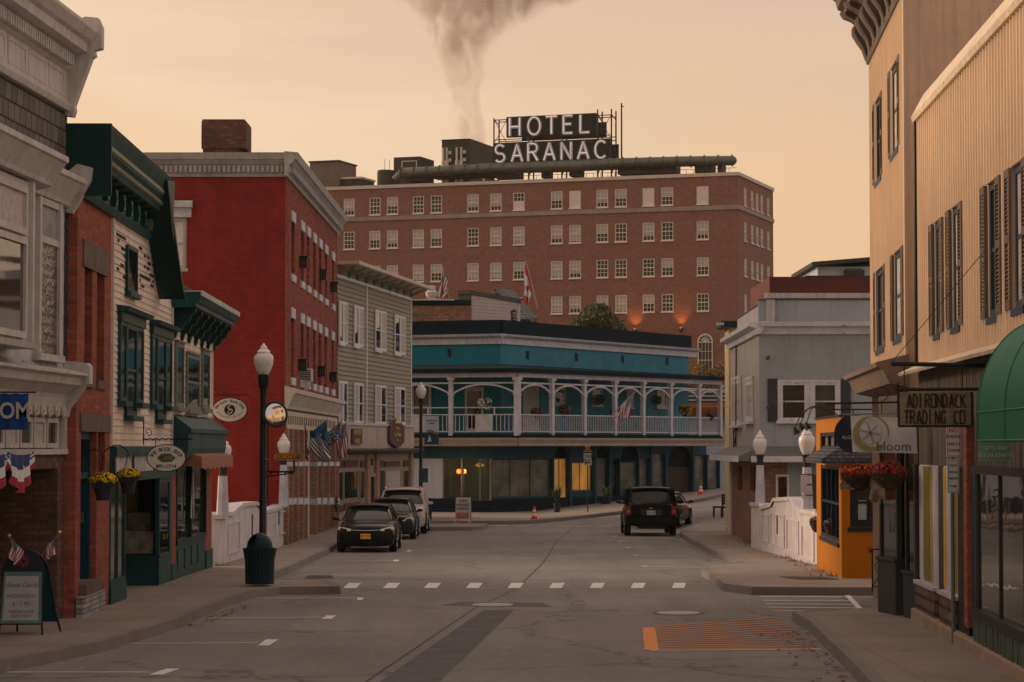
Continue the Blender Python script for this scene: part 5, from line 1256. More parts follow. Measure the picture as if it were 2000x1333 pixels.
SF = {'H': [[(0, 0), (0, 1)], [(.7, 0), (.7, 1)], [(0, .5), (.7, .5)]], 'O': [arc(.42, .5, .42, .5, 0, 360, 20)], 'T': [[(0, 1), (.75, 1)], [(.375, 1), (.375, 0)]],
      'E': [[(.6, 1), (0, 1), (0, 0), (.6, 0)], [(0, .52), (.52, .52)]], 'L': [[(0, 1), (0, 0), (.6, 0)]],
      'S': [arc(.33, .74, .31, .26, 35, 180, 8) + arc(.33, .74, .31, .26, 180, 262, 4)[1:] + arc(.33, .25, .33, .25, 75, -145, 10)],
      'A': [[(0, 0), (.38, 1), (.76, 0)], [(.15, .33), (.61, .33)]], 'R': [[(0, 0), (0, 1), (.38, 1)] + arc(.38, .75, .26, .25, 80, -80, 7) + [(.38, .5), (0, .5)], [(.34, .5), (.68, 0)]],
      'N': [[(0, 0), (0, 1), (.68, 0), (.68, 1)]], 'C': [arc(.45, .5, .42, .5, 48, 312, 14)], 'D': [[(0, 0), (0, 1), (.3, 1), (.62, .72), (.62, .28), (.3, 0), (0, 0)]], 'I': [[(.15, 0), (.15, 1)], [(0, 1), (.3, 1)], [(0, 0), (.3, 0)]],
      'K': [[(0, 0), (0, 1)], [(.6, 1), (0, .45)], [(.18, .6), (.62, 0)]], 'G': [[(.6, .85), (.45, 1), (.12, .95), (0, .6), (.02, .2), (.2, 0), (.55, .05), (.6, .45), (.35, .45)]]}
def ribbon(m, pts, w, y0, y1):
    for (a, c), (d, f) in zip(pts, pts[1:]):
        v = Vector((d - a, f - c)); l = v.length
        if l < 1e-6: continue
        v /= l; n = Vector((-v.y, v.x)) * w / 2; ex = v * w * .18
        m.pr([(a - ex.x + n.x, c - ex.y + n.y), (a - ex.x - n.x, c - ex.y - n.y), (d + ex.x - n.x, f + ex.y - n.y), (d + ex.x + n.x, f + ex.y + n.y)], y0, y1, 'y')
NEON = emit('neon_tube', (1, .80, .72), .5, (.8, .8, .8)); LPL = paint('letter_plate', px(150, 128, 120), .5, .15, 3)
def neon(word, bd, xs, hh):
    for ch, x in zip(word, xs):
        u = U_(x); h = (bd[3] - bd[2]) * hh; z = bd[2] + (bd[3] - bd[2]) * (1 - hh) / 2
        pl = MB(); tb = MB()
        for st in SF[ch]:
            P = [(u + a * h * .86, z + c * h) for a, c in st]; ribbon(pl, P, h * .19, -.06, 0)
            tb.tube([(a, -.12, c) for a, c in P], h * .026, 5)
        o = pl.build('letter', LPL, e); tb.build('neon_tube', NEON, o)
neon('HOTEL', bd1, (996, 1032, 1067, 1101, 1134), .84); neon('SARANAC', bd2, (968, 1000, 1032, 1063, 1097, 1129, 1162), .82)
# ---- low buildings between the porch building and the hotel
p0 = at(790, 600, 145.5); p1 = at(920, 600, 145.5); LBZ = at(860, 586, 145.5).z
b2 = Fac('low_brick_building', (p0.x - 3, 145.5), (p1.x, 145.5), 'low dark brick building with a flat roof behind the porch building')
m = MB(); m.box(0, b2.L, 0, 10, zb, LBZ - .35); m.build('wall', brick('blotchy_brick', px(160, 92, 62), px(104, 70, 52), px(70, 54, 46), .24, .09, .012, stain=.45, stainc=px(54, 46, 38)), b2.o)
m = MB(); m.box(-.1, b2.L, -.1, 10, LBZ - .28, LBZ); m.build('parapet', DROOF, b2.o); MB().box(0, b2.L - 1, -.14, -.1, LBZ - .04, LBZ + .03).build('coping', HTR, b2.o)
MB().box(0, b2.L * .6, -.03, 0, LBZ - 1.0, LBZ - .75).build('stone_band', STONE, b2.o)
e = empty('roof_vent', (at(843, 590, 147).x, 147, LBZ), 0, 'white metal ventilator on the low flat roof', 'vent')
MB().box(-.3, .3, -.3, .3, 0, .2).build('base', HTR, e); MB().lathe([(.2, .2), (.34, .3), (.38, .55), (.3, .6), (.24, .62), (.24, .9), (.2, .95)], n=8).build('cowl', HTR, e)
p0 = at(920, 575, 146); p1 = at(1012, 575, 146)
b3 = Fac('clapboard_house', (p0.x, 146), (at(1014, 600, 150).x, 150), 'pale grey clapboard gable wall with dark sign behind the porch building')
z0_, z1_ = b3.z(922, 571), b3.z(1012, 588)
m = MB(); m.poly([(0, 0, zb), (b3.L, 0, zb), (b3.L, 0, z1_), (0, 0, z0_)]); n = 46
zz = 4.0
while zz < z0_:
    z2 = zz + .2; uu = b3.L if z2 < z1_ else b3.L * (z0_ - z2) / (z0_ - z1_)
    if uu > .05: m.poly([(0, -.03, zz), (uu, -.03, zz), (uu, -.003, z2), (0, -.003, z2)])
    zz = z2
m.build('wall', paint('pale_clapboard', px(150, 120, 108), .7, .12, 1, streak=.2), b3.o)
m = MB(); m.add([(-.3, -.08, z0_ + .12), (b3.L + .1, -.08, z1_ + .12), (b3.L + .1, .8, z1_ + .12), (-.3, .8, z0_ + .12), (-.3, -.08, z0_ - .14), (b3.L + .1, -.08, z1_ - .14), (b3.L + .1, .8, z1_ - .14), (-.3, .8, z0_ - .14)], [(0, 1, 2, 3), (0, 4, 5, 1), (4, 7, 6, 5), (0, 3, 7, 4), (1, 5, 6, 2)]); m.build('roof_edge', paint('dark_edge', px(64, 54, 46), .8), b3.o)
MB().box(-.22, .0, -.04, .8, zb, z0_ + .1).build('corner_board', paint('dark_edge', px(64, 54, 46)), b3.o)
MB().box(b3.L - .06, b3.L + .04, -.05, .1, zb, z1_).build('corner_board', HTR, b3.o)
q = b3.p(1002, 618); e = empty('hanging_sign', b3.w(q[0], -.06, q[1]), b3.o.rotation_euler.z, 'small dark sign with white lettering on the pale clapboard gable', 'sign')
MB().pr([(-.24, -.34), (.24, -.34), (.26, -.1), (.2, .0), (.26, .1), (.24, .34), (.1, .42), (-.1, .42), (-.24, .34), (-.26, .1), (-.2, 0), (-.26, -.1)], -.04, 0, 'y').build('board', BLACK, e); text('PUB', .2, HTR, e, (0, -.05, .17)); text('FOOD', .13, HTR, e, (0, -.05, -.02)); text('ALE', .13, HTR, e, (0, -.05, -.2))
b4p = [at(965, 563, 156), at(1002, 566, 156), at(1051, 622, 153), at(1015, 624, 153)]
e = empty('slate_roofed_porch', (b4p[0].x, 156, 0), 0, 'small building with steep grey slate roof behind the clapboard gable', 'building')
m = MB(); T = lambda p, dy=0, dz=0: (p.x - b4p[0].x, p.y - 156 + dy, p.z + dz)
m.add([T(b4p[0]), T(b4p[1]), T(b4p[2]), T(b4p[3]), T(b4p[0], 3), T(b4p[1], 3), T(b4p[2], 3, -.05), T(b4p[3], 3, -.05)], [(0, 1, 2, 3), (0, 4, 5, 1), (1, 5, 6, 2)]); m.build('roof', brick('roof_slate', px(96, 88, 78), px(70, 66, 60), px(40, 38, 36), .3, .2, .02), e)
q0, q2 = T(b4p[0]), T(b4p[2]); m = MB(); m.pr([(q0[0] + .05, zb), (q2[0] - .3, zb), (q2[0] - .3, q2[2] - .1), (q0[0] + .3, q0[2] - .3), (q0[0] + .05, q0[2] - .3)], .6, 3, 'y'); m.build('wall', paint('dim_wall', px(66, 62, 54), .8), e)
m = MB(); [m.box(q2[0] - .2 - k * .42, q2[0] - .12 - k * .42, -1.5, -1.4, q2[2] - 1.2, q2[2] - .05) for k in range(4)]; m.box(q2[0] - 1.8, q2[0], -1.52, -1.42, q2[2] - .3, q2[2] - .15); m.build('porch_post', paint('dim_wall', px(66, 62, 54)), e)
# ------------------------------------------------------------------ right side
METAL = paint('beige_ribbed_metal', (.79, .605, .445), .45, .10, .8, streak=.22, grime=.2, coat=.1)
METALD = paint('beige_flat_metal', px(168, 126, 98), .5, .12, .8, streak=.3)
BTRIM = paint('blue_grey_trim', px(60, 60, 60), .55, .3, 3, chip=px(96, 84, 76)); SHUT = paint('shutter_paint', (.145, .118, .10), .6, .25, 3, grime=.5)
def ribs(m, u0, u1, z0, z1, pitch=.23, dep=.034, y=0.0, top=None, holes=()):
    for h in holes:
        a, b_, c, d = h; m.poly([(a, y, c), (a, y + .2, c), (a, y + .2, d), (a, y, d)]); m.poly([(b_, y, c), (b_, y, d), (b_, y + .2, d), (b_, y + .2, c)]); m.poly([(a, y - dep, d), (b_, y - dep, d), (b_, y + .2, d), (a, y + .2, d)]); m.poly([(a, y - dep, c), (a, y + .2, c), (b_, y + .2, c), (b_, y - dep, c)])
    u = u0; 
    while u < u1:
        a, b_, c, d = u, u + pitch * .62, u + pitch * .72, u + pitch * .9
        T = (lambda q: z1) if top is None else top
        for (p, yp), (q, yq) in (((a, y), (b_, y)), ((b_, y), (c, y - dep)), ((c, y - dep), (d, y - dep)), ((d, y - dep), (u + pitch, y))):
            p, q = min(p, u1), min(q, u1)
            if q - p < 1e-5: continue
            cuts = sorted({p, q} | {h[i] for h in holes for i in (0, 1) if p < h[i] < q}); Yf = lambda x: yp + (yq - yp) * (x - p) / (q - p)
            for s_, t_ in zip(cuts, cuts[1:]):
                zz = z0
                for h in sorted((h for h in holes if h[0] < (s_ + t_) / 2 < h[1]), key=lambda h: h[2]): m.poly([(s_, Yf(s_), zz), (t_, Yf(t_), zz), (t_, Yf(t_), h[2]), (s_, Yf(s_), h[2])]); zz = h[3]
                m.poly([(s_, Yf(s_), zz), (t_, Yf(t_), zz), (t_, Yf(t_), T(t_)), (s_, Yf(s_), T(s_))])
        u += pitch
def shutter(par, u0, u1, z0, z1, y):
    m = MB(); t = .05; m.box(u0, u0 + t, y - .035, y, z0, z1); m.box(u1 - t, u1, y - .035, y, z0, z1)
    for z in (z0, (z0 + z1) / 2 - .04, z1 - .1): m.box(u0 + t, u1 - t, y - .034, y, z, z + .1)
    n = int((z1 - z0) / .055)
    for i in range(n):
        z = z0 + .1 + (z1 - z0 - .2) * (i + .5) / n
        if abs(z - (z0 + z1) / 2) < .06: continue
        m.add([(u0 + t, y - .034, z - .018), (u1 - t, y - .034, z - .018), (u1 - t, y - .012, z + .02), (u0 + t, y - .012, z + .02)], [(0, 1, 2, 3)])
    m.box(u0 + t, u1 - t, y - .008, y, z0 + .1, z1 - .1); m.build('shutter', SHUT, par)
DF = paint('dark_blue_frame', px(38, 46, 52), .5, .3, 4)
def mwin(b, x0, x1, yt, yb2, sl=None, sr=None, rect=None, sw=.36, y=.03):
    r = rect or b.r(x0, x1, yt, yb2); u0, u1, z0, z1 = r
    o = window(b.o, r, y, DF, GL['curtain' if x0 % 2 else 'mid'], t=.09, ny=2, proud=.02, sill=.05, depth=.03, case=0, top=0)
    MB().box((u1 - u0) * .30, (u1 - u0) * .92, -.035, -.008, .12, (z1 - z0) * .46).build('lower_sash', WHITE, o) if 0 else None
    shutter(b.o, u0 - .06 - sw, u0 - .06, z0, z1, -.012); shutter(b.o, u1 + .03, u1 + .03 + sw, z0, z1, -.012)
# M: long corrugated building
b = Fac('metal_clad_building', (6.15, 36.5), (5.54, 23.0), 'long low building clad in beige ribbed metal with louvred shutters above brown shopfronts')
M_ = b; L = b.L
zr = b.z(1800, 226); zm = b.z(1804, 712)
u0, u1, z0, z1 = b.r(1930, 1953, 362, 622); w_ = u1 - u0; d_ = b.u(1984) - u0
MW = [b.r(1826, 1841, 437, 655), b.r(1860, 1879, 409, 642), (u0, u1, z0, z1), (u0 + d_, u0 + d_ + w_, z0, z1), (u0 + d_ + 2.4, u0 + d_ + 2.4 + w_, z0, z1)]
m = MB(); ribs(m, 0, L, zm, zr, holes=MW); m.poly([(0, 0, zm), (0, 8, zm), (0, 8, zr), (0, 0, zr)]); m.poly([(0, 0, zr), (L, 0, zr), (L, 8, zr), (0, 8, zr)]); m.build('metal_cladding', METAL, b.o)
m = MB(); m.pr([(-.05, zr - .03), (-.07, zr - .03), (-.09, zr + .05), (.10, zr + .40), (.4, zr + .42), (.4, zr)], -.06, L, 'x'); m.build('roof_edge', paint('weathered_flashing', px(178, 142, 112), .6, .3, 3, chip=px(70, 56, 46)), b.o)
for i_, r_ in enumerate(MW): mwin(b, 1 if i_ % 2 else 0, 0, 0, 0, rect=r_)
m = MB(); m.tube([(.02, -.04, zm), (.02, -.04, zr)], .03, 6); m.build('corner_pipe', BLACK, b.o)
# lower part
BRW = paint('brown_board_siding', px(82, 66, 54), .75, .2, 1.5, streak=.6, grime=.4)
zl = b.z(1800, 905); 
m = MB(); u = 0
while u < L: m.box(u, min(L, u + .185), -.02 - .004 * (int(u * 10) % 3), .0, zl - .35, zm - .12); u += .2
m.box(0, L, 0, 8, zb, zm); m.build('board_siding', BRW, b.o)
m = MB(); m.pr([(0, zm - .06), (-.3, zm - .16), (-.32, zm - .12), (0, zm + .02)], -.05, L, 'x'); m.build('drip_flashing', paint('weathered_flashing', px(178, 142, 112)), b.o)
DK2 = paint('dark_shopfront_wood', px(50, 42, 36), .6, .3, 3); 
RUB = brick('rough_stone_pier', px(118, 84, 66), px(84, 60, 48), px(44, 34, 30), .26, .17, .03, stain=.5, bmp=1.0); TANS = paint('tan_base_course', px(138, 104, 80), .8, .3, 2.5, bmp=.7, grime=.5)
STR = [paint('white_stripe', px(160, 136, 128), .5), paint('olive_stripe', px(100, 86, 24), .5), paint('tan_stripe', px(150, 100, 52), .5), paint('gold_stripe', px(170, 112, 24), .5)]
za = zl - .02
zsill1 = b.z(1800, 1136); 
def stripes(u0, u1, z0, z1, order, nm='striped_window'):
    m = MB(); m.box(u0, u1, -.03, .03, z0, z1); o = m.build(nm, STR[0], b.o)
    ws = [(0.0, .22, 0), (.24, .56, 1), (.60, .72, 2), (.74, .96, 0)] if order == 0 else [(.0, .16, 3), (.2, .5, 0), (.55, .85, 1), (.87, 1, 2)]
    for a, c, k in ws: MB().box(u0 + (u1 - u0) * a, u0 + (u1 - u0) * c, -.04, -.03, z0 + .03, z1 - .02).build('stripe', STR[k], o)
    return o
pu = [b.u(1799), b.u(1836), b.u(1846), b.u(1878), b.u(1899), b.u(1906), b.u(1914)]
for i in (0, 2):
    zt_ = b.z(1800, 1138) if i == 0 else b.z(1846, 1158)
    m = MB(); m.box(pu[i], pu[i + 1], -.10, .2, zb, zt_); m.build('stone_pier', RUB, b.o, bev=.02)
    MB().box(pu[i] - .03, pu[i + 1] + .03, -.13, .05, zt_, zt_ + .05).build('sill', STR[0], b.o)
    stripes(pu[i] + .05, pu[i + 1] - .03, zt_ + .05, za - .0, i)
MB().box(-.02, pu[0], -.1, 0, zb, za).build('column', DK2, b.o)
MB().box(pu[1], pu[2], -.03, .0, b.z(1840, 1205), za).build('door', DK2, b.o)
m = MB(); m.box(pu[3], pu[4], -.06, 0, zb, za); m.build('door', paint('black_brown_door', px(32, 27, 24), .5), b.o)
m = MB(); m.box(pu[4], pu[5], -.12, 0, b.z(1900, 1222), b.z(1900, 815)); m.build('brick_strip', BRB, b.o)
MB().box(pu[5], pu[6], -.06, 0, zb, za).build('pilaster', DF, b.o)
m = MB(); m.box(.05, L, -.16, 0, zb, b.z(1882, 1232)); m.build('base_course', TANS, b.o, bev=.02)
zk = b.z(1914, 1188); zwt = b.z(1914, 925)
m = MB()
for k in range(8):
    u = pu[6] + k * 1.75; m.box(u, u + .09, -.05, .05, zk, zwt)
m.box(pu[6], L, -.12, .05, zk - .12, zk); m.box(pu[6], L, -.12, .05, zwt, zwt + .1); o = m.build('shop_window', paint('black_brown_frame', px(40, 36, 33), .55), b.o)
MB().box(pu[6], L, -.03, -.01, zk, zwt).build('pane', glass('street_glass', (.04, .042, .04), .03, tint=(.075, .072, .062)), o)
m = MB(); u = pu[6]
while u < L: m.box(u, u + .17, -.1 - .01 * (int(u * 7) % 2), 0, zb, zk - .08); u += .18
m.build('bulkhead', paint('peeling_green_boards', px(66, 66, 54), .75, .35, 3, streak=.7, chip=px(120, 100, 78)), b.o)
# scroll bracket in the window
e = empty('scroll_bracket', b.w(b.u(1978), -.2, b.z(1978, 979)), b.o.rotation_euler.z - pi / 2, 'black wrought iron scroll bracket on the shop window frame at the right edge', 'bracket')
def spiral(cx, cz, r0, r1, a0, a1, n=18): return [(cx + (r0 + (r1 - r0) * i / n) * cos(R(a0 + (a1 - a0) * i / n)), 0, cz + (r0 + (r1 - r0) * i / n) * sin(R(a0 + (a1 - a0) * i / n))) for i in range(n + 1)]
m = MB(); m.tube(spiral(0, .1, .02, .06, 0, 320) , .008, 5); m.tube([(.03, 0, .05), (.0, 0, 0), (.03, 0, -.06)], .008, 5); m.tube(spiral(.03, -.1, .015, .05, 180, 480), .008, 5); m.build('scroll', BLACK, e)
# K: the tall building with the scrolled cornice
b = Fac('bracketed_building', (6.76, 45.4), (6.22, 37.9), 'tall beige metal clad building with heavy scroll bracket cornice and tall shuttered windows')
K_ = b; L = b.L
zt = b.z(1703, 112); zm = b.z(1705, 731)
KW = [b.r(*q_) for q_ in ((1711, 1727, 203, 360), (1742, 1761, 138, 308), (1713, 1731, 532, 687), (1747, 1766, 498, 666))]
m = MB(); ribs(m, 0, L, zm, zt, .2, holes=KW); m.build('metal_cladding', METAL, b.o)
m = MB(); ribs(m, -.0, 12, zm - 1.5, zt + 3, .28, .012, 0); o = m.build('side_cladding', METALD, b.o); o.location = (L, 0, 0); o.rotation_euler = (0, 0, R(90) - 0)
m = MB(); m.poly([(0, 0, zb), (0, 0, zt), (0, 12, zt), (0, 12, zb)]); m.poly([(0, 12, zb), (L, 12, zb), (L, 12, zt), (0, 12, zt)]); m.poly([(0, 0.02, zt), (L, 0.02, zt), (L, 12, zt), (0, 12, zt)]); m.poly([(0, .02, zm), (L, .02, zm), (L, 12, zm), (0, 12, zm)]); m.build('body', METALD, b.o)
MB().box(L - .16, L + .03, -.05, .0, zm, zt).build('corner_trim', METALD, b.o)
CORN = paint('brown_cornice', px(84, 66, 54), .6, .3, 3, grime=.5)
m = MB(); m.box(-.05, L + .05, -.06, 0, zt - .04, zt + 1.2); m.pr([(0, zt + .9), (-.45, zt + .92), (-.48, zt + 1.0), (-.58, zt + 1.05), (-.62, zt + 1.2), (-.74, zt + 1.3), (-.76, zt + 1.5), (0, zt + 1.55)], -.35, L + .1, 'x'); m.pr([(0, zt - .06), (-.06, zt - .06), (-.09, zt + .03), (0, zt + .05)], -.02, L + .05, 'x')
cor = m.build('cornice', CORN, b.o)
for i in range(8):
    u = .05 + (L - .25) * i / 7
    P = [(-.06, zt + .0), (-.10, zt + .02), (-.16, zt + .2), (-.26, zt + .34), (-.34, zt + .48), (-.34, zt + .6), (-.28, zt + .68), (-.36, zt + .74), (-.50, zt + .8), (-.56, zt + .9), (-.06, zt + .92)]
    m = MB(); m.pr(P, u, u + .16, 'x'); m.build('scroll_bracket', CORN, cor)
    m = MB(); 
    for q_ in (u - .012, u + .16): m.pr([(y * 1.02, z) for y, z in P[:10]] + [(y * .9 + .01, z + .03) for y, z in reversed(P[:10])], q_, q_ + .012, 'x')
    m.build('scroll_edge', paint('bracket_edge', px(150, 122, 106), .6), cor)
for i_, r_ in enumerate(KW): mwin(b, i_ % 2, 0, 0, 0, rect=r_, sw=.34)
# ledge and low front
m = MB(); m.pr([(0, zm - .42), (-.3, zm - .36), (-.42, zm - .12), (-.5, zm - .1), (-.52, zm - .03), (0, zm + .1)], -.25, L + .1, 'x'); m.build('ledge', paint('ledge_paint', px(116, 86, 68), .7, .3, 2, streak=.4), b.o)
k = Fac('corner_shop', (5.85, 38.6), (6.14, 36.55), 'narrow grey brown corner shopfront under the ribbed metal building')
b = k; L = b.L; zt2 = K_.z(1705, 742) - .45
m = MB(); m.poly([(0, 0, zb), (0, 0, zt2), (.0 - .6, 6.9, zt2), (-.6, 6.9, zb)])
m.box(0, L, .5, 6, zb, zt2); m.box(0, L, 0, 6, 3.0, zt2); m.build('wall', BRW, b.o)
GBK = paint('grey_green_boards', px(48, 44, 39), .7, .25, 2, streak=.4)
zk0 = b.z(1716, 1092)
for a, c in ((0, .95), (1.35, L - .1)):
    MB().box(a, c, -.03, .5, zb, zk0 if a == 0 else b.z(1760, 1118)).build('bulkhead', GBK, b.o)
    zz = (zk0 if a == 0 else b.z(1760, 1118)); MB().box(a - .03, c + .03, -.06, .5, zz, zz + .04).build('sill', GBK, b.o)
    m = MB(); m.box(a, a + .06, 0, .08, zz, 3.0); m.box(c - .06, c, 0, .08, zz, 3.0); o = m.build('shop_window', GBK, b.o); MB().box(a + .06, c - .06, .03, .05, zz + .04, 3.0).build('pane', GL['shop'], o)
m = MB(); m.box(.95, 1.35, .25, .3, zb, 3.0); m.build('door', DK2, b.o)
MB().box(L - .1, L + .12, -.05, .5, zb, 3.2).build('column', DK2, b.o)
# I: grey stucco building beyond the bridge
GRY = paint('blue_grey_stucco', px(126, 114, 106), .8, .12, .8, streak=.25, grime=.3, chip=None, bmp=.4); GRYL = paint('pale_peeling_clapboard', px(142, 122, 108), .75, .2, 1, streak=.35, grime=.4, chip=px(70, 54, 44))
PEEL = paint('peeling_white', px(168, 146, 136), .65, .2, 3, chip=px(84, 66, 56), grime=.5)
ie = empty('grey_building', (7.62, 74.5, 0), 0, 'grey stucco building with peeling white trim and brick ground floor', 'building')
i1 = sub((7.775, 86), (7.62, 74.5)); i2 = sub((7.62, 74.5), (19.6, 74.0))
zp_ = i2.z(1485, 586); zc = i2.z(1485, 632); zs_ = i2.z(1485, 890)
for w_, mt, mt2 in ((i1, GRYL, GRYL), (i2, GRY, GRY)):
    for q_ in ('label', 'category'):
        if q_ in w_.o: del w_.o[q_]
    L = w_.L
    m = MB(); m.poly([(0, 0, zs_), (L, 0, zs_), (L, 0, zc), (0, 0, zc)]); m.build('wall', mt, w_.o)
    m = MB(); m.box(0, L, .25, .5, zc, zp_); m.build('parapet', mt2, w_.o)
    m = MB(); m.pr([(0, zc - .34), (-.1, zc - .34), (-.14, zc - .16), (-.34, zc - .1), (-.36, zc + .02), (.3, zc + .06)], -.0 if w_ is i2 else -.2, L if w_ is i2 else L + .3, 'x'); m.build('cornice', PEEL, w_.o)
    m = MB(); m.box(-.0, L, .22, .55, zp_, zp_ + .04); m.build('parapet_cap', paint('dark_edge', px(64, 54, 46)), w_.o)
    m = MB(); m.pr([(0, zs_ - .2), (-.7, zs_ - .16), (-.7, zs_ - .02), (0, zs_ + .28)], -.3, L + (.6 if w_ is i1 else 0), 'x'); m.build('skirt_roof', paint('skirt_roof_metal', px(88, 76, 68), .6, .3, 2), w_.o)
    m = MB(); m.box(-.3, L + (.65 if w_ is i1 else 0), -.74, -.7, zs_ - .2, zs_ - .02); m.build('skirt_fascia', PEEL, w_.o)
m = MB(); m.poly([(0, 0, zc + .02), (12, 0, zc + .02), (12, 12, zc + .02), (0, 12, zc + .02)]); m.build('flat_roof', DK, ie)
SLTB = brick('orange_brick', px(140, 86, 62), px(110, 66, 48), px(96, 72, 60), .22, .08, .014, stain=.4)
L = i1.L; z9 = i1.z(1440, 910)
r1, r2 = i1.r(1440, 1449, 911, 957), i1.r(1465, 1475, 911, 958)
m = MB(); wall(m, .4, L, zb, zs_, [r1, r2], rev=.2); m.build('brick_wall', SLTB, i1.o)
for r in (r1, r2): window(i1.o, r, .15, DK, GL['dark'], t=.05, ny=1, sill=.1)
MB().box(-.02, .4, -.06, .1, zb, zs_).build('corner_board', PEEL, i1.o)
m = MB(); m.box(0, .85, 0, .3, zb, zs_); m.build('brick_return', SLTB, i2.o)
m = MB(); m.box(.85, i2.L, 0, .3, zb, zs_); m.build('lower_wall', GRY, i2.o)
window(i2.o, i2.r(1515, 1541, 927, 976), -.01, PEEL, GL['dark'], t=.07, nx=2, ny=1, sill=.05, depth=0); MB().box(i2.u(1578), i2.u(1600), -.04, 0, zb, i2.z(1578, 928)).build('door', paint('drab_door', px(62, 56, 48), .6), i2.o)
window(i1.o, i1.r(1431, 1449, 745, 832), -.01, PEEL, GL['curtain'], t=.16, nx=1, ny=2, sill=.12, depth=0, case=.1); window(i1.o, i1.r(1458, 1472, 745, 824), -.01, PEEL, GL['curtain'], t=.16, nx=1, ny=2, sill=.12, depth=0, case=.1)
for a, c, p_, q_, k_ in ((1523, 1577, 747, 822, 'dark'), (1586, 1637, 747, 822, 'blind')): window(i2.o, i2.r(a, c, p_, q_), -.01, PEEL, GL[k_] if k_ == 'dark' else GL['mid'], t=.09, ny=2, sill=.08, depth=0, case=.07)
SHD = paint('plum_shutter', px(52, 44, 46), .7, .2, 3)
for a, c in ((1499, 1519), (1643, 1662)): r = i2.r(a, c, 740, 824); MB().box(r[0], r[1], -.06, 0, r[2], r[3]).build('shutter', SHD, i2.o)
m = MB(); m.tube([(.2, -.9, i2.z(1485, 703)), (.3, .1, i2.z(1485, 697))], .05, 6); m.build('iron_bracket', paint('rust', px(74, 48, 38), .8, .4, 5), i2.o)
MB().tube([(.2, -.9, i2.z(1485, 797)), (.3, .1, i2.z(1485, 794))], .05, 6).build('iron_bracket', MATS['rust'], i2.o)
m = MB(); u_ = i1.u(1441); m.tube([(u_, -.04, zc - .3), (u_, -.05, i1.z(1441, 760)), (u_ - .1, -.06, i1.z(1441, 900))], .025, 5); m.tube([(u_ - 1.2, -.05, i1.z(1441, 840)), (u_ - .6, -.1, i1.z(1441, 878)), (u_ + .2, -.05, i1.z(1441, 838))], .02, 5); m.build('cable', BLACK, i1.o)
def rehang(root, ws):
    bpy.context.view_layer.update(); gi = root.matrix_basis.inverted()
    for w_ in ws:
        for ch in KIDS(w_.o):
            mw = w_.o.matrix_basis @ ch.matrix_basis; ch.parent = root; ch.matrix_basis = gi @ mw
        bpy.data.objects.remove(w_.o)
rehang(ie, [i1, i2])
# neighbours behind
def boxhouse(nm, label, x0, x1, Y, yt, D, mat, extra=None):
    p0, p1 = at(x0, yt, Y), at(x1, yt, Y); q = Fac(nm, (p0.x, Y), (p1.x, Y), label); m = MB(); m.box(0, q.L, 0, D, zb, p0.z); m.build('wall', mat, q.o); return q, p0.z
YCL = paint('yellow_clapboard', px(176, 140, 92), .7, .15, 2, grime=.4)
q, z = boxhouse('yellow_house', 'narrow sliver of a yellow clapboard house just behind the grey building', 1423, 1440, 88, 640, 1.6, YCL)
m = MB(); clap(m, 0, q.L, 0, z, .16, proud=.03); m.build('siding', YCL, q.o); m = MB(); m.box(-.3, q.L, -.4, 1.8, z, z + .22); m.build('eave', DGREEN, q.o); MB().box(-.45, -.2, -.42, -.1, z + .06, z + .16).build('gutter_end', WHITE, q.o)
q, z = boxhouse('red_roofed_block', 'flat topped block with dark red metal parapet above the grey building', 1503, 1800, 100, 541, 8, paint('dark_red_metal', px(78, 36, 30), .6, .2, .7, streak=.3))
MB().box(-.2, q.L, -.1, 0, q.z(1510, 583), q.z(1510, 573)).build('trim', WHITE, q.o); MB().box(1.5, q.L, -.02, 3, z, z + .05).build('roof_edge', DK, q.o)
q, z = boxhouse('pale_house', 'pale clapboard upper wall with a shallow roof edge far right', 1597, 1810, 112, 521, 8, paint('pale_blue_clapboard', px(150, 138, 130), .7, .1, 1))
m = MB(); m.add([(-.3, -.5, z), (q.L, -.5, z + .45), (q.L, 8, z + .45), (-.3, 8, z), (-.3, -.5, z + .18), (q.L, -.5, z + .63), (q.L, 8, z + .63), (-.3, 8, z + .18)], [(0, 1, 5, 4), (4, 5, 6, 7), (0, 4, 7, 3), (0, 3, 2, 1)]); m.build('roof', DK, q.o)
u, zz = q.p(1667, 539); m = MB(); m.lathe([(.05, 0), (.25, 0), (.25, .25), (.45, .3), (.5, .5), (.4, .6)], (u, -.2, zz - .3), 14); m.build('roof_fan', DK, q.o)
# J: orange corner cafe
ORG = paint('orange_stucco', px(146, 76, 8), .7, .16, 1.3, streak=.12, grime=.15, bmp=.3)
je = empty('orange_cafe', (6.8, 50, 0), 0, 'small flat roofed orange stucco cafe with dark framed windows beside the bridge', 'cafe')
j1 = sub((7.04, 56), (6.8, 50)); j2 = sub((6.8, 50), (12, 50.0))
for w_ in (j1, j2):
    for q_ in ('label', 'category'):
        if q_ in w_.o: del w_.o[q_]
zt = j2.z(1640, 814)
r = j1.r(1603, 1638, 908, 1046); rt = j1.r(1602, 1638, 846, 878); rf = j2.r(1660, 1740, 934, 1030)
m = MB(); wall(m, 0, j1.L, zb, zt, [r, rt], rev=.12); m.poly([(0, 0, zb), (0, 6, zb), (0, 6, zt), (0, 0, zt)]); m.poly([(0, 0, zt), (j1.L, 0, zt), (j1.L, 5, zt), (0, 5, zt)]); m.build('street_wall', ORG, j1.o)
m = MB(); wall(m, 0, j2.L, zb, zt, [rf], rev=.12); m.build('front_wall', ORG, j2.o)
NAVY = paint('navy_frame', px(24, 30, 38), .5, .2, 4)
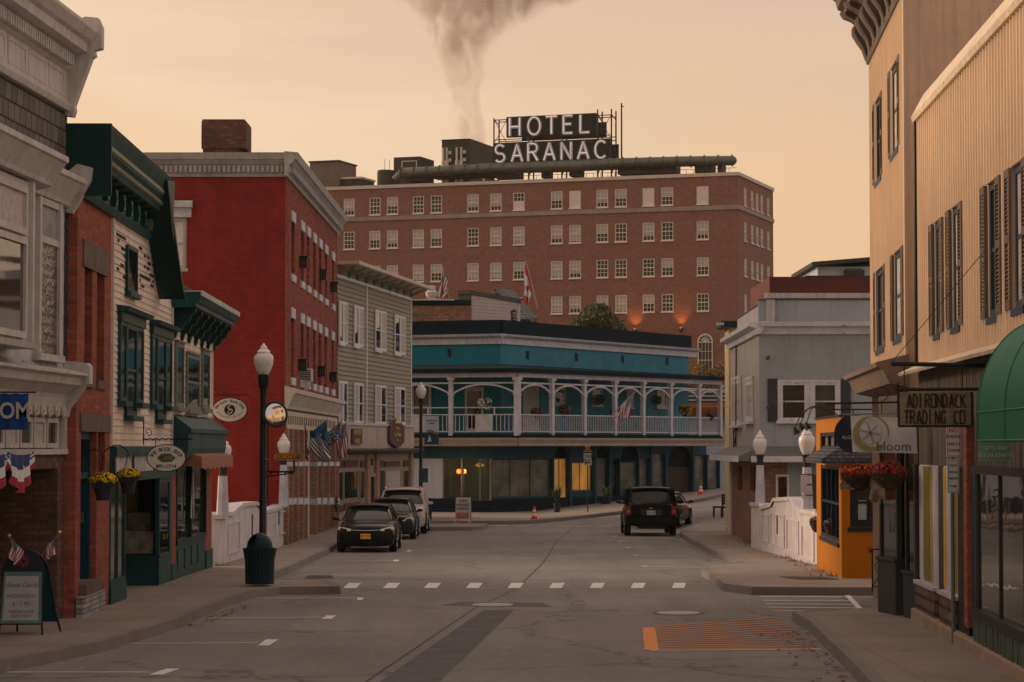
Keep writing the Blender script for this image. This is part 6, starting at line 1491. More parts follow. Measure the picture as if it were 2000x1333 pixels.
window(j1.o, r, .08, NAVY, GL['dark'], t=.08, nx=4, ny=2, sill=.06, mt=.05, proud=.06); window(j1.o, rt, .08, NAVY, paint('stained_glass', px(110, 84, 50), .3, .7, 9), t=.08, nx=3, ny=1, sill=.04, mt=.12, proud=.06)
o = window(j2.o, rf, .08, NAVY, GL['dark'], t=.1, nx=2, ny=2, sill=.08, mt=.05, proud=.04)
for a in (.18, .72): MB().box(a, a + .17, -.0, .02, .15, .55).build('menu_card', paint('menu_paper', px(130, 124, 116), .6), o)
m = MB(); 
m.box(-.04, j1.L + .02, -.04, .1, zt, zt + .04); m.build('roof_trim', NAVY, j1.o)
ra = j1.r(1611, 1642, 884, 905); m = MB(); za_ = ra[3]; 
m.add([(ra[0] - .1, -.02, za_ + .12), (j1.L + .1, -.02, za_ + .12), (j1.L + .3, -.42, za_ - .12), (ra[0] - .1, -.42, za_ - .12), (ra[0] - .1, -.42, za_ - .22), (j1.L + .3, -.42, za_ - .22), (j1.L + .1, 0, za_ - .2), (ra[0] - .1, 0, za_ - .2), (j1.L + .1, .6, za_ + .12), (j1.L + .3, .6, za_ - .12), (j1.L + .3, .6, za_ - .22)], [(0, 1, 2, 3), (3, 2, 5, 4), (4, 5, 6, 7), (1, 8, 9, 2), (2, 9, 10, 5)]); m.build('shingled_hood', brick('hood_shingle', px(84, 74, 70), px(60, 54, 52), px(30, 28, 28), .14, .07, .012), j1.o)
rehang(je, [j1, j2])
# green dome awning on M
b = M_
GRN = paint('awning_green', px(18, 72, 50), .6, .1, 1, streak=.15, grime=.15)
ua, ub_ = b.L - (26.4 - 23) * 1.0, b.L + 2
Yw = 26.3; ua = (36.5 - Yw) / cos(.045)
e = empty('dome_awning', b.w(ua, 0, 2.77), b.o.rotation_euler.z, 'rounded green fabric awning with straight valance at the right edge', 'awning')
m = MB(); n = 14; pr_ = [(-.72, 0), (-.72, .3)] + [(-.72 * cos(pi / 2 * i / n), .3 + .98 * sin(pi / 2 * i / n)) for i in range(1, n + 1)]
k = 7; Lw = 4.2
vs = []; 
# quarter-dome end (wedge panels) then a straight run
def ring(a): # a 0..90: heading of the vertical rib; 0 = along -x (towards far end), 90 = out from the wall
    return [(-0.0 - .0 + .72 - .72 * cos(R(a)) * 1.0 * (abs(y) / .72) , -abs(y) * sin(R(a)), z) for y, z in pr_]
rings = [ring(a) for a in (0, 12, 24, 36, 48, 60, 72, 84, 90)] + [[(.72 + i * .6, y, z) for y, z in pr_] for i in range(1, 7)]
N = len(pr_)
m.add([v for r_ in rings for v in r_], [(i * N + j, (i + 1) * N + j, (i + 1) * N + j + 1, i * N + j + 1) for i in range(len(rings) - 1) for j in range(N - 1)])
o = m.build('canopy', GRN, e, smooth=True, fix=False)
m = MB()
for r_ in (rings[0], rings[3], rings[6], rings[8], rings[11]): m.tube(r_, .012, 5)
m.tube([r_[0] for r_ in rings], .014, 5); m.tube([r_[1] for r_ in rings], .012, 5); m.build('frame', GRN, e)
e = empty('craft_sign', b.w(ua + .1, -.55, 2.62), 0, 'small green sign lettered gifts and local crafts below the dome awning', 'sign')
p0, p1 = at(1915, 864, 27.0), at(1974, 900, 27.0); e.location = ((p0.x + p1.x) / 2, 27.0, (p0.z + p1.z) / 2); w, h = (p1.x - p0.x) / 2, (p0.z - p1.z) / 2
MB().box(-w, w, 0, .02, -h, h).build('board', paint('pale_green_board', px(84, 110, 88), .6, .15, 4), e); text('GIFTS AND', .055, WHITE, e, (0, -.004, .035), bold=.001); text('LOCAL CRAFTS', .055, WHITE, e, (0, -.004, -.045), bold=.001)
m = MB(); m.tube([(-w * .8, 0, h), (-w * .8, 0, h + .12)], .006, 4); m.tube([(w * .8, 0, h), (w * .8, 0, h + .12)], .006, 4); m.build('hanger', BLACK, e)
# ------------------------------------------------------------------ foliage and flowers
def leafm(name, c, tr=.0):
    if name in MATS: return MATS[name]
    m, t, b = newmat(name); v = vec(t); f = noise(t, v, 6, 3)
    link(t, mixc(t, rng(t, f, .35, .65, 0, 1), tuple(x * .45 for x in c), tuple(min(.9, x * 1.6) for x in c)), b.inputs['Base Color']); b.inputs['Roughness'].default_value = .8; MATS[name] = m; return m
def leaves(m, n, f, s0, s1, rnd):
    for _ in range(n):
        x, y, z = f(); s = rnd.uniform(s0, s1)
        a = Vector((rnd.gauss(0, 1), rnd.gauss(0, 1), rnd.gauss(0, 1))).normalized(); b = a.orthogonal().normalized(); c = a.cross(b); th = rnd.random() * 6.28
        d = b * cos(th) + c * sin(th); g = a.cross(d); c0 = Vector((x, y, z))
        m.poly([c0 - d * s, c0 + g * s * .5, c0 + d * s, c0 - g * s * .5])
def ball(rnd, c, r, zs=1.0, shell=.55):
    def f():
        while 1:
            v = Vector((rnd.uniform(-1, 1), rnd.uniform(-1, 1), rnd.uniform(-1, 1)))
            if shell < v.length < 1 + rnd.uniform(0, .12): return (c[0] + v.x * r, c[1] + v.y * r, c[2] + v.z * r * zs)
    return f
def tree(loc, blobs, label, lm, n=900, s=(.12, .26), th=3, cat='tree', name='leafy_tree'):
    e = empty(name, loc, 0, label, cat); rnd = random.Random(int(abs(loc[0] * 10)) + 3)
    m = MB()
    for (x, y, z, r) in blobs: leaves(m, int(n * r * r), ball(rnd, (x, y, z), r, .9, .2), s[0], s[1], rnd)
    m.build('crown', lm, e, fix=False)
    m = MB(); m.tube([(0, 0, 0), (.05, 0, th * .5), (0, 0, th)], [.22, .16, .1], 8)
    for (x, y, z, r) in blobs[:6]: m.tube([(0, 0, th * .7), (x * .5, y * .5, (z + th) / 2), (x, y, z)], [.09, .05, .02], 5)
    m.build('trunk', paint('bark', px(60, 48, 38), .9, .4, 6), e); return e
LF = leafm('tree_leaf', px(62, 60, 32)); LF2 = leafm('autumn_leaf', px(100, 70, 32))
p = at(1165, 640, 165)
tree((p.x, 165, p.z - 4.5), [(0, 0, 4.9, 1.3), (-.9, 0, 4.3, 1.0), (1.0, 0, 4.2, 1.1), (0, .5, 3.6, 1.5), (-1.5, 0, 3.6, .9), (.3, 0, 5.5, .7)], 'rounded dull green tree in front of the hotel wall above the porch building roof', LF, 520, (.1, .2))
p = at(1382, 745, 160)
tree((p.x - .2, 158, p.z - 3), [(-.6, 0, 3.4, .8), (.5, 0, 3.3, .75), (0, 0, 2.7, .9), (-1.0, 0, 2.8, .6), (1.1, 0, 3.6, .6)], 'small yellowing tree beside the arched hotel window, right of the teal building', LF2, 420, (.08, .18))
p0, p1 = at(1352, 762, 150), at(1420, 762, 150)
q = Fac('side_shop', (p0.x - 1, 150), (p1.x + 4, 150), 'low pale clapboard shop with an orange awning seen through the right end of the porch')
m = MB(); m.box(0, q.L, 0, 5, zb, p0.z); clap(m, 0, q.L, 1.5, p0.z, .25, proud=.04); m.build('wall', paint('pale_blue_clapboard', px(150, 138, 130)), q.o)
z0_, z1_ = q.z(1360, 814), q.z(1360, 793); m = MB(); m.pr([(0, z1_ + .2), (-.9, z1_ - .1), (-.9, z0_), (0, z0_)], .3, q.L, 'x'); m.build('awning', paint('orange_awning', px(110, 50, 24), .7), q.o)
MB().box(0, q.L, -.03, 0, z1_ + .2, z1_ + .9).build('sign_band', DK, q.o)
# shrubs / weeds
def weeds(locs):
    m = MB(); rnd = random.Random(9)
    for (x, y) in locs:
        z = gz(x, y) + .15
        for _ in range(22):
            a = rnd.random() * 6.28; h = rnd.uniform(.04, .17); l = rnd.uniform(.03, .16)
            bx, by = x + rnd.gauss(0, .18), y + rnd.gauss(0, .18); m.poly([(bx - .008, by, z), (bx + .008, by, z), (bx + l * cos(a), by + l * sin(a), z + h)])
    tag(m.build('weeds', leafm('weed_leaf', px(58, 60, 34)), fix=False), 'thin weeds along wall bottoms', None, None, 'stuff')
weeds([(-6.95, 57.3), (7.0, 57.5), (7.1, 60.5), (7.1, 63), (7.4, 74), (7.5, 76), (7.55, 77.2), (7.6, 79), (6.7, 51), (6.9, 53.5), (-6.9, 66)])
SOIL = paint('soil', px(44, 34, 28), .9)
def mum(m, rnd, c, r, n, zs=.6):
    for _ in range(n):
        while 1:
            v = Vector((rnd.uniform(-1, 1), rnd.uniform(-1, 1), rnd.uniform(-.25, 1)))
            if .78 < v.length < 1.02: break
        p = Vector((c[0] + v.x * r, c[1] + v.y * r, c[2] + v.z * r * zs)); s = rnd.uniform(.018, .03); nrm = v.normalized(); a = nrm.orthogonal().normalized(); b = nrm.cross(a)
        m.add([p + nrm * s * .5] + [p + (a * cos(k * pi / 3) + b * sin(k * pi / 3)) * s for k in range(6)], [(0, k + 1, (k + 1) % 6 + 1) for k in range(6)])
MUMG = leafm('mum_leaf', px(40, 52, 26)); YEL = leafm('yellow_flower', px(214, 118, 6)); REDF = leafm('red_flower', px(120, 24, 18)); ORF = leafm('orange_flower', px(176, 62, 16))
POTP = paint('purple_plastic_pot', px(40, 34, 38), .4, .1, 3)
def basket(loc, label, flowers, r=.24, kind='pot', arm=None, grp=None, mats=None, seed=1, name='flower_basket', droop=0):
    e = empty(name, loc, 0, label, 'flower basket', grp); rnd = random.Random(seed)
    if kind == 'pot': MB().lathe([(r * .5, -.26), (r * .74, 0), (r * .8, .0), (r * .8, .03), (r * .7, .03)], n=16).build('pot', POTP, e)
    else:
        MB().lathe([(r * .25, -.22), (r * .6, -.17), (r * .86, -.04), (r * .92, .04)], n=14).build('pot', paint('coir_basket', px(62, 42, 32), .9, .5, 8), e)
    m = MB(); leaves(m, 420, ball(rnd, (0, 0, .02), r * .96, .62, .4), .02, .04, rnd); m.build('foliage', MUMG, e, fix=False)
    for i, (mt, n) in enumerate(flowers):
        m = MB(); mum(m, rnd, (0, 0, .05), r * 1.0, n); m.build('flowers', mt, e, fix=False)
    if droop:
        m = MB()
        for _ in range(150):
            a = rnd.uniform(2.2, 4.4); l = rnd.uniform(.1, droop); x, y = r * .8 * cos(a), r * .8 * sin(a) * .6; m.add([(x, y, 0), (x + rnd.gauss(0, .03), y, -l), (x + .008, y, -l), (x + .012, y, 0)], [(0, 1, 2, 3)])
        m.build('trailing_stems', leafm('dry_stem', px(120, 96, 72)), e, fix=False)
    m = MB()
    for a in (0, 2.1, 4.2): m.tube([(r * .8 * cos(a), r * .8 * sin(a), .0), (0, 0, .42)], .004, 4)
    m.build('hanger', BLACK, e); 
    return e
# ------------------------------------------------------------------ street lamps
GLOBE, t_, b_ = newmat('lamp_globe_glass'); b_.inputs['Base Color'].default_value = px(205, 180, 168) + (1,); b_.inputs['Roughness'].default_value = .35; b_.inputs['Transmission Weight'].default_value = .0; b_.inputs['Subsurface Weight'].default_value = .6; b_.inputs['Subsurface Radius'].default_value = (.1, .1, .1); b_.inputs['Coat Weight'].default_value = .3
gcol = mixc(t_, rng(t_, noise(t_, vec(t_, 'obj', (8, 8, 1.5)), 2, 4), .4, .75, 0, .6), px(208, 184, 172), px(150, 128, 118)); link(t_, gcol, b_.inputs['Base Color'])
GP = [(.085, 0), (.11, .03), (.15, .10), (.19, .22), (.2, .31), (.185, .38), (.13, .43), (.125, .45), (.14, .455), (.1, .5), (.07, .52), (.075, .535), (.06, .56), (.03, .6), (.012, .63), (.0, .635)]
POLE = paint('black_pole_paint', px(18, 20, 23), .35, .25, 3, coat=.3)
def black_lamp(x, y, H, label, s=1.0, fac=None):
    e = empty('street_lamp', (x, y, gz(x, y) + .15), 0, label, 'street lamp')
    MB().lathe([(.2, 0), (.2, .06), (.16, .1), (.16, .5), (.12, .6), (.1, .75), (.075, .8), (.07, H - 1.6), (.062, H - 1.06)], n=18).build('pole', POLE, e, smooth=True)
    m = MB(); 
    for z in (H - 2.6, H - 2.35, 1.6): MB().lathe([(.078, z), (.092, z + .02), (.078, z + .04)], n=16).build('ring', POLE, e)
    m.lathe([(.07, H - 1.06), (.075, H - .9), (.10, H - .86), (.12, H - .72), (.125, H - .64), (.10, H - .62)], n=16); m.build('collar', POLE, e)
    MB().lathe([(r * s, z * s) for r, z in GP], (0, 0, H - .63), 24).build('globe', GLOBE, e, smooth=True); return e
pl = at(513, 1140, 48.2); L1 = black_lamp(pl.x, 48.2, at(513, 671, 48.2).z - gz(pl.x, 48.2) - .15, 'tall black street lamp with a white acorn globe at the near crossing')
pl2 = at(822, 900, 103); L2 = black_lamp(pl2.x, 103, at(822, 750, 103).z - gz(pl2.x, 103) - .15, 'black street lamp with a town banner at the far corner by the white car', 1.12)
# convex mirror on the near lamp
zc = at(537, 810, 48).z
e = empty('convex_mirror', (at(537, 810, 47.9).x, 47.9, zc), R(28), 'round convex traffic mirror fixed to the near black street lamp', 'mirror'); e.rotation_euler.x = R(-9)
MIR, t_, b_ = newmat('mirror_surface'); b_.inputs['Base Color'].default_value = (.75, .75, .75, 1); b_.inputs['Metallic'].default_value = 1; b_.inputs['Roughness'].default_value = .1
m = MB(); m.lathe([(.001, .05)] + [(.25 * sin(a), .05 * cos(a * .9) - .0) for a in [i * .16 for i in range(1, 10)]], n=28); m.xf(Matrix.Rotation(pi / 2, 4, 'X')); m.build('mirror_face', MIR, e, smooth=True)
m = MB(); m.lathe([(.24, -.02), (.265, -.01), (.27, .02), (.25, .03)], n=28); m.lathe([(.02, -.04), (.24, -.02)], n=20); m.xf(Matrix.Rotation(pi / 2, 4, 'X')); m.build('rim', POLE, e); MB().tube([(-.05, .03, 0), (-.25, .1, -.0)], .02, 6).build('arm', POLE, e)
# street name sign
p0, p1 = at(539, 885, 47.6), at(585, 899, 47.6)
SIGNO = paint('old_orange_sign', px(96, 56, 20), .6, .3, 5); LETG = paint('gold_letter', px(176, 108, 30), .6)
e = empty('street_name_sign', ((p0.x + p1.x) / 2, 47.6, (p0.z + p1.z) / 2), R(4), 'orange street name sign reading DORSEY ST beside the black lamp', 'sign'); w, h = (p1.x - p0.x) / 2, (p0.z - p1.z) / 2
m = MB(); m.box(-w, w, 0, .02, -h, h); m.build('plate', SIGNO, e); m = MB(); m.box(-w, w, -.006, 0, h - .012, h); m.box(-w, w, -.006, 0, -h, -h + .012); m.build('border', LETG, e)
text('DORSEY', .115, LETG, e, (-.05, -.006, 0), bold=.003); text('ST', .06, LETG, e, (w * .78, -.006, .02))
m = MB(); zz = at(540, 922, 47.6).z - e.location.z; m.tube([(w * .55, .0, zz), (w * .55, 0, -h)], .02, 6); m.tube([(-w - .2, .3, zz), (w * .55, 0, zz)], .02, 6); m.tube([(-w - .2, .3, zz - .1), (w * .5, 0, zz - .02)], .014, 6)
for k in range(4): m.tube([(-w - .1 + k * .14, .2 - k * .05, zz), (-w - .1 + k * .14, .2 - k * .05, zz - .08)], .012, 4)
m.build('bracket', POLE, e)
# banner on the far lamp
p0, p1 = at(829, 813, 103), at(857, 868, 103)
e = empty('town_banner', (p0.x, 103, (p0.z + p1.z) / 2), 0, 'white and teal street banner lettered SARANAC LAKE on the far lamp', 'banner'); w, h = p1.x - p0.x, p0.z - p1.z
m = MB(); m.box(0, w, -.01, .01, -h / 2 + h * .42, h / 2); m.build('cloth', paint('banner_white', px(150, 140, 138), .7), e); m = MB(); m.box(0, w, -.01, .01, -h / 2, -h / 2 + h * .42); m.build('lower_cloth', paint('banner_teal', px(28, 52, 60), .7), e)
m = MB(); m.pr([(w * .1, -.02), (w * .5, .02), (w * .95, -.12), (w * .9, -.2), (w * .5, -.1), (w * .15, -.08)], -.016, -.01, 'y'); m.build('mountain_motif', paint('banner_orange', px(130, 78, 34), .7), e)
m = MB(); m.pr([(w * .2, -.5), (w * .36, -.2), (w * .5, -.48)], -.016, -.01, 'y'); m.build('sail_motif', paint('banner_white', px(150, 140, 138)), e)
text('SARANAC', .105, BLACK, e, (w / 2, -.014, h * .34)); text('LAKE', .105, BLACK, e, (w / 2, -.014, h * .24))
m = MB(); m.tube([(-.15, 0, h / 2 + .02), (w + .1, 0, h / 2 + .02)], .015, 5); m.tube([(-.15, 0, -h / 2), (w + .1, 0, -h / 2)], .015, 5); m.build('rod', POLE, e)
p0, p1 = at(818, 915, 102.8), at(836, 943, 102.8); e = empty('sign_back', ((p0.x + p1.x) / 2, 102.8, (p0.z + p1.z) / 2), 0, 'dark back of a traffic sign fixed low on the far lamp post', 'sign'); MB().box((p0.x - p1.x) / 2, (p1.x - p0.x) / 2, -.01, .01, (p1.z - p0.z) / 2, (p0.z - p1.z) / 2).build('plate', paint('sign_back_metal', px(44, 52, 52), .5), e, bev=.03); MB().box(-.02, .02, .01, .06, -.2, .2).build('clamp', BLACK, e)
# concrete bridge lamps
CPOST = paint('concrete_lamp_post', px(158, 138, 130), .8, .25, 2.5, streak=.4, chip=px(90, 76, 68), bmp=.4)
def bridge_lamp(x, y, gpx, gtop, gbot, pbot, label, s):
    zt, z0, zp = at(gpx, gtop, y).z, at(gpx, gbot, y).z, at(gpx, pbot, y).z
    e = empty('bridge_lamp', (x, y, zp), 0, label, 'street lamp', 'concrete globe lamps on the bridge parapets'); H = z0 - zp
    MB().lathe([(.155, 0), (.145, .3), (.11, H - .32), (.105, H - .3)], n=8).build('post', CPOST, e); MB().lathe([(.12, H - .3), (.09, H - .28), (.1, H - .1), (.13, H), (.1, H + .01)], n=14).build('collar', paint('rusty_collar', px(40, 36, 34), .7, .5, 6), e)
    MB().lathe([(r * s, z * (zt - z0) / .635) for r, z in GP], (0, 0, H), 22).build('globe', GLOBE, e, smooth=True); return e
bridge_lamp(-7.0, 58.6, 437, 851, 905, 1014, 'concrete globe lamp at the near end of the left bridge parapet', 1.05)
bridge_lamp(-7.0, 74.2, 533, 846, 889, 990, 'concrete globe lamp at the far end of the left bridge parapet', 1.0)
bridge_lamp(7.42, 72.4, 1489, 840, 889, 987, 'concrete globe lamp at the far end of the right parapet', 1.05)
r4 = bridge_lamp(7.37, 60.5, 1571, 832, 889, 1006, 'concrete globe lamp nearest the orange cafe, small signs strapped to it', 1.05)
m = MB(); m.box(-.17, -.03, -.17, -.14, .55, 1.0); m.box(-.15, -.05, -.17, -.14, .4, .52); m.build('strapped_sign', WHITE, r4); m = MB(); [m.lathe([(.14, z), (.15, z), (.15, z + .02), (.14, z + .02)], n=10) for z in (.48, .75, 1.0)]; m.build('strap', BLACK, r4)
# ------------------------------------------------------------------ litter bin
pb = on(506, 1145, .15); TGREEN = paint('bin_green', px(18, 33, 34), .4, .25, 5)
e = empty('litter_bin', (pb.x, 46.8, gz(pb.x, 46.8) + .15), 0, 'dark green slatted litter bin with domed lid at the near left corner', 'litter bin')
m = MB()
for k in range(26):
    a = 2 * pi * k / 26; ca, sa = cos(a), sin(a); w_ = .028
    m.add([(r * ca - sgn * w_ * sa, r * sa + sgn * w_ * ca, z) for r, z in ((.275, .04), (.285, .5), (.33, .72)) for sgn in (-1, 1)] + [((r - .02) * ca - sgn * w_ * sa, (r - .02) * sa + sgn * w_ * ca, z) for r, z in ((.275, .04), (.285, .5), (.33, .72)) for sgn in (-1, 1)],
          [(0, 1, 3, 2), (2, 3, 5, 4), (6, 8, 9, 7), (8, 10, 11, 9), (0, 2, 8, 6), (2, 4, 10, 8), (1, 7, 9, 3), (3, 9, 11, 5), (4, 5, 11, 10)])
m.build('slats', TGREEN, e)
m = MB(); [m.lathe([(.25, z), (.268, z), (.268, z + .04), (.25, z + .04)], n=24) for z in (.06, .42, .64)]; m.lathe([(.2, .03), (.235, .05), (.245, .66)], n=20); m.build('liner', paint('bin_liner_black', px(10, 14, 15), .6), e)
m = MB(); n = 20
for i in range(n):                                                   # dome with a mouth
    a0, a1 = 2 * pi * i / n, 2 * pi * (i + 1) / n
    for j in range(6):
        if j in (1, 2, 3) and i in (10, 11, 12, 13): continue
        b0, b1 = pi / 2 * j / 6, pi / 2 * (j + 1) / 6
        m.add([(.25 * cos(b) * cos(a), .25 * cos(b) * sin(a), .74 + .28 * sin(b)) for a, b in ((a0, b0), (a1, b0), (a1, b1), (a0, b1))], [(0, 1, 2, 3)])
m.lathe([(.24, .66), (.27, .68), (.27, .74), (.24, .75)], n=20); m.build('lid', TGREEN, e, fix=False)
# ------------------------------------------------------------------ cones
CONE = paint('orange_cone', px(215, 50, 26), .5, .1, 3); REFL = paint('reflective_band', px(205, 180, 170), .4, .1, 4)
def cone(x, y, h, label):
    e = empty('traffic_cone', (x, y, gz(x, y) + .005), 0, label, 'traffic cone', 'orange traffic cones'); r = lambda z: .17 - .135 * z / h
    MB().lathe([(r(0), .03), (r(h) , h - .01), (r(h) * .6, h)], n=18).build('cone_body', CONE, e, smooth=True); MB().box(-.19, .19, -.19, .19, 0, .035).build('base', CONE, e, bev=.01)
    for a, c in ((.42, .60), (.68, .80)): MB().lathe([(r(h * a) + .003, h * a), (r(h * c) + .003, h * c)], n=18).build('reflective_band', REFL, e, smooth=True)
p = on(1043.5, 1022); cone(p.x, p.y, .73, 'orange traffic cone standing in the road near the centre, before the shop windows')
p = on(1368.5, 972); cone(p.x, p.y, .73, 'orange traffic cone at the kerb up the hill, right of the parked dark cars')
p = at(1283, 952, 128); cone(p.x, 128, .73, 'orange traffic cone mostly hidden behind the roof of the black car')
# ------------------------------------------------------------------ A-boards
def aboard_white():
    p = on(905, 1021, .15); e = empty('white_sandwich_board', (p.x, p.y, gz(p.x, p.y) + .15), R(-8), 'white plastic sandwich board with scribbled text on the far corner', 'sandwich board'); h = 1.05; w = .31
    def leaf(sg, nm, tilt):
        o = empty(nm, (0, 0, 0)); return o
    for sg, nm in ((-1, 'front_panel'), (1, 'back_panel')):
        m = MB(); a = .24
        def P(x, z, d=0): return (x, sg * (a * (1 - z / h) + .02) + sg * d, z)
        for (x0, x1, z0, z1) in ((-w, w, .12, h), (-w, -w + .05, 0, .12), (w - .05, w, 0, .12)):
            m.add([P(x0, z0), P(x1, z0), P(x1, z1), P(x0, z1), P(x0, z0, .03), P(x1, z0, .03), P(x1, z1, .03), P(x0, z1, .03)], [(0, 3, 2, 1), (4, 5, 6, 7), (0, 1, 5, 4), (1, 2, 6, 5), (2, 3, 7, 6), (3, 0, 4, 7)])
        o = m.build(nm, WHITE, e)
        if sg == -1:
            m = MB(); m.add([P(-w + .04, .16, .033), P(w - .04, .16, .033), P(w - .04, .42, .033), P(-w + .04, .42, .033)], [(0, 1, 2, 3)]); m.build('orange_poster', paint('poster_orange', px(150, 72, 30), .7), o)
            rx = pi / 2 - math.atan2(.24, 1.05)
            for s_, z, c_ in (('OPEN', .9, BLACK), ('MON-SAT', .74, BLACK), ('COME IN', .58, BLACK), ('THIS WAY', .33, WHITE), ('<---', .22, BLACK)):
                text(s_, .15 if z > .5 else .09, c_, o, (0, P(0, z, .042)[1], z), rot=(rx, 0, 0), sx=.85)
    MB().box(-.1, .1, -.04, .04, h - .02, h + .03).build('hinge', BLACK, e)
aboard_white()
def aboard_black():
    pL, pR = on(22, 1226, .15), on(78, 1230, .15); p = (pL + pR) / 2; p.y = 33.7; p.x = at(50, 870, 33.7).x
    e = empty('chalk_sandwich_board', (p.x, p.y, gz(p.x, p.y) + .15), R(3), 'black arched sandwich board with handwritten white poster and two small flags', 'sandwich board'); H = 1.18; w = .27
    for sg, nm in ((-1, 'front_panel'), (1, 'back_panel')):
        def P(x, z, d=0): return (x + (.16 * (1 - z / H) if sg == 1 else 0), sg * (.30 * (1 - z / H) + .03 + d), z)
        n = 12; arch = [(-w, .14)] + [(-w * cos(pi * i / n), .86 + .30 * sin(pi * i / n)) for i in range(n + 1)] + [(w, .14)]
        m = MB(); m.add([P(x, z) for x, z in arch] + [P(x, z, .02) for x, z in arch], [tuple(range(len(arch))), tuple(range(2 * len(arch) - 1, len(arch) - 1, -1))] + [(i, i + 1, i + 1 + len(arch), i + len(arch)) for i in range(len(arch) - 1)])
        o = m.build(nm, paint('board_black', px(24, 24, 26), .5, .2, 3) if sg == -1 else TEALD, e)
        m = MB(); m.tube([P(-w - .03, 0), P(-w, .3), P(-w, .86)] + [P(x, z) for x, z in arch[2:-1]] + [P(w, .3), P(w + .03, 0)], .016, 6); m.build('tube_frame', BLACK, o)
        if sg == -1:
            m = MB(); m.add([P(-w - .01, .16, .03), P(w + .01, .16, .03), P(w - .01, .86, .03), P(-w + .01, .86, .03)], [(0, 1, 2, 3)]); m.build('poster_frame', paint('grey_green_frame', px(80, 88, 84), .5), o)
            m = MB(); m.add([P(-w + .02, .20, .034), P(w - .03, .20, .034), P(w - .05, .80, .034), P(-w + .04, .80, .034)], [(0, 1, 2, 3)]); m.build('poster', paint('poster_paper', px(140, 122, 112), .7, .08, 4), o)
            rx = pi / 2 - math.atan2(.30, H); ink = paint('ink', px(92, 78, 72), .7)
            for s_, z, sz, sh in (('Rock Candy', .68, .10, .3), ('WEDNESDAY', .53, .075, 0), ('4 - 7 PM', .42, .08, 0), ('HARRIS LANE', .32, .065, 0), ('STREET EVENT', .26, .05, 0)): text(s_, sz, ink, o, (0, P(0, z, .037)[1], z), rot=(rx, 0, 0), ext=.001, shear=sh, sx=.9)
            m = MB(); rr_ = random.Random(2)
            for k in range(12): a = k * pi / 6; c0 = (0, 1.0); m.tube([P(c0[0] + .03 * cos(a), c0[1] + .03 * sin(a), .028), P(c0[0] + .085 * cos(a), c0[1] + .085 * sin(a), .028)], .006, 4)
            m.build('red_flower_emblem', paint('emblem_red', px(140, 54, 48), .6), o)
    return e
aboard_black()
# ------------------------------------------------------------------ flags
def flagmat(name, kind):
    if name in MATS: return MATS[name]
    m, t, b = newmat(name); uv = nn(t, 'ShaderNodeUVMap'); s = nn(t, 'ShaderNodeSeparateXYZ'); link(t, uv.outputs[0], s.inputs[0]); u, v = s.outputs[0], s.outputs[1]
    red, wh, bl = px(132, 34, 36), px(176, 152, 146), px(28, 38, 66)
    if kind in ('us', 'thin'):
        if kind == 'thin': red = px(22, 28, 36)
        f = mth(t, 'MODULO', mth(t, 'FLOOR', mth(t, 'MULTIPLY', v, 13)), 2)
        c = mixc(t, f, red, wh)
        st = nn(t, 'ShaderNodeTexVoronoi', feature='F1', i_Scale=1.0, i_Randomness=0.0); mp = nn(t, 'ShaderNodeCombineXYZ'); link(t, mth(t, 'MULTIPLY', u, 22), mp.inputs[0]); link(t, mth(t, 'MULTIPLY', v, 16), mp.inputs[1]); link(t, mp.outputs[0], st.inputs['Vector'])
        cn = mixc(t, mth(t, 'LESS_THAN', st.outputs['Distance'], .3), px(26, 58, 76) if kind == 'thin' else bl, wh)
        c = mixc(t, mth(t, 'MULTIPLY', mth(t, 'LESS_THAN', u, .4), mth(t, 'GREATER_THAN', v, .4615)), c, cn)
    elif kind == 'ca':
        c = mixc(t, mth(t, 'MULTIPLY', mth(t, 'GREATER_THAN', u, .25), mth(t, 'LESS_THAN', u, .75)), px(158, 32, 30), wh)
        n_ = mth(t, 'ADD', mth(t, 'ABSOLUTE', mth(t, 'SUBTRACT', u, .5)), mth(t, 'MULTIPLY', mth(t, 'ABSOLUTE', mth(t, 'SUBTRACT', v, .5)), .5)); c = mixc(t, mth(t, 'LESS_THAN', n_, .14), c, px(158, 32, 30))
    else:
        c = mixc(t, rng(t, noise(t, uv.outputs[0], 9, 3), .5, .56, 0, .75 if kind == 'motto' else .15), px(22, 44, 70) if kind == 'motto' else px(18, 70, 88), wh if kind == 'motto' else px(40, 90, 60))
    link(t, c, b.inputs['Base Color']); b.inputs['Roughness'].default_value = .75
    try: b.inputs['Sheen Weight'].default_value = .1
    except Exception: pass
    MATS[name] = m; return m
def cloth(name, mat, par, fn, nu=20, nv=14):
    """fn(u, v) -> point; u along the fly, v up the hoist"""
    me = bpy.data.meshes.new(name); vs = [tuple(fn(i / nu, j / nv)) for j in range(nv + 1) for i in range(nu + 1)]
    fs = [(j * (nu + 1) + i, j * (nu + 1) + i + 1, (j + 1) * (nu + 1) + i + 1, (j + 1) * (nu + 1) + i) for j in range(nv) for i in range(nu)]
    me.from_pydata(vs, [], fs); uv = me.uv_layers.new(name='UVMap')
    for p in me.polygons:
        p.use_smooth = True
        for li, vi in zip(p.loop_indices, p.vertices): uv.data[li].uv = ((vi % (nu + 1)) / nu, (vi // (nu + 1)) / nv)
    me.materials.append(mat); o = bpy.data.objects.new(name, me); C.objects.link(o); o.parent = par; return o
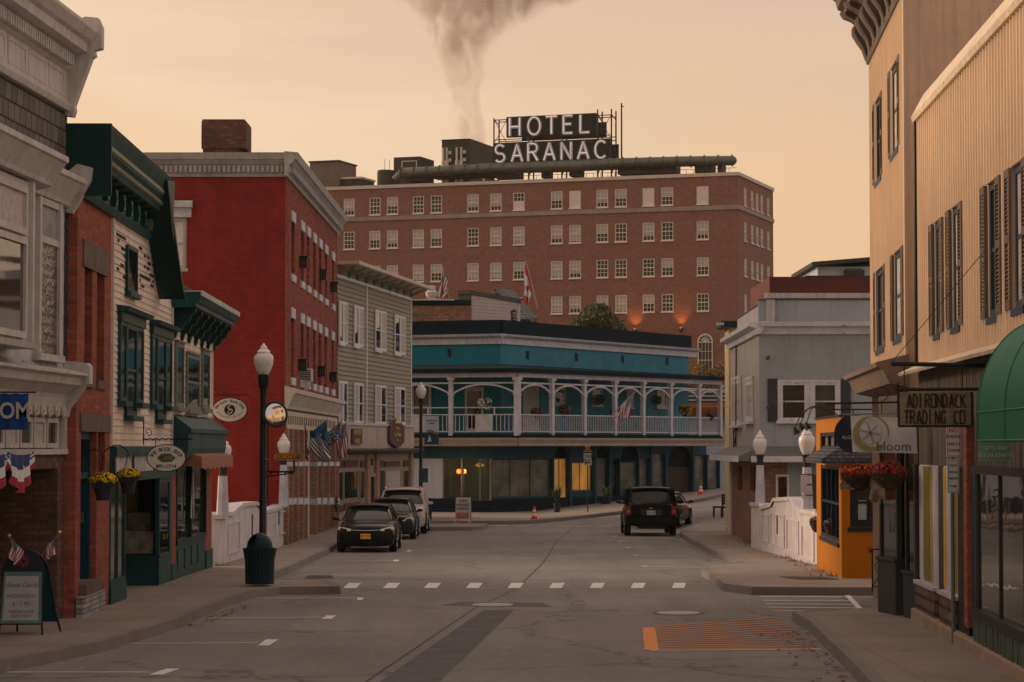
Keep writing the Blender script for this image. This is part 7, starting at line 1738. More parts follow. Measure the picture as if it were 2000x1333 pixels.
def flag(c, Y, kind, label, base, grp=None, fold=.05, polr=.014, seed=0, dY=.25):
    """c: hoist top, hoist bottom, fly top, fly bottom (photo pixels at depth Y); base: pole foot"""
    P = [at(*q_, Y + k * dY) for q_, k in zip(c, (0, 1, .3, 1.2))]; b0 = Vector(base); e = empty('flag', b0, 0, label, 'flag', grp); P = [q_ - b0 for q_ in P]
    tip = P[0] + (P[0] - P[1]).normalized() * .06; MB().tube([(0, 0, 0), tuple(tip)], polr, 6).build('pole', paint('flag_pole', px(150, 118, 92), .5), e); MB().lathe([(0, -.03), (.03, 0), (0, .03)], tuple(tip), 8).build('finial', GOLD, e)
    L = (P[2] - P[0]).length
    def f(u, v):
        q_ = (P[0] * v + P[1] * (1 - v)) * (1 - u) + (P[2] * v + P[3] * (1 - v)) * u
        w = fold * (sin(v * 8 + u * 4 + seed) * (.25 + u) + .5 * sin(v * 15 - u * 5 + seed * 2) * u)
        return q_ + Vector((w * .8, w * 1.6, -.12 * L * sin(pi * u) * (1 - v) * .5))
    cloth('cloth', flagmat('flag_' + kind, kind), e, f, 24, 18); return e
flag(((864, 523), (876, 556), (859, 583), (871, 584)), 150, 'us', 'half folded american flag on a slanted pole before the hotel', at(880, 600, 150.5), fold=.16, polr=.05)
flag(((1027, 512), (1039, 560), (1025, 592), (1032, 597)), 150, 'ca', 'red and white maple leaf flag on a slanted pole before the hotel', at(1050, 603, 150.5), fold=.14, polr=.05, seed=2)
flag(((593, 818), (580, 846), (607, 884), (596, 911)), 81, 'us', 'american flag on the red brick building, leftmost of the flag cluster', E.w(E.u(604), 0, 2.9), seed=0)
flag(((638, 820), (604, 848), (643, 857), (616, 869)), 84, 'state', 'teal flag at the top of the cluster on the red brick building', E.w(E.u(612), 0, 2.8), seed=1)
flag(((668, 820), (636, 850), (663, 860), (637, 876)), 86.5, 'motto', 'dark blue flag with pale lettering in the middle of the cluster', E.w(E.u(630), 0, 2.8), seed=2)
flag(((624, 851), (598, 861), (651, 892), (632, 904)), 83, 'thin', 'black and white striped flag with blue canton streaming to the right', E.w(E.u(606), 0, 2.5), seed=3)
flag(((676, 826), (655, 846), (679, 891), (661, 900)), 90, 'us', 'american flag beside the sage building, rightmost of the flag cluster', E.w(E.u(650), 0, 2.7), seed=4)
flag(((1238, 768), (1212, 792), (1230, 817), (1203, 817)), 122.5, 'us', 'american flag hanging from a porch post of the teal building', at(1200, 806, 124), fold=.06, polr=.03, seed=1)
flag(((24, 1053), (48, 1079), (19, 1090), (31, 1105)), 33.55, 'us', 'small american flag stuck left on the black sandwich board', at(40, 1112, 33.7), fold=.015, polr=.005, dY=.03)
flag(((111, 1046), (88, 1072), (107, 1083), (92, 1094)), 33.6, 'us', 'small american flag stuck right on the black sandwich board', at(76, 1092, 33.8), fold=.015, polr=.005, seed=2, dY=.03)
# bunting and banner on A
def sw_(u, v, x0, x1, zt, h): 
    x = x0 + (x1 - x0) * u; drop = h * sin(pi * u) ** .6; return x, zt - drop * (1 - v)
e = empty('patriotic_bunting', A.w(A.u(20), -.12, A.z(20, 882)), A.o.rotation_euler.z, 'red white and blue bunting draped over the near left shop window', 'bunting')
BR_, t_, b_ = newmat('bunting_cloth'); uv_ = nn(t_, 'ShaderNodeUVMap'); s_ = nn(t_, 'ShaderNodeSeparateXYZ'); link(t_, uv_.outputs[0], s_.inputs[0]); vv = s_.outputs[1]
c_ = mixc(t_, mth(t_, 'LESS_THAN', vv, .3), px(176, 158, 152), px(130, 34, 36)); st_ = nn(t_, 'ShaderNodeTexVoronoi', i_Scale=5.0); link(t_, uv_.outputs[0], st_.inputs['Vector'])
bl_ = mixc(t_, mth(t_, 'LESS_THAN', st_.outputs['Distance'], .32), px(30, 40, 70), px(176, 158, 152)); c_ = mixc(t_, mth(t_, 'GREATER_THAN', vv, .62), c_, bl_); link(t_, c_, b_.inputs['Base Color']); b_.inputs['Roughness'].default_value = .8
u_c = A.u(20)
for i, (xa, xb) in enumerate(((-60, -5), (-8, 44))):
    a_, c_ = A.u(xa) - u_c, A.u(xb) - u_c; h_ = .52
    cloth('swag', BR_, e, lambda u, v, a_=a_, c_=c_: (a_ + (c_ - a_) * u, -.04 - .04 * sin(u * 26) * (1.1 - v) + .0, -h_ * (sin(pi * (.08 + .84 * u)) ** .7) * (1 - v) - .06 * sin(pi * u)), 40, 8)
e = empty('blue_banner', A.w(A.u(54), -.5, A.z(54, 770, -.5)), 0, 'blue cloth banner with white letters hanging at the left edge', 'banner')
p0, p1 = at(-60, 768, 31.9), at(55, 840, 31.9); e.location = (p1.x, 31.9, p0.z); w, h = p1.x - p0.x, p0.z - p1.z
cloth('cloth', paint('banner_blue', px(22, 50, 88), .7, .3, 5), e, lambda u, v: (-w + w * u, .02 * sin(u * 25) * (1.2 - v), -h * (1 - v) - .015 * abs(sin(u * 16)) * v))
MB().tube([(-w - .1, 0, .01), (.1, 0, .01)], .012, 6).build('rod', BLACK, e); text('OM', .3, WHITE, e, (-.17, -.045, -h * .5), sx=.85, bold=.006)
text('FREED', .3, WHITE, e, (-.85, -.045, -h * .5), sx=.85, bold=.006)
# ------------------------------------------------------------------ hanging signs
CRS = paint('cream_sign', px(186, 162, 142), .55, .1, 3); INK = paint('sign_ink', px(34, 30, 28), .5)
def oval_sign(nm, cx, cy, rx, ry, Y, label, bar, barx):
    p = at(cx, cy, Y); k = Y / F; e = empty(nm, p, 0, label, 'sign')
    def el(r_, y0, y1, mt, n_): m = MB(); m.pr([(rx * k * r_ * cos(2 * pi * i / 40), ry * k * r_ * sin(2 * pi * i / 40)) for i in range(40)], y0, y1, 'y'); m.build(n_, mt, e)
    el(1, -.02, .02, INK, 'sign_rim'); el(.94, -.026, -.0201, CRS, 'sign_face')
    zb_ = at(cx, bar, Y).z - p.z; x0, x1 = (barx[0] - cx) * k, (barx[1] - cx) * k
    m = MB(); n = 40
    m.tube([(x0 + (x1 - x0) * i / n, .008 * cos(i), zb_ + .008 * sin(i * 1.3)) for i in range(n + 1)], .013, 5); m.tube([(x0 + .02, 0, zb_ - .1), (x0 + .02, 0, zb_ + .34)], .012, 5)
    m.tube([(x0 + .1 + q_[0], 0, zb_ + .13 + q_[2]) for q_ in spiral(0, 0, .08, .015, -90, 300)], .007, 5); m.tube([(x0 + .02, 0, zb_ + .3), (x1 * .9, 0, zb_ + .02)], .003, 4)
    for s in (-.55, .55): m.tube([(rx * k * s, 0, ry * k * .8), (rx * k * s, 0, zb_)], .006, 4)
    m.build('iron_bracket', BLACK, e); return e, k
e, k = oval_sign('rock_shop_sign', 325, 895, 39, 27, 43.6, 'oval cream sign lettered THE ROCK SHOP on a twisted iron bracket', 858, (278, 376))
arctext('THE ROCK SHOP', 30 * k, 158, 22, .098, INK, e, (0, -.03, -3 * k), (pi / 2, 0, 0), el=.66); text('891-1714', .095, INK, e, (0, -.03, -16.5 * k), bold=.001)
m = MB(); m.pr([(-.17, .0), (-.09, .075), (.07, .085), (.17, .01), (.1, -.07), (-.08, -.075)], -.031, -.0262, 'y'); m.build('crystal_emblem', paint('crystal', px(92, 84, 50), .4, .9, 14), e)
e, k = oval_sign('cafe_sign', 449, 801, 35, 24, 57.3, 'oval cream sign with black swirl emblem against the red brick wall', 772, (414, 488))
arctext('The Left Bank Cafe', 27.5 * k, 165, 15, .095, INK, e, (0, -.03, -1 * k), (pi / 2, 0, 0), el=.66); arctext('A French Bistro', 27 * k, 208, 332, .065, INK, e, (0, -.03, 3 * k), (pi / 2, 0, 0), up=False, el=.62)
m = MB(); m.lathe([(.001, 0), (.13, 0), (.13, .006), (.001, .006)], n=24); m.xf(Matrix.Rotation(pi / 2, 4, 'X')); m.xf(Matrix.Translation((.0, -.027, 0))); m.build('emblem_disc', INK, e)
m = MB(); ribbon(m, [(-.03, -.10), (.05, -.06), (.06, 0), (-.02, .02), (-.05, .06), (.02, .11)], .022, -.038, -.034); ribbon(m, [(-.07, -.09), (-.02, -.02), (.03, .04)], .014, -.038, -.034); m.build('emblem_swirl', CRS, e)
# iron arms for baskets
def iron_arm(par_loc, dx, dz, label=None): pass
basket(at(202, 945, 37.6), 'hanging pot of yellow chrysanthemums left of the rock shop, the nearer of the pair', [(YEL, 150)], .215, grp='yellow flower pots by the rock shop', seed=3)
basket(at(250, 934, 39.6), 'hanging pot of yellow chrysanthemums beside the rock shop sign, the farther of the pair', [(YEL, 150)], .195, grp='yellow flower pots by the rock shop', seed=5)
for (x, y, Y) in ((202, 945, 37.6), (250, 934, 39.6)):
    p = at(x, y, Y); e = empty('plant_bracket', p + Vector((0, 0, .42)), 0, 'curved black iron bracket holding the ' + ('nearer' if x < 220 else 'farther') + ' yellow flower pot', 'bracket')
    wx = XL(Y) - p.x; m = MB(); m.tube([(0, 0, 0)] + [(wx * t, .1 * t, .02 + .10 * sin(pi * min(1, t * 1.15))) for t in (.1, .3, .5, .7, .9)] + [(wx, .1, -.05), (wx, .1, -.3)], .011, 6); m.build('arm', BLACK, e)
e = basket(at(48, 948, 34.9), 'pot of yellow chrysanthemums hanging in the near left shop window', [(YEL, 90)], .16, grp=None, seed=8); e.location = A.w(A.u(48, .7), .7, A.z(48, 944, .7))
# porch baskets and pots
WFL = leafm('white_flower', px(170, 156, 150)); PKF = leafm('dusty_pink_flower', px(96, 58, 50)); PG = leafm('porch_leaf', px(40, 48, 34))
def pplant(x, y, Y, r, fl, label, hang=True, seed=1, zs=.8):
    e = empty('porch_plant', at(x, y, Y), 0, label, 'hanging plant' if hang else 'potted plant'); rnd = random.Random(seed)
    m = MB(); leaves(m, 380, ball(rnd, (0, 0, 0), r, zs, .2), .04, .09, rnd); m.build('foliage', PG, e, fix=False)
    if fl: m = MB(); [m.poly([Vector(c) + Vector(v) * .05 for v in ((-1, 0, -1), (1, 0, -1), (1, 0, 1), (-1, 0, 1))]) for c in (ball(rnd, (0, 0, 0), r, zs, .8)() for _ in range(70))]; m.build('flowers', fl, e, fix=False)
    if hang: MB().tube([(0, 0, 0), (0, 0, 1.0)], .01, 4).build('hanger', BLACK, e)
    else: MB().lathe([(.1, -r - .1), (.16, -r * .4)], n=10).build('pot', POTP, e)
pplant(946, 789, 121, .36, WFL, 'hanging basket of white flowers in front of the porch door', seed=2)
pplant(1168, 781, 128, .36, None, 'trailing green basket in the middle arch of the porch', seed=3)
pplant(1282, 782, 131, .3, None, 'dark trailing basket right of the flag on the porch', seed=4)
pplant(1103, 800, 124.5, .3, PKF, 'reddish potted plant on the porch railing left of the flag', False, 5)
pplant(1048, 806, 122.5, .28, PKF, 'sparse reddish potted plant near the corner post of the porch', False, 6)
pplant(1338, 800, 133, .34, leafm('mustard_flower', px(140, 108, 24)), 'bright yellow potted plant on the right part of the porch railing', False, 7)
pplant(1388, 810, 134.5, .24, PKF, 'small reddish potted plant at the right end of the porch railing', False, 8)
pplant(1201, 806, 128.5, .22, PKF, 'dark red potted plant at the porch post below the flag', False, 9)
def spiky(x, y, lab, h, mat, n=40, sp=.5, r0=.18, seed=1):
    p = on(x, y, .15); e = empty('planter', p, 0, lab, 'planter'); rnd = random.Random(seed)
    MB().lathe([(r0 * .8, 0), (r0, h * .35), (r0 * .9, h * .35)], n=14).build('pot', POTP, e); m = MB()
    for _ in range(n):
        a = rnd.random() * 6.28; l = rnd.uniform(.4, 1) * sp; hh = h * rnd.uniform(.7, 1.05); c0 = Vector((0, 0, h * .33)); c2 = Vector((l * cos(a), l * sin(a), hh)); c1 = c0.lerp(c2, .5) + Vector((0, 0, .12)); s = Vector((-sin(a), cos(a), 0)) * .03
        m.add([c0 - s, c0 + s, c1 + s, c1 - s, c2], [(0, 1, 2, 3), (3, 2, 4)])
    m.build('foliage', mat, e, fix=False)
spiky(1088, 1001, 'spiky dark plant in a pot beside the lit yellow doorway', 1.3, PG, 50, .55)
spiky(1183, 985, 'bright leafy plant in a dark tub by the shopfront, right of the one way sign', 1.05, leafm('hosta_leaf', px(84, 92, 44)), 60, .45, .32, 4)
# ------------------------------------------------------------------ signs on posts
def signpost(x, yb_, ytop, Y, nm, label, r=.03, mat=None, off=.15):
    p = at(x, yb_, Y); z0 = gz(p.x, Y) + off; e = empty(nm, (p.x, Y, z0), 0, label, 'sign'); H = at(x, ytop, Y).z - z0
    MB().tube([(0, 0, 0), (0, 0, H)], r, 8).build('post', mat or POLE, e); return e, z0
Y = 120.5
e, z0 = signpost(1148, 1000, 905, on(1148, 1000, .15).y, 'one_way_sign', 'white ONE WAY sign on a dark post with a small yellow lamp shaped crest')
Y = e.location.y; za, zb2 = at(1148, 886, Y).z - z0, at(1148, 909, Y).z - z0; w = 7.8 * Y / F
MB().box(-w, w, -.05, -.03, zb2, za).build('plate', WHITE, e, bev=.02); text('ONE', .24, INK, e, (0, -.052, za - .14), bold=.004); text('WAY', .24, INK, e, (0, -.052, za - .34), bold=.004)
m = MB(); m.box(-w * .5, w * .8, -.056, -.05, zb2 + .08, zb2 + .13); m.pr([(-w * .85, zb2 + .105), (-w * .4, zb2 + .17), (-w * .4, zb2 + .04)], -.056, -.05, 'y'); m.build('arrow', INK, e)
m = MB(); m.box(-w * 1.1, w * 1.1, -.06, 0, za + .06, za + .14); m.box(-w * .6, w * .6, -.06, 0, za + .14, za + .3); m.lathe([(.12, za + .3), (.04, za + .38), (.02, za + .42)], n=8); m.build('crest', paint('crest_ochre', px(124, 72, 30), .6), e)
e, z0 = signpost(1862, 1247, 820, 31.8, 'parking_sign', 'grey signpost with red no parking sign above green two hour parking sign', .026, paint('galvanised_post', px(92, 84, 76), .5, .2, 5, streak=.3))
PW = paint('sign_white', px(178, 156, 150), .5, .08, 4); SR_ = paint('sign_red', px(140, 40, 44), .5); SGn = paint('sign_green', px(26, 74, 58), .5); k = 31.8 / F
def plate(x0, x1, yt, yb_, col, lines, arrow=False, rz=R(-14)):
    a, c = at(x0, yt, 31.75), at(x1, yb_, 31.75); o = MB(); w, h = (c.x - a.x) / 2 , (a.z - c.z) / 2; o.box(-w, w, -.004, .004, -h, h); q = o.build('plate', PW, e, ((a.x + c.x) / 2 - e.location.x, -.04, (a.z + c.z) / 2 - z0), bev=.015)
    m = MB(); t = .006; g = .012
    for bx in ((-w + g, w - g, h - g - t, h - g), (-w + g, w - g, -h + g, -h + g + t), (-w + g, -w + g + t, -h + g + t, h - g - t), (w - g - t, w - g, -h + g + t, h - g - t)): m.box(bx[0], bx[1], -.007, -.004, bx[2], bx[3])
    m.build('border', col, q)
    for s_, fy, sz in lines: text(s_, sz, col, q, (0, -.006, h * fy), bold=.0012, sx=.82, ext=.001)
    if arrow: m = MB(); m.box(-w * .5, w * .3, -.008, -.004, -h * .63, -h * .57); m.pr([(w * .25, -h * .5), (w * .6, -h * .6), (w * .25, -h * .7)], -.008, -.004, 'y'); m.build('arrow', col, q)
plate(1848, 1877, 826, 893, SR_, [('NO', .55, .09), ('PARKING', .18, .058), ('HERE TO', -.25, .05), ('CORNER', -.62, .05)])
plate(1850, 1874, 897, 963, SGn, [('TWO', .6, .05), ('HOUR', .22, .045), ('PARKING', -.15, .04)], True)
# green pole with sign at the far right pavement
p = on(1423, 1036, .15); e = empty('green_post', p, 0, 'slim dark green post with a small white sign by the brick corner', 'sign'); MB().tube([(0, 0, 0), (0, 0, 2.4)], .06, 8).build('post', paint('post_green', px(34, 48, 38), .5), e); m = MB(); zz = at(1423, 946, p.y).z - p.z; m.box(-.1, .08, -.08, -.06, zz - .3, zz); m.build('plate', WHITE, e)
text('UP', .1, INK, e, (0, -.082, zz - .12))
# twig-lettered sign
Y = 29.7; p0, p1 = at(1757, 766, Y), at(1896, 831, Y)
e = empty('rustic_sign', ((p0.x + p1.x) / 2, Y, (p0.z + p1.z) / 2), R(0), 'rustic wooden sign with twig letters ADIRONDACK TRADING CO hanging from a beam', 'sign'); w, h = (p1.x - p0.x) / 2, (p0.z - p1.z) / 2
WD = paint('weathered_board', px(120, 96, 72), .85, .4, 6, streak=.6, bmp=.9, grime=.5); TW = paint('twig', px(48, 36, 28), .9, .4, 12, bmp=.8)
m = MB()
for i in range(6): m.box(-w, w, -.015 - .003 * (i % 2), .015, -h + 2 * h * i / 6, -h + 2 * h * (i + 1) / 6 - .004)
m.build('board', WD, e)
m = MB(); m.tube([(-w - .05, 0, h + .03), (w + .1, 0, h + .035)], .022, 7); m.tube([(-w - .02, 0, -h - .01), (w + .02, 0, -h - .01)], .016, 7); m.tube([(-w - .01, 0, -h), (-w - .01, 0, h)], .018, 7); m.tube([(w + .02, 0, -h), (w + .01, 0, h)], .02, 7); m.build('log_frame', TW, e)
def twig(word, x0, x1, z, hh):
    n = len(word); st = (x1 - x0) / n
    for i, ch in enumerate(word):
        if ch == ' ': continue
        m = MB()
        for s_ in (SF[ch] if ch != 'O' else [[(0, 0), (0, 1), (.7, 1), (.7, 0), (0, 0)]]):
            if ch == 'C': s_ = [(.7, .95), (.15, .9), (0, .5), (.1, .08), (.7, 0)]
            for (a_, b_), (c_, d_) in zip(s_, s_[1:]):
                P = [(x0 + i * st + q_ * st * 1.02, -.03, z + r_ * hh) for q_, r_ in ((a_, b_), (c_, d_))]
                if (Vector(P[0]) - Vector(P[1])).length > .01: m.tube(P, .009, 5)
        m.build('letter', TW, e)
twig('ADIRONDACK', -w + .09, w - .05, .015, h * .80); twig('TRADING CO', -w + .05, w - .06, -h * .90, h * .78)
# beam and chains
m = MB(); zz = at(1760, 714, Y).z - e.location.z; m.tube([(-w - .1, 0, zz + .02), (w + .55, 0, zz - .01)], .028, 7); m.build('beam', paint('dark_beam', px(34, 34, 34), .7), e)
m = MB()
for x in (-w + .06, 0.05, w - .1):
    n = 9
    for i in range(n):
        z_a = h + .05 + (zz - h - .05) * i / n; m.tube([(x - .009 * (i % 2), -.008 * ((i + 1) % 2), z_a), (x + .009 * (i % 2), .008 * ((i + 1) % 2), z_a + (zz - h - .05) / n * .9)], .007, 4)
m.build('chain', BLACK, e)
m = MB(); a0 = (-w - .1, 0, zz + .03); 
m.tube([a0, tuple(M_.w(M_.u(1948), -.1, M_.z(1948, 482)) - Vector(e.location))], .005, 4); m.build('stay_wire', BLACK, e)
# bloom banner
Y = 35.3; p0, p1 = at(1661, 814, Y), at(1788, 886, Y)
e = empty('bloom_banner', (p0.x, Y, p0.z), 0, 'white cloth banner with a line drawn flower and the word bloom', 'banner'); w, h = p1.x - p0.x, p0.z - p1.z
BW = paint('banner_cloth', px(174, 152, 150), .7, .06, 2)
cloth('cloth', BW, e, lambda u, v: (w * u + .03 * (1 - v), .015 * sin(u * 13 + v * 3) + .01 * sin(v * 8), -h * (1 - v) - .02 * sin(pi * u) * v + .02 * (1 - u)), 30, 14)
MB().tube([(-.12, 0, .03), (w + .3, .0, .06)], .013, 6).build('rod', paint('pale_rod', px(110, 96, 88), .5), e)
m = MB(); n = 30; cx_, cz_ = w * .3, -h * .47
for i in range(n): a0, a1 = 2 * pi * i / n, 2 * pi * (i + 1) / n; q_ = .74; m.add([(cx_ + r_ * cos(a) , -.035, cz_ + r_ * sin(a)) for a, r_ in ((a0, .255), (a1, .255))] + [(cx_ + .05 + .225 * cos(a), -.035, cz_ + .03 + .225 * sin(a)) for a in (a1, a0)], [(0, 1, 2, 3)])
m.build('circle_motif', paint('pale_olive', px(128, 108, 58), .7), e, fix=False)
m = MB()
for k_ in range(6):
    a = k_ * pi / 3 + .3; P = []
    for i in range(13): s_ = i / 12; l = .17 * sin(pi * s_ * .5) if s_ < .5 else .17 * sin(pi * s_ * .5); t_ = (s_ - .5); rr = .18 * sin(pi * s_); P.append((cx_ + rr * cos(a) - .09 * sin(2 * pi * s_) * sin(a) * .8, -.038, cz_ + .02 + rr * sin(a) + .09 * sin(2 * pi * s_) * cos(a) * .8))
    m.tube(P, .003, 4)
m.build('flower_motif', paint('grey_line', px(84, 78, 76), .7), e); MB().lathe([(.0, -.01), (.03, 0), (0, .01)], (cx_ + .0, -.04, cz_ + .02), 8).build('flower_centre', paint('emblem_red', px(140, 54, 48)), e)
text('bloom', .19, paint('grey_letter', px(70, 64, 62), .7), e, (w * .66, -.04, -h * .82), sx=1.05)
m = MB(); m.tube([(-.35, .05, .19), (w * .75, .1, .21)], .016, 6); m.tube([(w * .5, .1, .05)] + [(w * .5 + q_[0], .1, .35 + q_[2]) for q_ in spiral(.0, 0, .12, .02, -90, 330)], .008, 5); m.tube([(w * .75, .1, -.1), (w * .75, .1, .5)], .012, 6); m.build('iron_bracket', BLACK, e)
# round dark sign behind
Y = 47.5; p = at(1667, 848, Y); e = empty('round_sign', p, 0, 'round dark blue sign partly hidden by the white banner', 'sign'); m = MB(); m.lathe([(.001, -.015), (.38, -.015), (.38, .015), (.001, .015)], n=36); m.xf(Matrix.Rotation(pi / 2, 4, 'X')); m.build('disc', NAVY, e); text('ALGONQUIN', .095, WHITE, e, (.05, -.02, -.07)) ; MB().tube([(0, 0, .36), (0, 0, .48)], .012, 5).build('hanger', BLACK, e); MB().tube([(-.45, 0, .48), (.6, 0, .48)], .014, 5).build('rod', BLACK, e)
# goosenecks
e = empty('gooseneck_lamps', at(1640, 812, 50.5), 0, 'cluster of three black gooseneck lamps reaching from the orange cafe roof', 'lamp'); o0 = e.location.copy()
for (x, y, Yg) in ((1553, 838, 50.0), (1564, 830, 50.6), (1576, 829, 51.2)):
    q = at(x, y, Yg) - o0; s0 = Vector((.05, .3 + Yg - 50, -.02)); m = MB(); P = []
    top = max(q.z, 0) + .33
    for i in range(15): t_ = i / 14; P.append((s0.x + (q.x - s0.x) * (t_ + .16 * sin(pi * t_)), s0.y + (q.y - s0.y) * t_, s0.z * (1 - t_) + q.z * t_ + .30 * sin(pi * min(1, t_ * 1.02)) ** .8))
    m.tube(P, .011, 6); m.build('arm', BLACK, e); m = MB(); m.lathe([(.02, .1), (.035, .06), (.09, -.06), (.08, -.06)], n=12); m.xf(Matrix.Translation(q + Vector((.02, 0, -.05))) @ Matrix.Rotation(R(-25), 4, 'Y')); m.build('shade', BLACK, e)
# red flower baskets
basket(at(1674, 932, 38.2), 'hanging basket of red and orange chrysanthemums below the white banner, the left one', [(REDF, 150), (ORF, 90)], .27, 'coir', seed=11, grp='red flower baskets', droop=.2)
basket(at(1735, 930, 36.4), 'larger hanging basket of dark red chrysanthemums with pale trailing stems', [(REDF, 330)], .29, 'coir', seed=12, grp='red flower baskets', droop=.42)
HE = leafm('heather', px(110, 88, 84))
for x, y, Y, s_ in ((1596, 1022, 56.2, 21), (1624, 1028, 53.2, 22)):
    e = basket(at(x, y, Y), 'trailing flower basket on the wall of the orange cafe, ' + ('the left one' if x < 1600 else 'the right one'), [(HE, 60)], .19, 'coir', seed=s_, grp='flower baskets on the orange cafe')
# bench, far benches
SL = paint('bench_slat', px(28, 36, 42), .6, .2, 4)
def bench(x, y, px_, lab, rz, w=.75):
    p = on(x, y, .15); e = empty('park_bench', p, rz, lab, 'bench'); 
    m = MB(); [m.box(-w, w, -.2 + k_ * .12, -.1 + k_ * .12, .43, .46) for k_ in range(4)]; m.build('seat', SL, e)
    m = MB(); [m.box(-w, w, .26, .29, .52 + k_ * .11, .61 + k_ * .11) for k_ in range(4)]; m.build('backrest', SL, e)
    for s in (-1, 1): m = MB(); m.box(s * (w - .12) - .03, s * (w - .12) + .03, -.2, -.14, 0, .43); m.box(s * (w - .12) - .03, s * (w - .12) + .03, .2, .26, 0, .96); m.box(s * (w - .12) - .03, s * (w - .12) + .03, -.14, .2, .38, .43); m.build('leg', SL, e)
bench(869, 1016, 0, 'dark slatted bench on the far corner beside the white car', R(8)); bench(1409, 1011, 0, 'pale weathered bench at the far right bend', R(-70), .5)
# iron handrail by the orange cafe
p = on(1702, 1142, .15); e = empty('iron_handrail', (p.x, 44.5, gz(p.x, 44.5) + .15), 0, 'short ornate black iron handrail beside the orange cafe', 'handrail'); e.location.x = at(1704, 1142, 44.5).x
m = MB(); m.tube([(0, 0, 0), (0, 0, .78)], .014, 6); m.tube([(-.06, 0, .74), (0, 0, .78), (.5, 0, .78)], .013, 6); m.tube([(q_[0] - .06, 0, q_[2] + .77) for q_ in spiral(0, 0, .05, .01, -90, 270)], .009, 5); m.tube([(.0, 0, .1), (.12, 0, .3), (.04, 0, .5), (.16, 0, .6), (.1, 0, .68)], .009, 5); m.tube([(0, 0, .1), (.5, 0, .1)], .01, 5); m.tube([(.5, 0, 0), (.5, 0, .78)], .014, 6); m.build('rail', BLACK, e); MB().lathe([(.0, -.04), (.04, 0), (0, .04)], (.1, 0, .62), 8).build('boss', BLACK, e)
# wreath on the red building pier
q = E.p(647, 985); e = empty('autumn_wreath', E.w(q[0], -.16, q[1]), E.o.rotation_euler.z, 'small dark wreath with orange trim on the red brick building pier', 'wreath'); m = MB(); rnd = random.Random(4)
leaves(m, 160, lambda: (lambda a: ((.24 + rnd.gauss(0, .03)) * cos(a), -.04 + rnd.gauss(0, .02), (.24 + rnd.gauss(0, .03)) * sin(a)))(rnd.random() * 6.28), .03, .06, rnd); m.build('leaves', leafm('wreath_leaf', px(48, 36, 28)), e, fix=False); m = MB(); leaves(m, 30, lambda: (rnd.gauss(0, .1), -.07, .26 + rnd.gauss(0, .03)), .03, .05, rnd); m.build('orange_trim', ORF, e, fix=False)
e = empty('wooden_skis', Db.w(3.2, -.06, Db.z(378, 965)), Db.o.rotation_euler.z, 'pair of crossed white skis hanging in the cafe window', 'skis'); m = MB(); m.tube([(-.12, 0, -.5), (.12, 0, .5)], .02, 4); m.build('ski', WHITE, e); MB().tube([(.12, -.03, -.5), (-.12, -.03, .5)], .02, 4).build('ski', WHITE, e)
# overhead wire
e = MB(); P = [];
a, c = at(1745, 712, 34), at(1640, 815, 50); 
# ------------------------------------------------------------------ cars
def carpaint(name, col, metal=.5, rough=.3):
    m, t, b = newmat(name); v = vec(t); f = noise(t, v, 2.5, 5)
    link(t, mixc(t, rng(t, f, .45, .75, 0, .35), col, tuple(min(.8, x * 1.15 + .012) for x in col)), b.inputs['Base Color']); b.inputs['Metallic'].default_value = metal
    link(t, rng(t, f, .3, .7, rough * .4, rough * .4 + .08), b.inputs['Roughness']); b.inputs['Coat Weight'].default_value = 0; b.inputs['Specular IOR Level'].default_value = .14; b.inputs['Coat Roughness'].default_value = .08; return m
TYRE = paint('tyre_rubber', px(16, 16, 17), .85, .3, 5); RIM = paint('alloy', px(110, 106, 102), .35, .2, 3, metal=.7); CGL = glass('car_glass', (.02, .03, .03), .03, tint=(.03, .042, .042), wav=.02); HLM = paint('headlight_lens', (.62, .60, .56), .2, .15, 9, bmp=0, coat=.5, grime=0); CHR = paint('chrome', (.6, .6, .6), .15, .1, 3, metal=1)
RLM = paint('tail_lens', px(120, 28, 26), .25, .2, 8); BPL = paint('black_plastic', px(14, 15, 17), .55, .2, 5); PLO = paint('orange_plate', px(196, 116, 30), .5, .1, 5); PLW = paint('pale_plate', px(160, 136, 118), .5, .1, 5)
def loft(m, secs):
    n = len(secs[0]); vs = [p for s in secs for p in s]
    fs = [(i * n + k, i * n + (k + 1) % n, (i + 1) * n + (k + 1) % n, (i + 1) * n + k) for i in range(len(secs) - 1) for k in range(n)]
    fs += [tuple(range(n - 1, -1, -1)), tuple(range((len(secs) - 1) * n, len(secs) * n))]; return m.add(vs, fs)
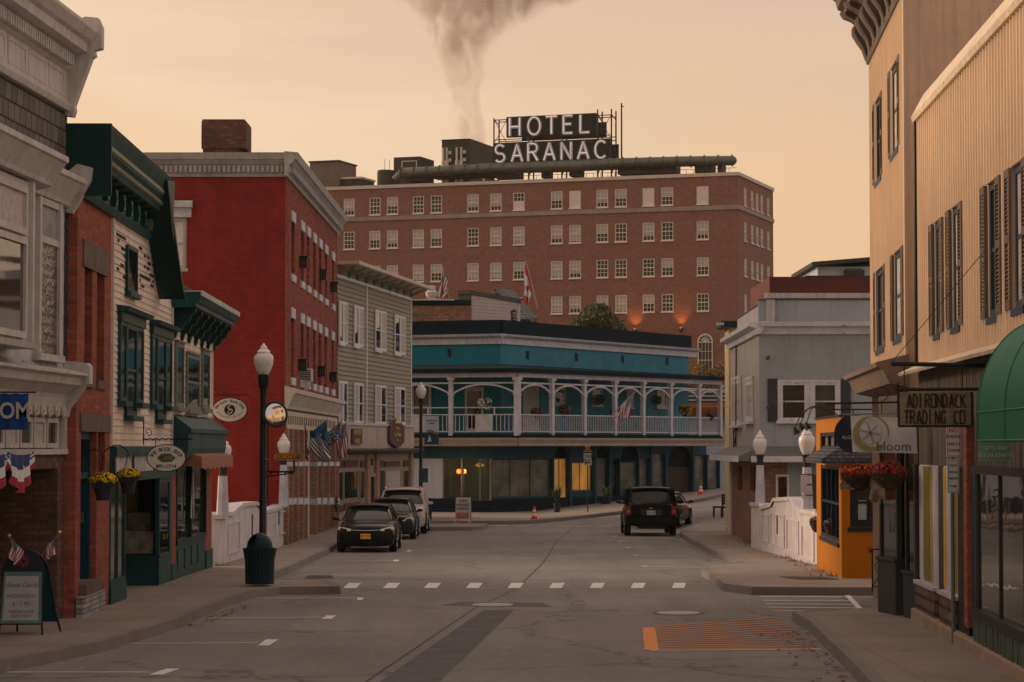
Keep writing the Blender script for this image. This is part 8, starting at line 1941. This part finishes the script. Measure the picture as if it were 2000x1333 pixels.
def car(name, label, x, y, head, S, mat, kind, plate, front):
    """local: +y = forward. S: dict of proportions"""
    e = empty(name, (x, y, gz(x, y) + .006), head, label, 'car'); L, w, H = S['L'] / 2, S['w'] / 2, S['H']; wl = S['belt']; hood = S['hood']; gc = S.get('gc', .2)
    def sec(y, zt, wf=1.0, zb_=None, cr=.03, tuck=.93):
        z0 = zb_ if zb_ is not None else gc; W_ = w * wf; h = zt - z0
        half = [(W_ * .80, z0), (W_ * .97, z0 + .08), (W_ * 1.0, z0 + h * .38), (W_ * .985, z0 + h * .62), (W_ * tuck, zt - .05), (W_ * .84, zt - .005), (W_ * .45, zt + cr * .8)]
        return [(a, y, b) for a, b in half] + [(0, y, zt + cr)] + [(-a, y, b) for a, b in reversed(half)]
    secs = [sec(yy * L, zt, wf, zz) for yy, zt, wf, zz in S['body']]
    m = MB(); loft(m, secs); o = m.build('body', mat, e, smooth=True); md = o.modifiers.new('s', 'SUBSURF'); md.levels = md.render_levels = 2
    body = o
    # greenhouse: list of (y, z_roof, half width at belt, half width at roof)
    G = S['glass']
    def gs(yy, zt, zb_, wb, wr): zt = max(zt, zb_ + .01); return [(w * wb, yy * L, zb_), (w * (wb * .35 + wr * .65), yy * L, zb_ + (zt - zb_) * .72), (w * wr * .96, yy * L, zt - .015), (w * wr * .5, yy * L, zt + .012), (0, yy * L, zt + .02), (-w * wr * .5, yy * L, zt + .012), (-w * wr * .96, yy * L, zt - .015), (-w * (wb * .35 + wr * .65), yy * L, zb_ + (zt - zb_) * .72), (-w * wb, yy * L, zb_)]
    m = MB(); loft(m, [gs(*g) for g in G]); cab = m.build('cabin_glass', CGL, e, smooth=True); md = cab.modifiers.new('s', 'SUBSURF'); md.levels = md.render_levels = 1
    # roof skin just above the glass
    Rf = S['roof']; m = MB(); vs = []
    for yy, zt, wr in Rf:
        for a, dz in ((-1, -.05), (-.93, .008), (-.5, .032), (0, .04), (.5, .032), (.93, .008), (1, -.05)): vs.append((w * wr * a, yy * L, zt + dz))
    m.add(vs, [(i * 7 + k, i * 7 + k + 1, (i + 1) * 7 + k + 1, (i + 1) * 7 + k) for i in range(len(Rf) - 1) for k in range(6)]); ro = m.build('roof', mat, e, smooth=True, fix=False); sd_ = ro.modifiers.new('t', 'SOLIDIFY'); sd_.thickness = .02; sd_.offset = 0
    # pillars
    for s in (-1, 1):
        for (y0, z0, w0), (y1, z1, w1), r in S['pillars']: m = MB(); m.tube([(s * w * w0, y0 * L, z0), (s * w * (w0 * .3 + w1 * .7 + .012), (y0 * .3 + y1 * .7) * L, z0 * .3 + z1 * .7), (s * w * w1, y1 * L, z1)], r, 6); m.build('pillar', mat, e, smooth=True)
    for sx in (-1, 1):
        for yy in S['wheels']:
            we = MB(); r = S['r']; tw = .11
            we.lathe([(r * .62, -tw), (r * .94, -tw), (r, -tw * .7), (r, tw * .7), (r * .94, tw), (r * .62, tw)], n=28); we.xf(Matrix.Translation((0, 0, 0)) @ Matrix.Rotation(pi / 2, 4, 'Y'))
            t = we.build('wheel', TYRE, e, (sx * (w - .10), yy * L, r), smooth=True)
            rm = MB(); rm.lathe([(.03, .07), (r * .6, .10), (r * .66, .115), (r * .64, .06), (r * .2, .04)], n=24)
            for k in range(5): a = 2 * pi * k / 5; rm.box(0, 0, 0, 0, 0, 0) if 0 else rm.tube([(.05 * cos(a), .05 * sin(a), .1), (r * .62 * cos(a), r * .62 * sin(a), .115)], .03, 5)
            rm.xf(Matrix.Rotation(sx * pi / 2, 4, 'Y')); rm.build('rim', RIM, t)
            ar = MB(); k0 = 18; ar.add([v for i in range(k0 + 1) for v in [(sx * (w * .995 + .012), yy * L + (r + .07) * cos(pi * i / k0), r + (r + .07) * sin(pi * i / k0)), (sx * (w * .995 + .012), yy * L + (r + .005) * cos(pi * i / k0), r + (r + .005) * sin(pi * i / k0)), (sx * (w * .9), yy * L + (r + .005) * cos(pi * i / k0), r + (r + .005) * sin(pi * i / k0)), (sx * (w * .9), yy * L + (r + .07) * cos(pi * i / k0), r + (r + .07) * sin(pi * i / k0))]], [(i * 4 + a, i * 4 + (a + 1) % 4, (i + 1) * 4 + (a + 1) % 4, (i + 1) * 4 + a) for i in range(k0) for a in range(4)]); ar.build('wheel_arch', BPL, e)
    for s in (-1, 1):
        m = MB(); m.lathe([(.0, -.06), (.07, -.04), (.085, 0), (.07, .04), (.0, .06)], n=12, sx=1.25, sy=.7); m.xf(Matrix.Translation((s * (w + .12), S['mir'] * L, wl + .06))); m.tube([(s * (w - .04), S['mir'] * L, wl), (s * (w + .1), S['mir'] * L, wl + .03)], .025, 6); m.build('door_mirror', S.get('mirmat', mat), e, smooth=True)
    return e, body
def fplate(e, y, z, mat, txt, sg, w=.155, h=.078, ink=None):
    o = MB().box(-w, w, -.01, .01, -h, h).build('number_plate', mat, e, (0, y, z)); text(txt, .08, ink or INK, o, (0, sg * .013, 0), rot=(pi / 2, 0, 0 if sg < 0 else pi), ext=.001); return o
# sedan-like hatch facing us (heading = pi -> +y local points to -Y world)
sedan = dict(L=4.5, w=1.78, H=1.46, belt=.93, hood=.9, r=.325, wheels=(.62, -.6), mir=.32,
    body=[(1.0, .55, .72, .28), (.985, .70, .86, .2), (.94, .78, .95, .17), (.8, .84, .99, .17), (.55, .90, 1.0, .17), (.36, .95, 1.0, .17), (0, .95, 1.0, .17), (-.5, .96, 1.0, .17), (-.82, 1.0, .98, .18), (-.96, .98, .92, .22), (-1.0, .75, .8, .3)],
    glass=[(.46, .95, .86, .84, .80), (.40, 1.0, .86, .86, .80), (.12, 1.34, .88, .88, .66), (-.1, 1.38, .9, .89, .65), (-.45, 1.37, .9, .88, .64), (-.72, 1.20, .9, .86, .68), (-.86, 1.0, .9, .8, .7)],
    roof=[(.16, 1.33, .655), (.08, 1.37, .665), (-.1, 1.385, .665), (-.4, 1.38, .66), (-.52, 1.345, .64)],
    pillars=[((.44, .95, .88), (.13, 1.345, .665), .028), ((-.08, .95, .92), (-.1, 1.37, .66), .028), ((-.84, .99, .82), (-.48, 1.355, .65), .045), ((.13, 1.34, .665), (-.5, 1.355, .65), .025)])
def face(e, S, mat, chrome=True, hl=((.50, .80), (.60, .76)), up=0.0):
    L, w = S['L'] / 2, S['w'] / 2
    for s in (-1, 1):
        m = MB(); m.add([(s * w * .50, L * .985 + .0, .66 + up), (s * w * .80, L * .952, .64 + up), (s * w * .965, L * .87, .70 + up), (s * w * .93, L * .87, .79 + up), (s * w * .74, L * .935, .765 + up), (s * w * .5, L * .975, .72 + up),
                         (s * w * .50, L * .93, .66 + up), (s * w * .80, L * .90, .64 + up), (s * w * .95, L * .80, .70 + up), (s * w * .92, L * .80, .78 + up), (s * w * .74, L * .88, .76 + up), (s * w * .5, L * .92, .72 + up)], [(0, 1, 2, 3, 4, 5), (0, 1, 7, 6), (1, 2, 8, 7), (2, 3, 9, 8), (3, 4, 10, 9), (4, 5, 11, 10)])
        m.xf(Matrix.Translation((0, .035, 0))); m.build('headlight', HLM, e)
    m = MB(); m.box(-w * .48, w * .48, L * .99, L * 1.005, .60 + up, .72 + up); m.build('grille', BPL, e, bev=.01)
    if chrome: m = MB(); m.tube([(-w * .5, L * 1.0, .69 + up), (0, L * 1.012, .668 + up), (w * .5, L * 1.0, .69 + up)], .012, 6); m.lathe([(.0, -.01), (.05, 0), (.0, .01)], (0, L * 1.015, .67 + up), 10, 1.3, .3); m.build('chrome_bar', CHR, e)
    m = MB(); m.box(-w * .62, w * .62, L * .975, L * .995, .28 + up * .5, .42 + up * .5); m.box(-w * .93, -w * .7, L * .93, L * .955, .34 + up, .46 + up); m.box(w * .7, w * .93, L * .93, L * .955, .34 + up, .46 + up); m.build('air_intake', BPL, e)
c1m = carpaint('dark_violet_black_paint', (.004, .008, .013), 0, .3)
e, bd = car('parked_sedan', 'black sedan with orange front plate, nearest of the three cars parked on the left', -4.40, 75.1, pi, sedan, c1m, 'sedan', None, True)
face(e, sedan, c1m); fplate(e, 2.275, .50, PLO, 'HKT 7205', 1, ink=BPL)
c2m = carpaint('graphite_paint', (.022, .028, .034), 0, .35)
S2 = dict(sedan); S2['H'] = 1.44
e, bd = car('parked_sedan', 'dark grey sedan parked between the black sedan and the white car', -4.27, 86.6, pi, S2, c2m, 'sedan', None, True); face(e, S2, c2m, False)
suv = dict(L=4.7, w=1.86, H=1.72, belt=1.08, hood=1.0, r=.37, wheels=(.61, -.6), mir=.36, mirmat=None,
    body=[(1.0, .70, .78, .34), (.985, .88, .88, .26), (.94, .97, .95, .22), (.8, 1.03, .99, .22), (.5, 1.08, 1.0, .22), (.3, 1.12, 1.0, .22), (-.3, 1.12, 1.0, .22), (-.8, 1.14, 1.0, .24), (-.96, 1.12, .96, .28), (-1.0, .9, .88, .36)],
    glass=[(.44, 1.1, 1.0, .86, .8), (.40, 1.16, 1.0, .87, .8), (.16, 1.60, 1.04, .92, .76), (-.1, 1.66, 1.06, .93, .75), (-.6, 1.65, 1.06, .92, .74), (-.88, 1.56, 1.06, .9, .74), (-.97, 1.12, 1.06, .86, .8)],
    roof=[(.2, 1.60, .76), (.1, 1.65, .765), (-.2, 1.675, .765), (-.7, 1.66, .755), (-.94, 1.60, .74)],
    pillars=[((.42, 1.1, .90), (.17, 1.61, .765), .035), ((-.06, 1.1, .96), (-.08, 1.65, .765), .035), ((-.6, 1.12, .96), (-.6, 1.64, .75), .035), ((-.95, 1.12, .9), (-.9, 1.58, .75), .06), ((.17, 1.61, .765), (-.9, 1.6, .75), .03)])
c3m = carpaint('pearl_white_paint', (.60, .53, .50), 0, .35); suv['mirmat'] = c3m
e, bd = car('parked_suv', 'white estate car parked farthest of the three cars on the left', -4.15, 92.7, pi, suv, c3m, 'suv', None, True); face(e, suv, c3m, True, up=.16)
m = MB(); [m.tube([(s * .66, .6, 1.66), (s * .66, .5, 1.74), (s * .66, -1.9, 1.73), (s * .66, -2.0, 1.64)], .022, 6) for s in (-1, 1)]; m.build('roof_rail', CHR, e)
# boxy black SUV from behind
jp = dict(L=4.45, w=1.85, H=1.78, belt=1.12, hood=1.05, r=.37, wheels=(.6, -.62), mir=.3, gc=.36,
    body=[(1.0, .9, .84, .4), (.95, 1.02, .96, .32), (.5, 1.08, 1.0, .32), (.3, 1.12, 1.0, .32), (-.6, 1.14, 1.0, .32), (-.9, 1.14, 1.0, .34), (-.97, 1.14, .99, .36), (-.985, 1.12, .98, .38)],
    glass=[(.4, 1.14, 1.04, .88, .84), (.2, 1.64, 1.06, .92, .82), (-.1, 1.72, 1.08, .94, .81), (-.8, 1.72, 1.08, .94, .80), (-.9, 1.68, 1.08, .93, .79), (-.975, 1.14, 1.08, .90, .86)],
    roof=[(.24, 1.64, .81), (.1, 1.715, .82), (-.2, 1.74, .82), (-.8, 1.74, .81), (-.93, 1.70, .79)],
    pillars=[((.38, 1.12, .92), (.22, 1.66, .82), .04), ((-.1, 1.12, .96), (-.1, 1.72, .82), .04), ((-.55, 1.12, .96), (-.55, 1.72, .82), .05), ((-.965, 1.12, .94), (-.9, 1.69, .80), .09), ((.22, 1.66, .82), (-.9, 1.7, .8), .035)])
c4m = carpaint('black_green_paint', (.004, .008, .009), 0, .35)
e, bd = car('parked_suv', 'boxy black off road car seen from behind, parked on the right', 5.06, 90.3, 0, jp, c4m, 'jeep', None, False)
w, L = jp['w'] / 2, jp['L'] / 2
m = MB(); m.box(-w * 1.0, w * 1.0, -L - .06, -L + .14, .42, .68); m.build('rear_bumper', c4m, e, bev=.03); m = MB(); m.box(-w * .5, w * .5, -L - .05, -L + .1, .30, .41); m.build('tow_guard', BPL, e, bev=.02)
for s in (-1, 1):
    o = MB().box(s * w * .80, s * w * .985, -L - .015, -L + .12, .76, 1.10).build('tail_light', RLM, e, bev=.015); MB().box(s * w * .82, s * w * .965, -L - .02, -L - .0151, .86, .95).build('reverse_lens', paint('amber_lens', px(150, 84, 66), .3), o)
TG = MB(); TG.box(-w * .78, w * .78, -L - .0, -L + .06, .70, 1.13); TG.build('tailgate', c4m, e, bev=.02)
m = MB(); m.box(-w * .42, w * .42, -L - .012, -L, .76, .98); m.build('plate_recess', paint('recess_grey', px(34, 40, 42), .5), e); fplate(e, -L - .025, .86, PLW, 'MYR 4021', -1, ink=paint('plate_ink', px(90, 84, 78), .6))
text('Jeep', .085, CHR, e, (0, -L - .03, 1.03)); m = MB(); m.box(-.06, .06, -L - .05, -L, 1.15, 1.22); m.tube([(0, -L - .04, 1.19), (.3, -L - .03, 1.24)], .01, 5); m.build('rear_wiper', BPL, e)
m = MB(); m.tube([(-w * .8, -L * .3, 1.79), (-w * .8, -L * .85, 1.78)], .02, 5); m.tube([(w * .8, -L * .3, 1.79), (w * .8, -L * .85, 1.78)], .02, 5); m.build('roof_rail', BPL, e)
# dark sedan ahead of it, angled up the hill
c5m = carpaint('navy_black_paint', (.006, .010, .014), 0, .3)
S5 = dict(sedan)
e, bd = car('parked_sedan', 'dark sedan angled up the hill, half hidden by the boxy black car', 6.15, 98.2, -R(13), S5, c5m, 'sedan', None, False)
w, L = .89, 2.25
for s in (-1, 1): m = MB(); m.add([(s * w * .6, -L * .995, .78), (s * w * .96, -L * .93, .78), (s * w * .97, -L * .90, .93), (s * w * .6, -L * .985, .93), (s * w * 1.0, -L * .80, .84), (s * w * .99, -L * .80, .92)], [(0, 1, 2, 3), (1, 4, 5, 2)]); m.xf(Matrix.Translation((0, -.015, 0))); m.build('tail_light', RLM, e, fix=False)
m = MB(); m.tube([(s * 0 + w * .97, .8, .955), (w * .97, -1.6, .98)], .012, 5) if 0 else m.box(-w * .35, w * .35, -L - .01, -L + .05, .74, .78); m.build('chrome_strip', CHR, e); fplate(e, -L - .02, .62, PLW, 'LDA 3318', -1)
# ------------------------------------------------------------------ smoke and haze
SMK = bpy.data.materials.new('smoke'); SMK.use_nodes = True; t = SMK.node_tree; t.nodes.clear()
o_ = nn(t, 'ShaderNodeOutputMaterial'); pv = nn(t, 'ShaderNodeVolumePrincipled'); pv.inputs['Color'].default_value = (.74, .55, .45, 1); pv.inputs['Anisotropy'].default_value = .25
tc_ = nn(t, 'ShaderNodeTexCoord'); sp = nn(t, 'ShaderNodeSeparateXYZ'); link(t, tc_.outputs['Object'], sp.inputs[0])
z = sp.outputs[2]; zf_ = mth(t, 'DIVIDE', z, 13.0)
cxn = nn(t, 'ShaderNodeTexNoise', i_Scale=.16, i_Detail=2.0); cv = nn(t, 'ShaderNodeCombineXYZ'); link(t, z, cv.inputs[2]); link(t, cv.outputs[0], cxn.inputs['Vector'])
cx = mth(t, 'ADD', mth(t, 'MULTIPLY', mth(t, 'SUBTRACT', cxn.outputs[0], .5), mth(t, 'MULTIPLY', zf_, 4.5)), mth(t, 'MULTIPLY', mth(t, 'POWER', mth(t, 'MAXIMUM', zf_, 0), 3.2), 1.0))
cx = mth(t, 'SUBTRACT', cx, mth(t, 'MULTIPLY', mth(t, 'SINE', mth(t, 'MULTIPLY', zf_, 3.1)), 1.0))
rad = mth(t, 'ADD', 1.25, mth(t, 'ADD', mth(t, 'MULTIPLY', zf_, .6), mth(t, 'MULTIPLY', mth(t, 'POWER', mth(t, 'MAXIMUM', zf_, 0), 4), 6.0)))
dx = mth(t, 'DIVIDE', mth(t, 'SUBTRACT', sp.outputs[0], cx), rad); dy = mth(t, 'DIVIDE', sp.outputs[1], mth(t, 'MULTIPLY', rad, .8))
r2 = mth(t, 'ADD', mth(t, 'MULTIPLY', dx, dx), mth(t, 'MULTIPLY', dy, dy))
mp_ = nn(t, 'ShaderNodeMapping'); mp_.inputs['Scale'].default_value = (1, 1, .55); link(t, tc_.outputs['Object'], mp_.inputs[0])
n1 = nn(t, 'ShaderNodeTexNoise', i_Scale=.42, i_Detail=5.0, i_Roughness=.62, i_Distortion=1.1); link(t, mp_.outputs[0], n1.inputs['Vector'])
core = mth(t, 'SUBTRACT', mth(t, 'ADD', 1.0, mth(t, 'MULTIPLY', mth(t, 'SUBTRACT', n1.outputs[0], .5), 3.6)), r2)
den = mth(t, 'MULTIPLY', mth(t, 'MAXIMUM', core, 0), mth(t, 'MULTIPLY', rng(t, n1.outputs[0], .40, .62, .08, 1), 1.5))
den = mth(t, 'MULTIPLY', den, rng(t, zf_, 0, 1, 1.0, .2))
link(t, den, pv.inputs['Density']); link(t, pv.outputs[0], o_.inputs['Volume'])
u0, w, ztop = CT
c = H.w(u0 + w * .75, 7.2, ztop + .1)
m = MB(); m.lathe([(2.4, 0), (4, 4), (8, 9), (13, 14), (14, 20)], n=20)
sm_ = m.build('smoke_plume', SMK, None, tuple(c)); tag(sm_, 'brown smoke drifting up from the cooling tower', None, None, 'stuff')
HZ = bpy.data.materials.new('haze'); HZ.use_nodes = True; t = HZ.node_tree; t.nodes.clear(); o_ = nn(t, 'ShaderNodeOutputMaterial'); pv = nn(t, 'ShaderNodeVolumePrincipled'); pv.inputs['Color'].default_value = (.96, .90, .84, 1); pv.inputs['Density'].default_value = .00013; pv.inputs['Anisotropy'].default_value = .3
link(t, pv.outputs[0], o_.inputs['Volume'])
hz = MB().box(-90, 90, -20, 250, -6, 62).build('haze', HZ); tag(hz, 'thin warm evening haze', None, None, 'stuff')
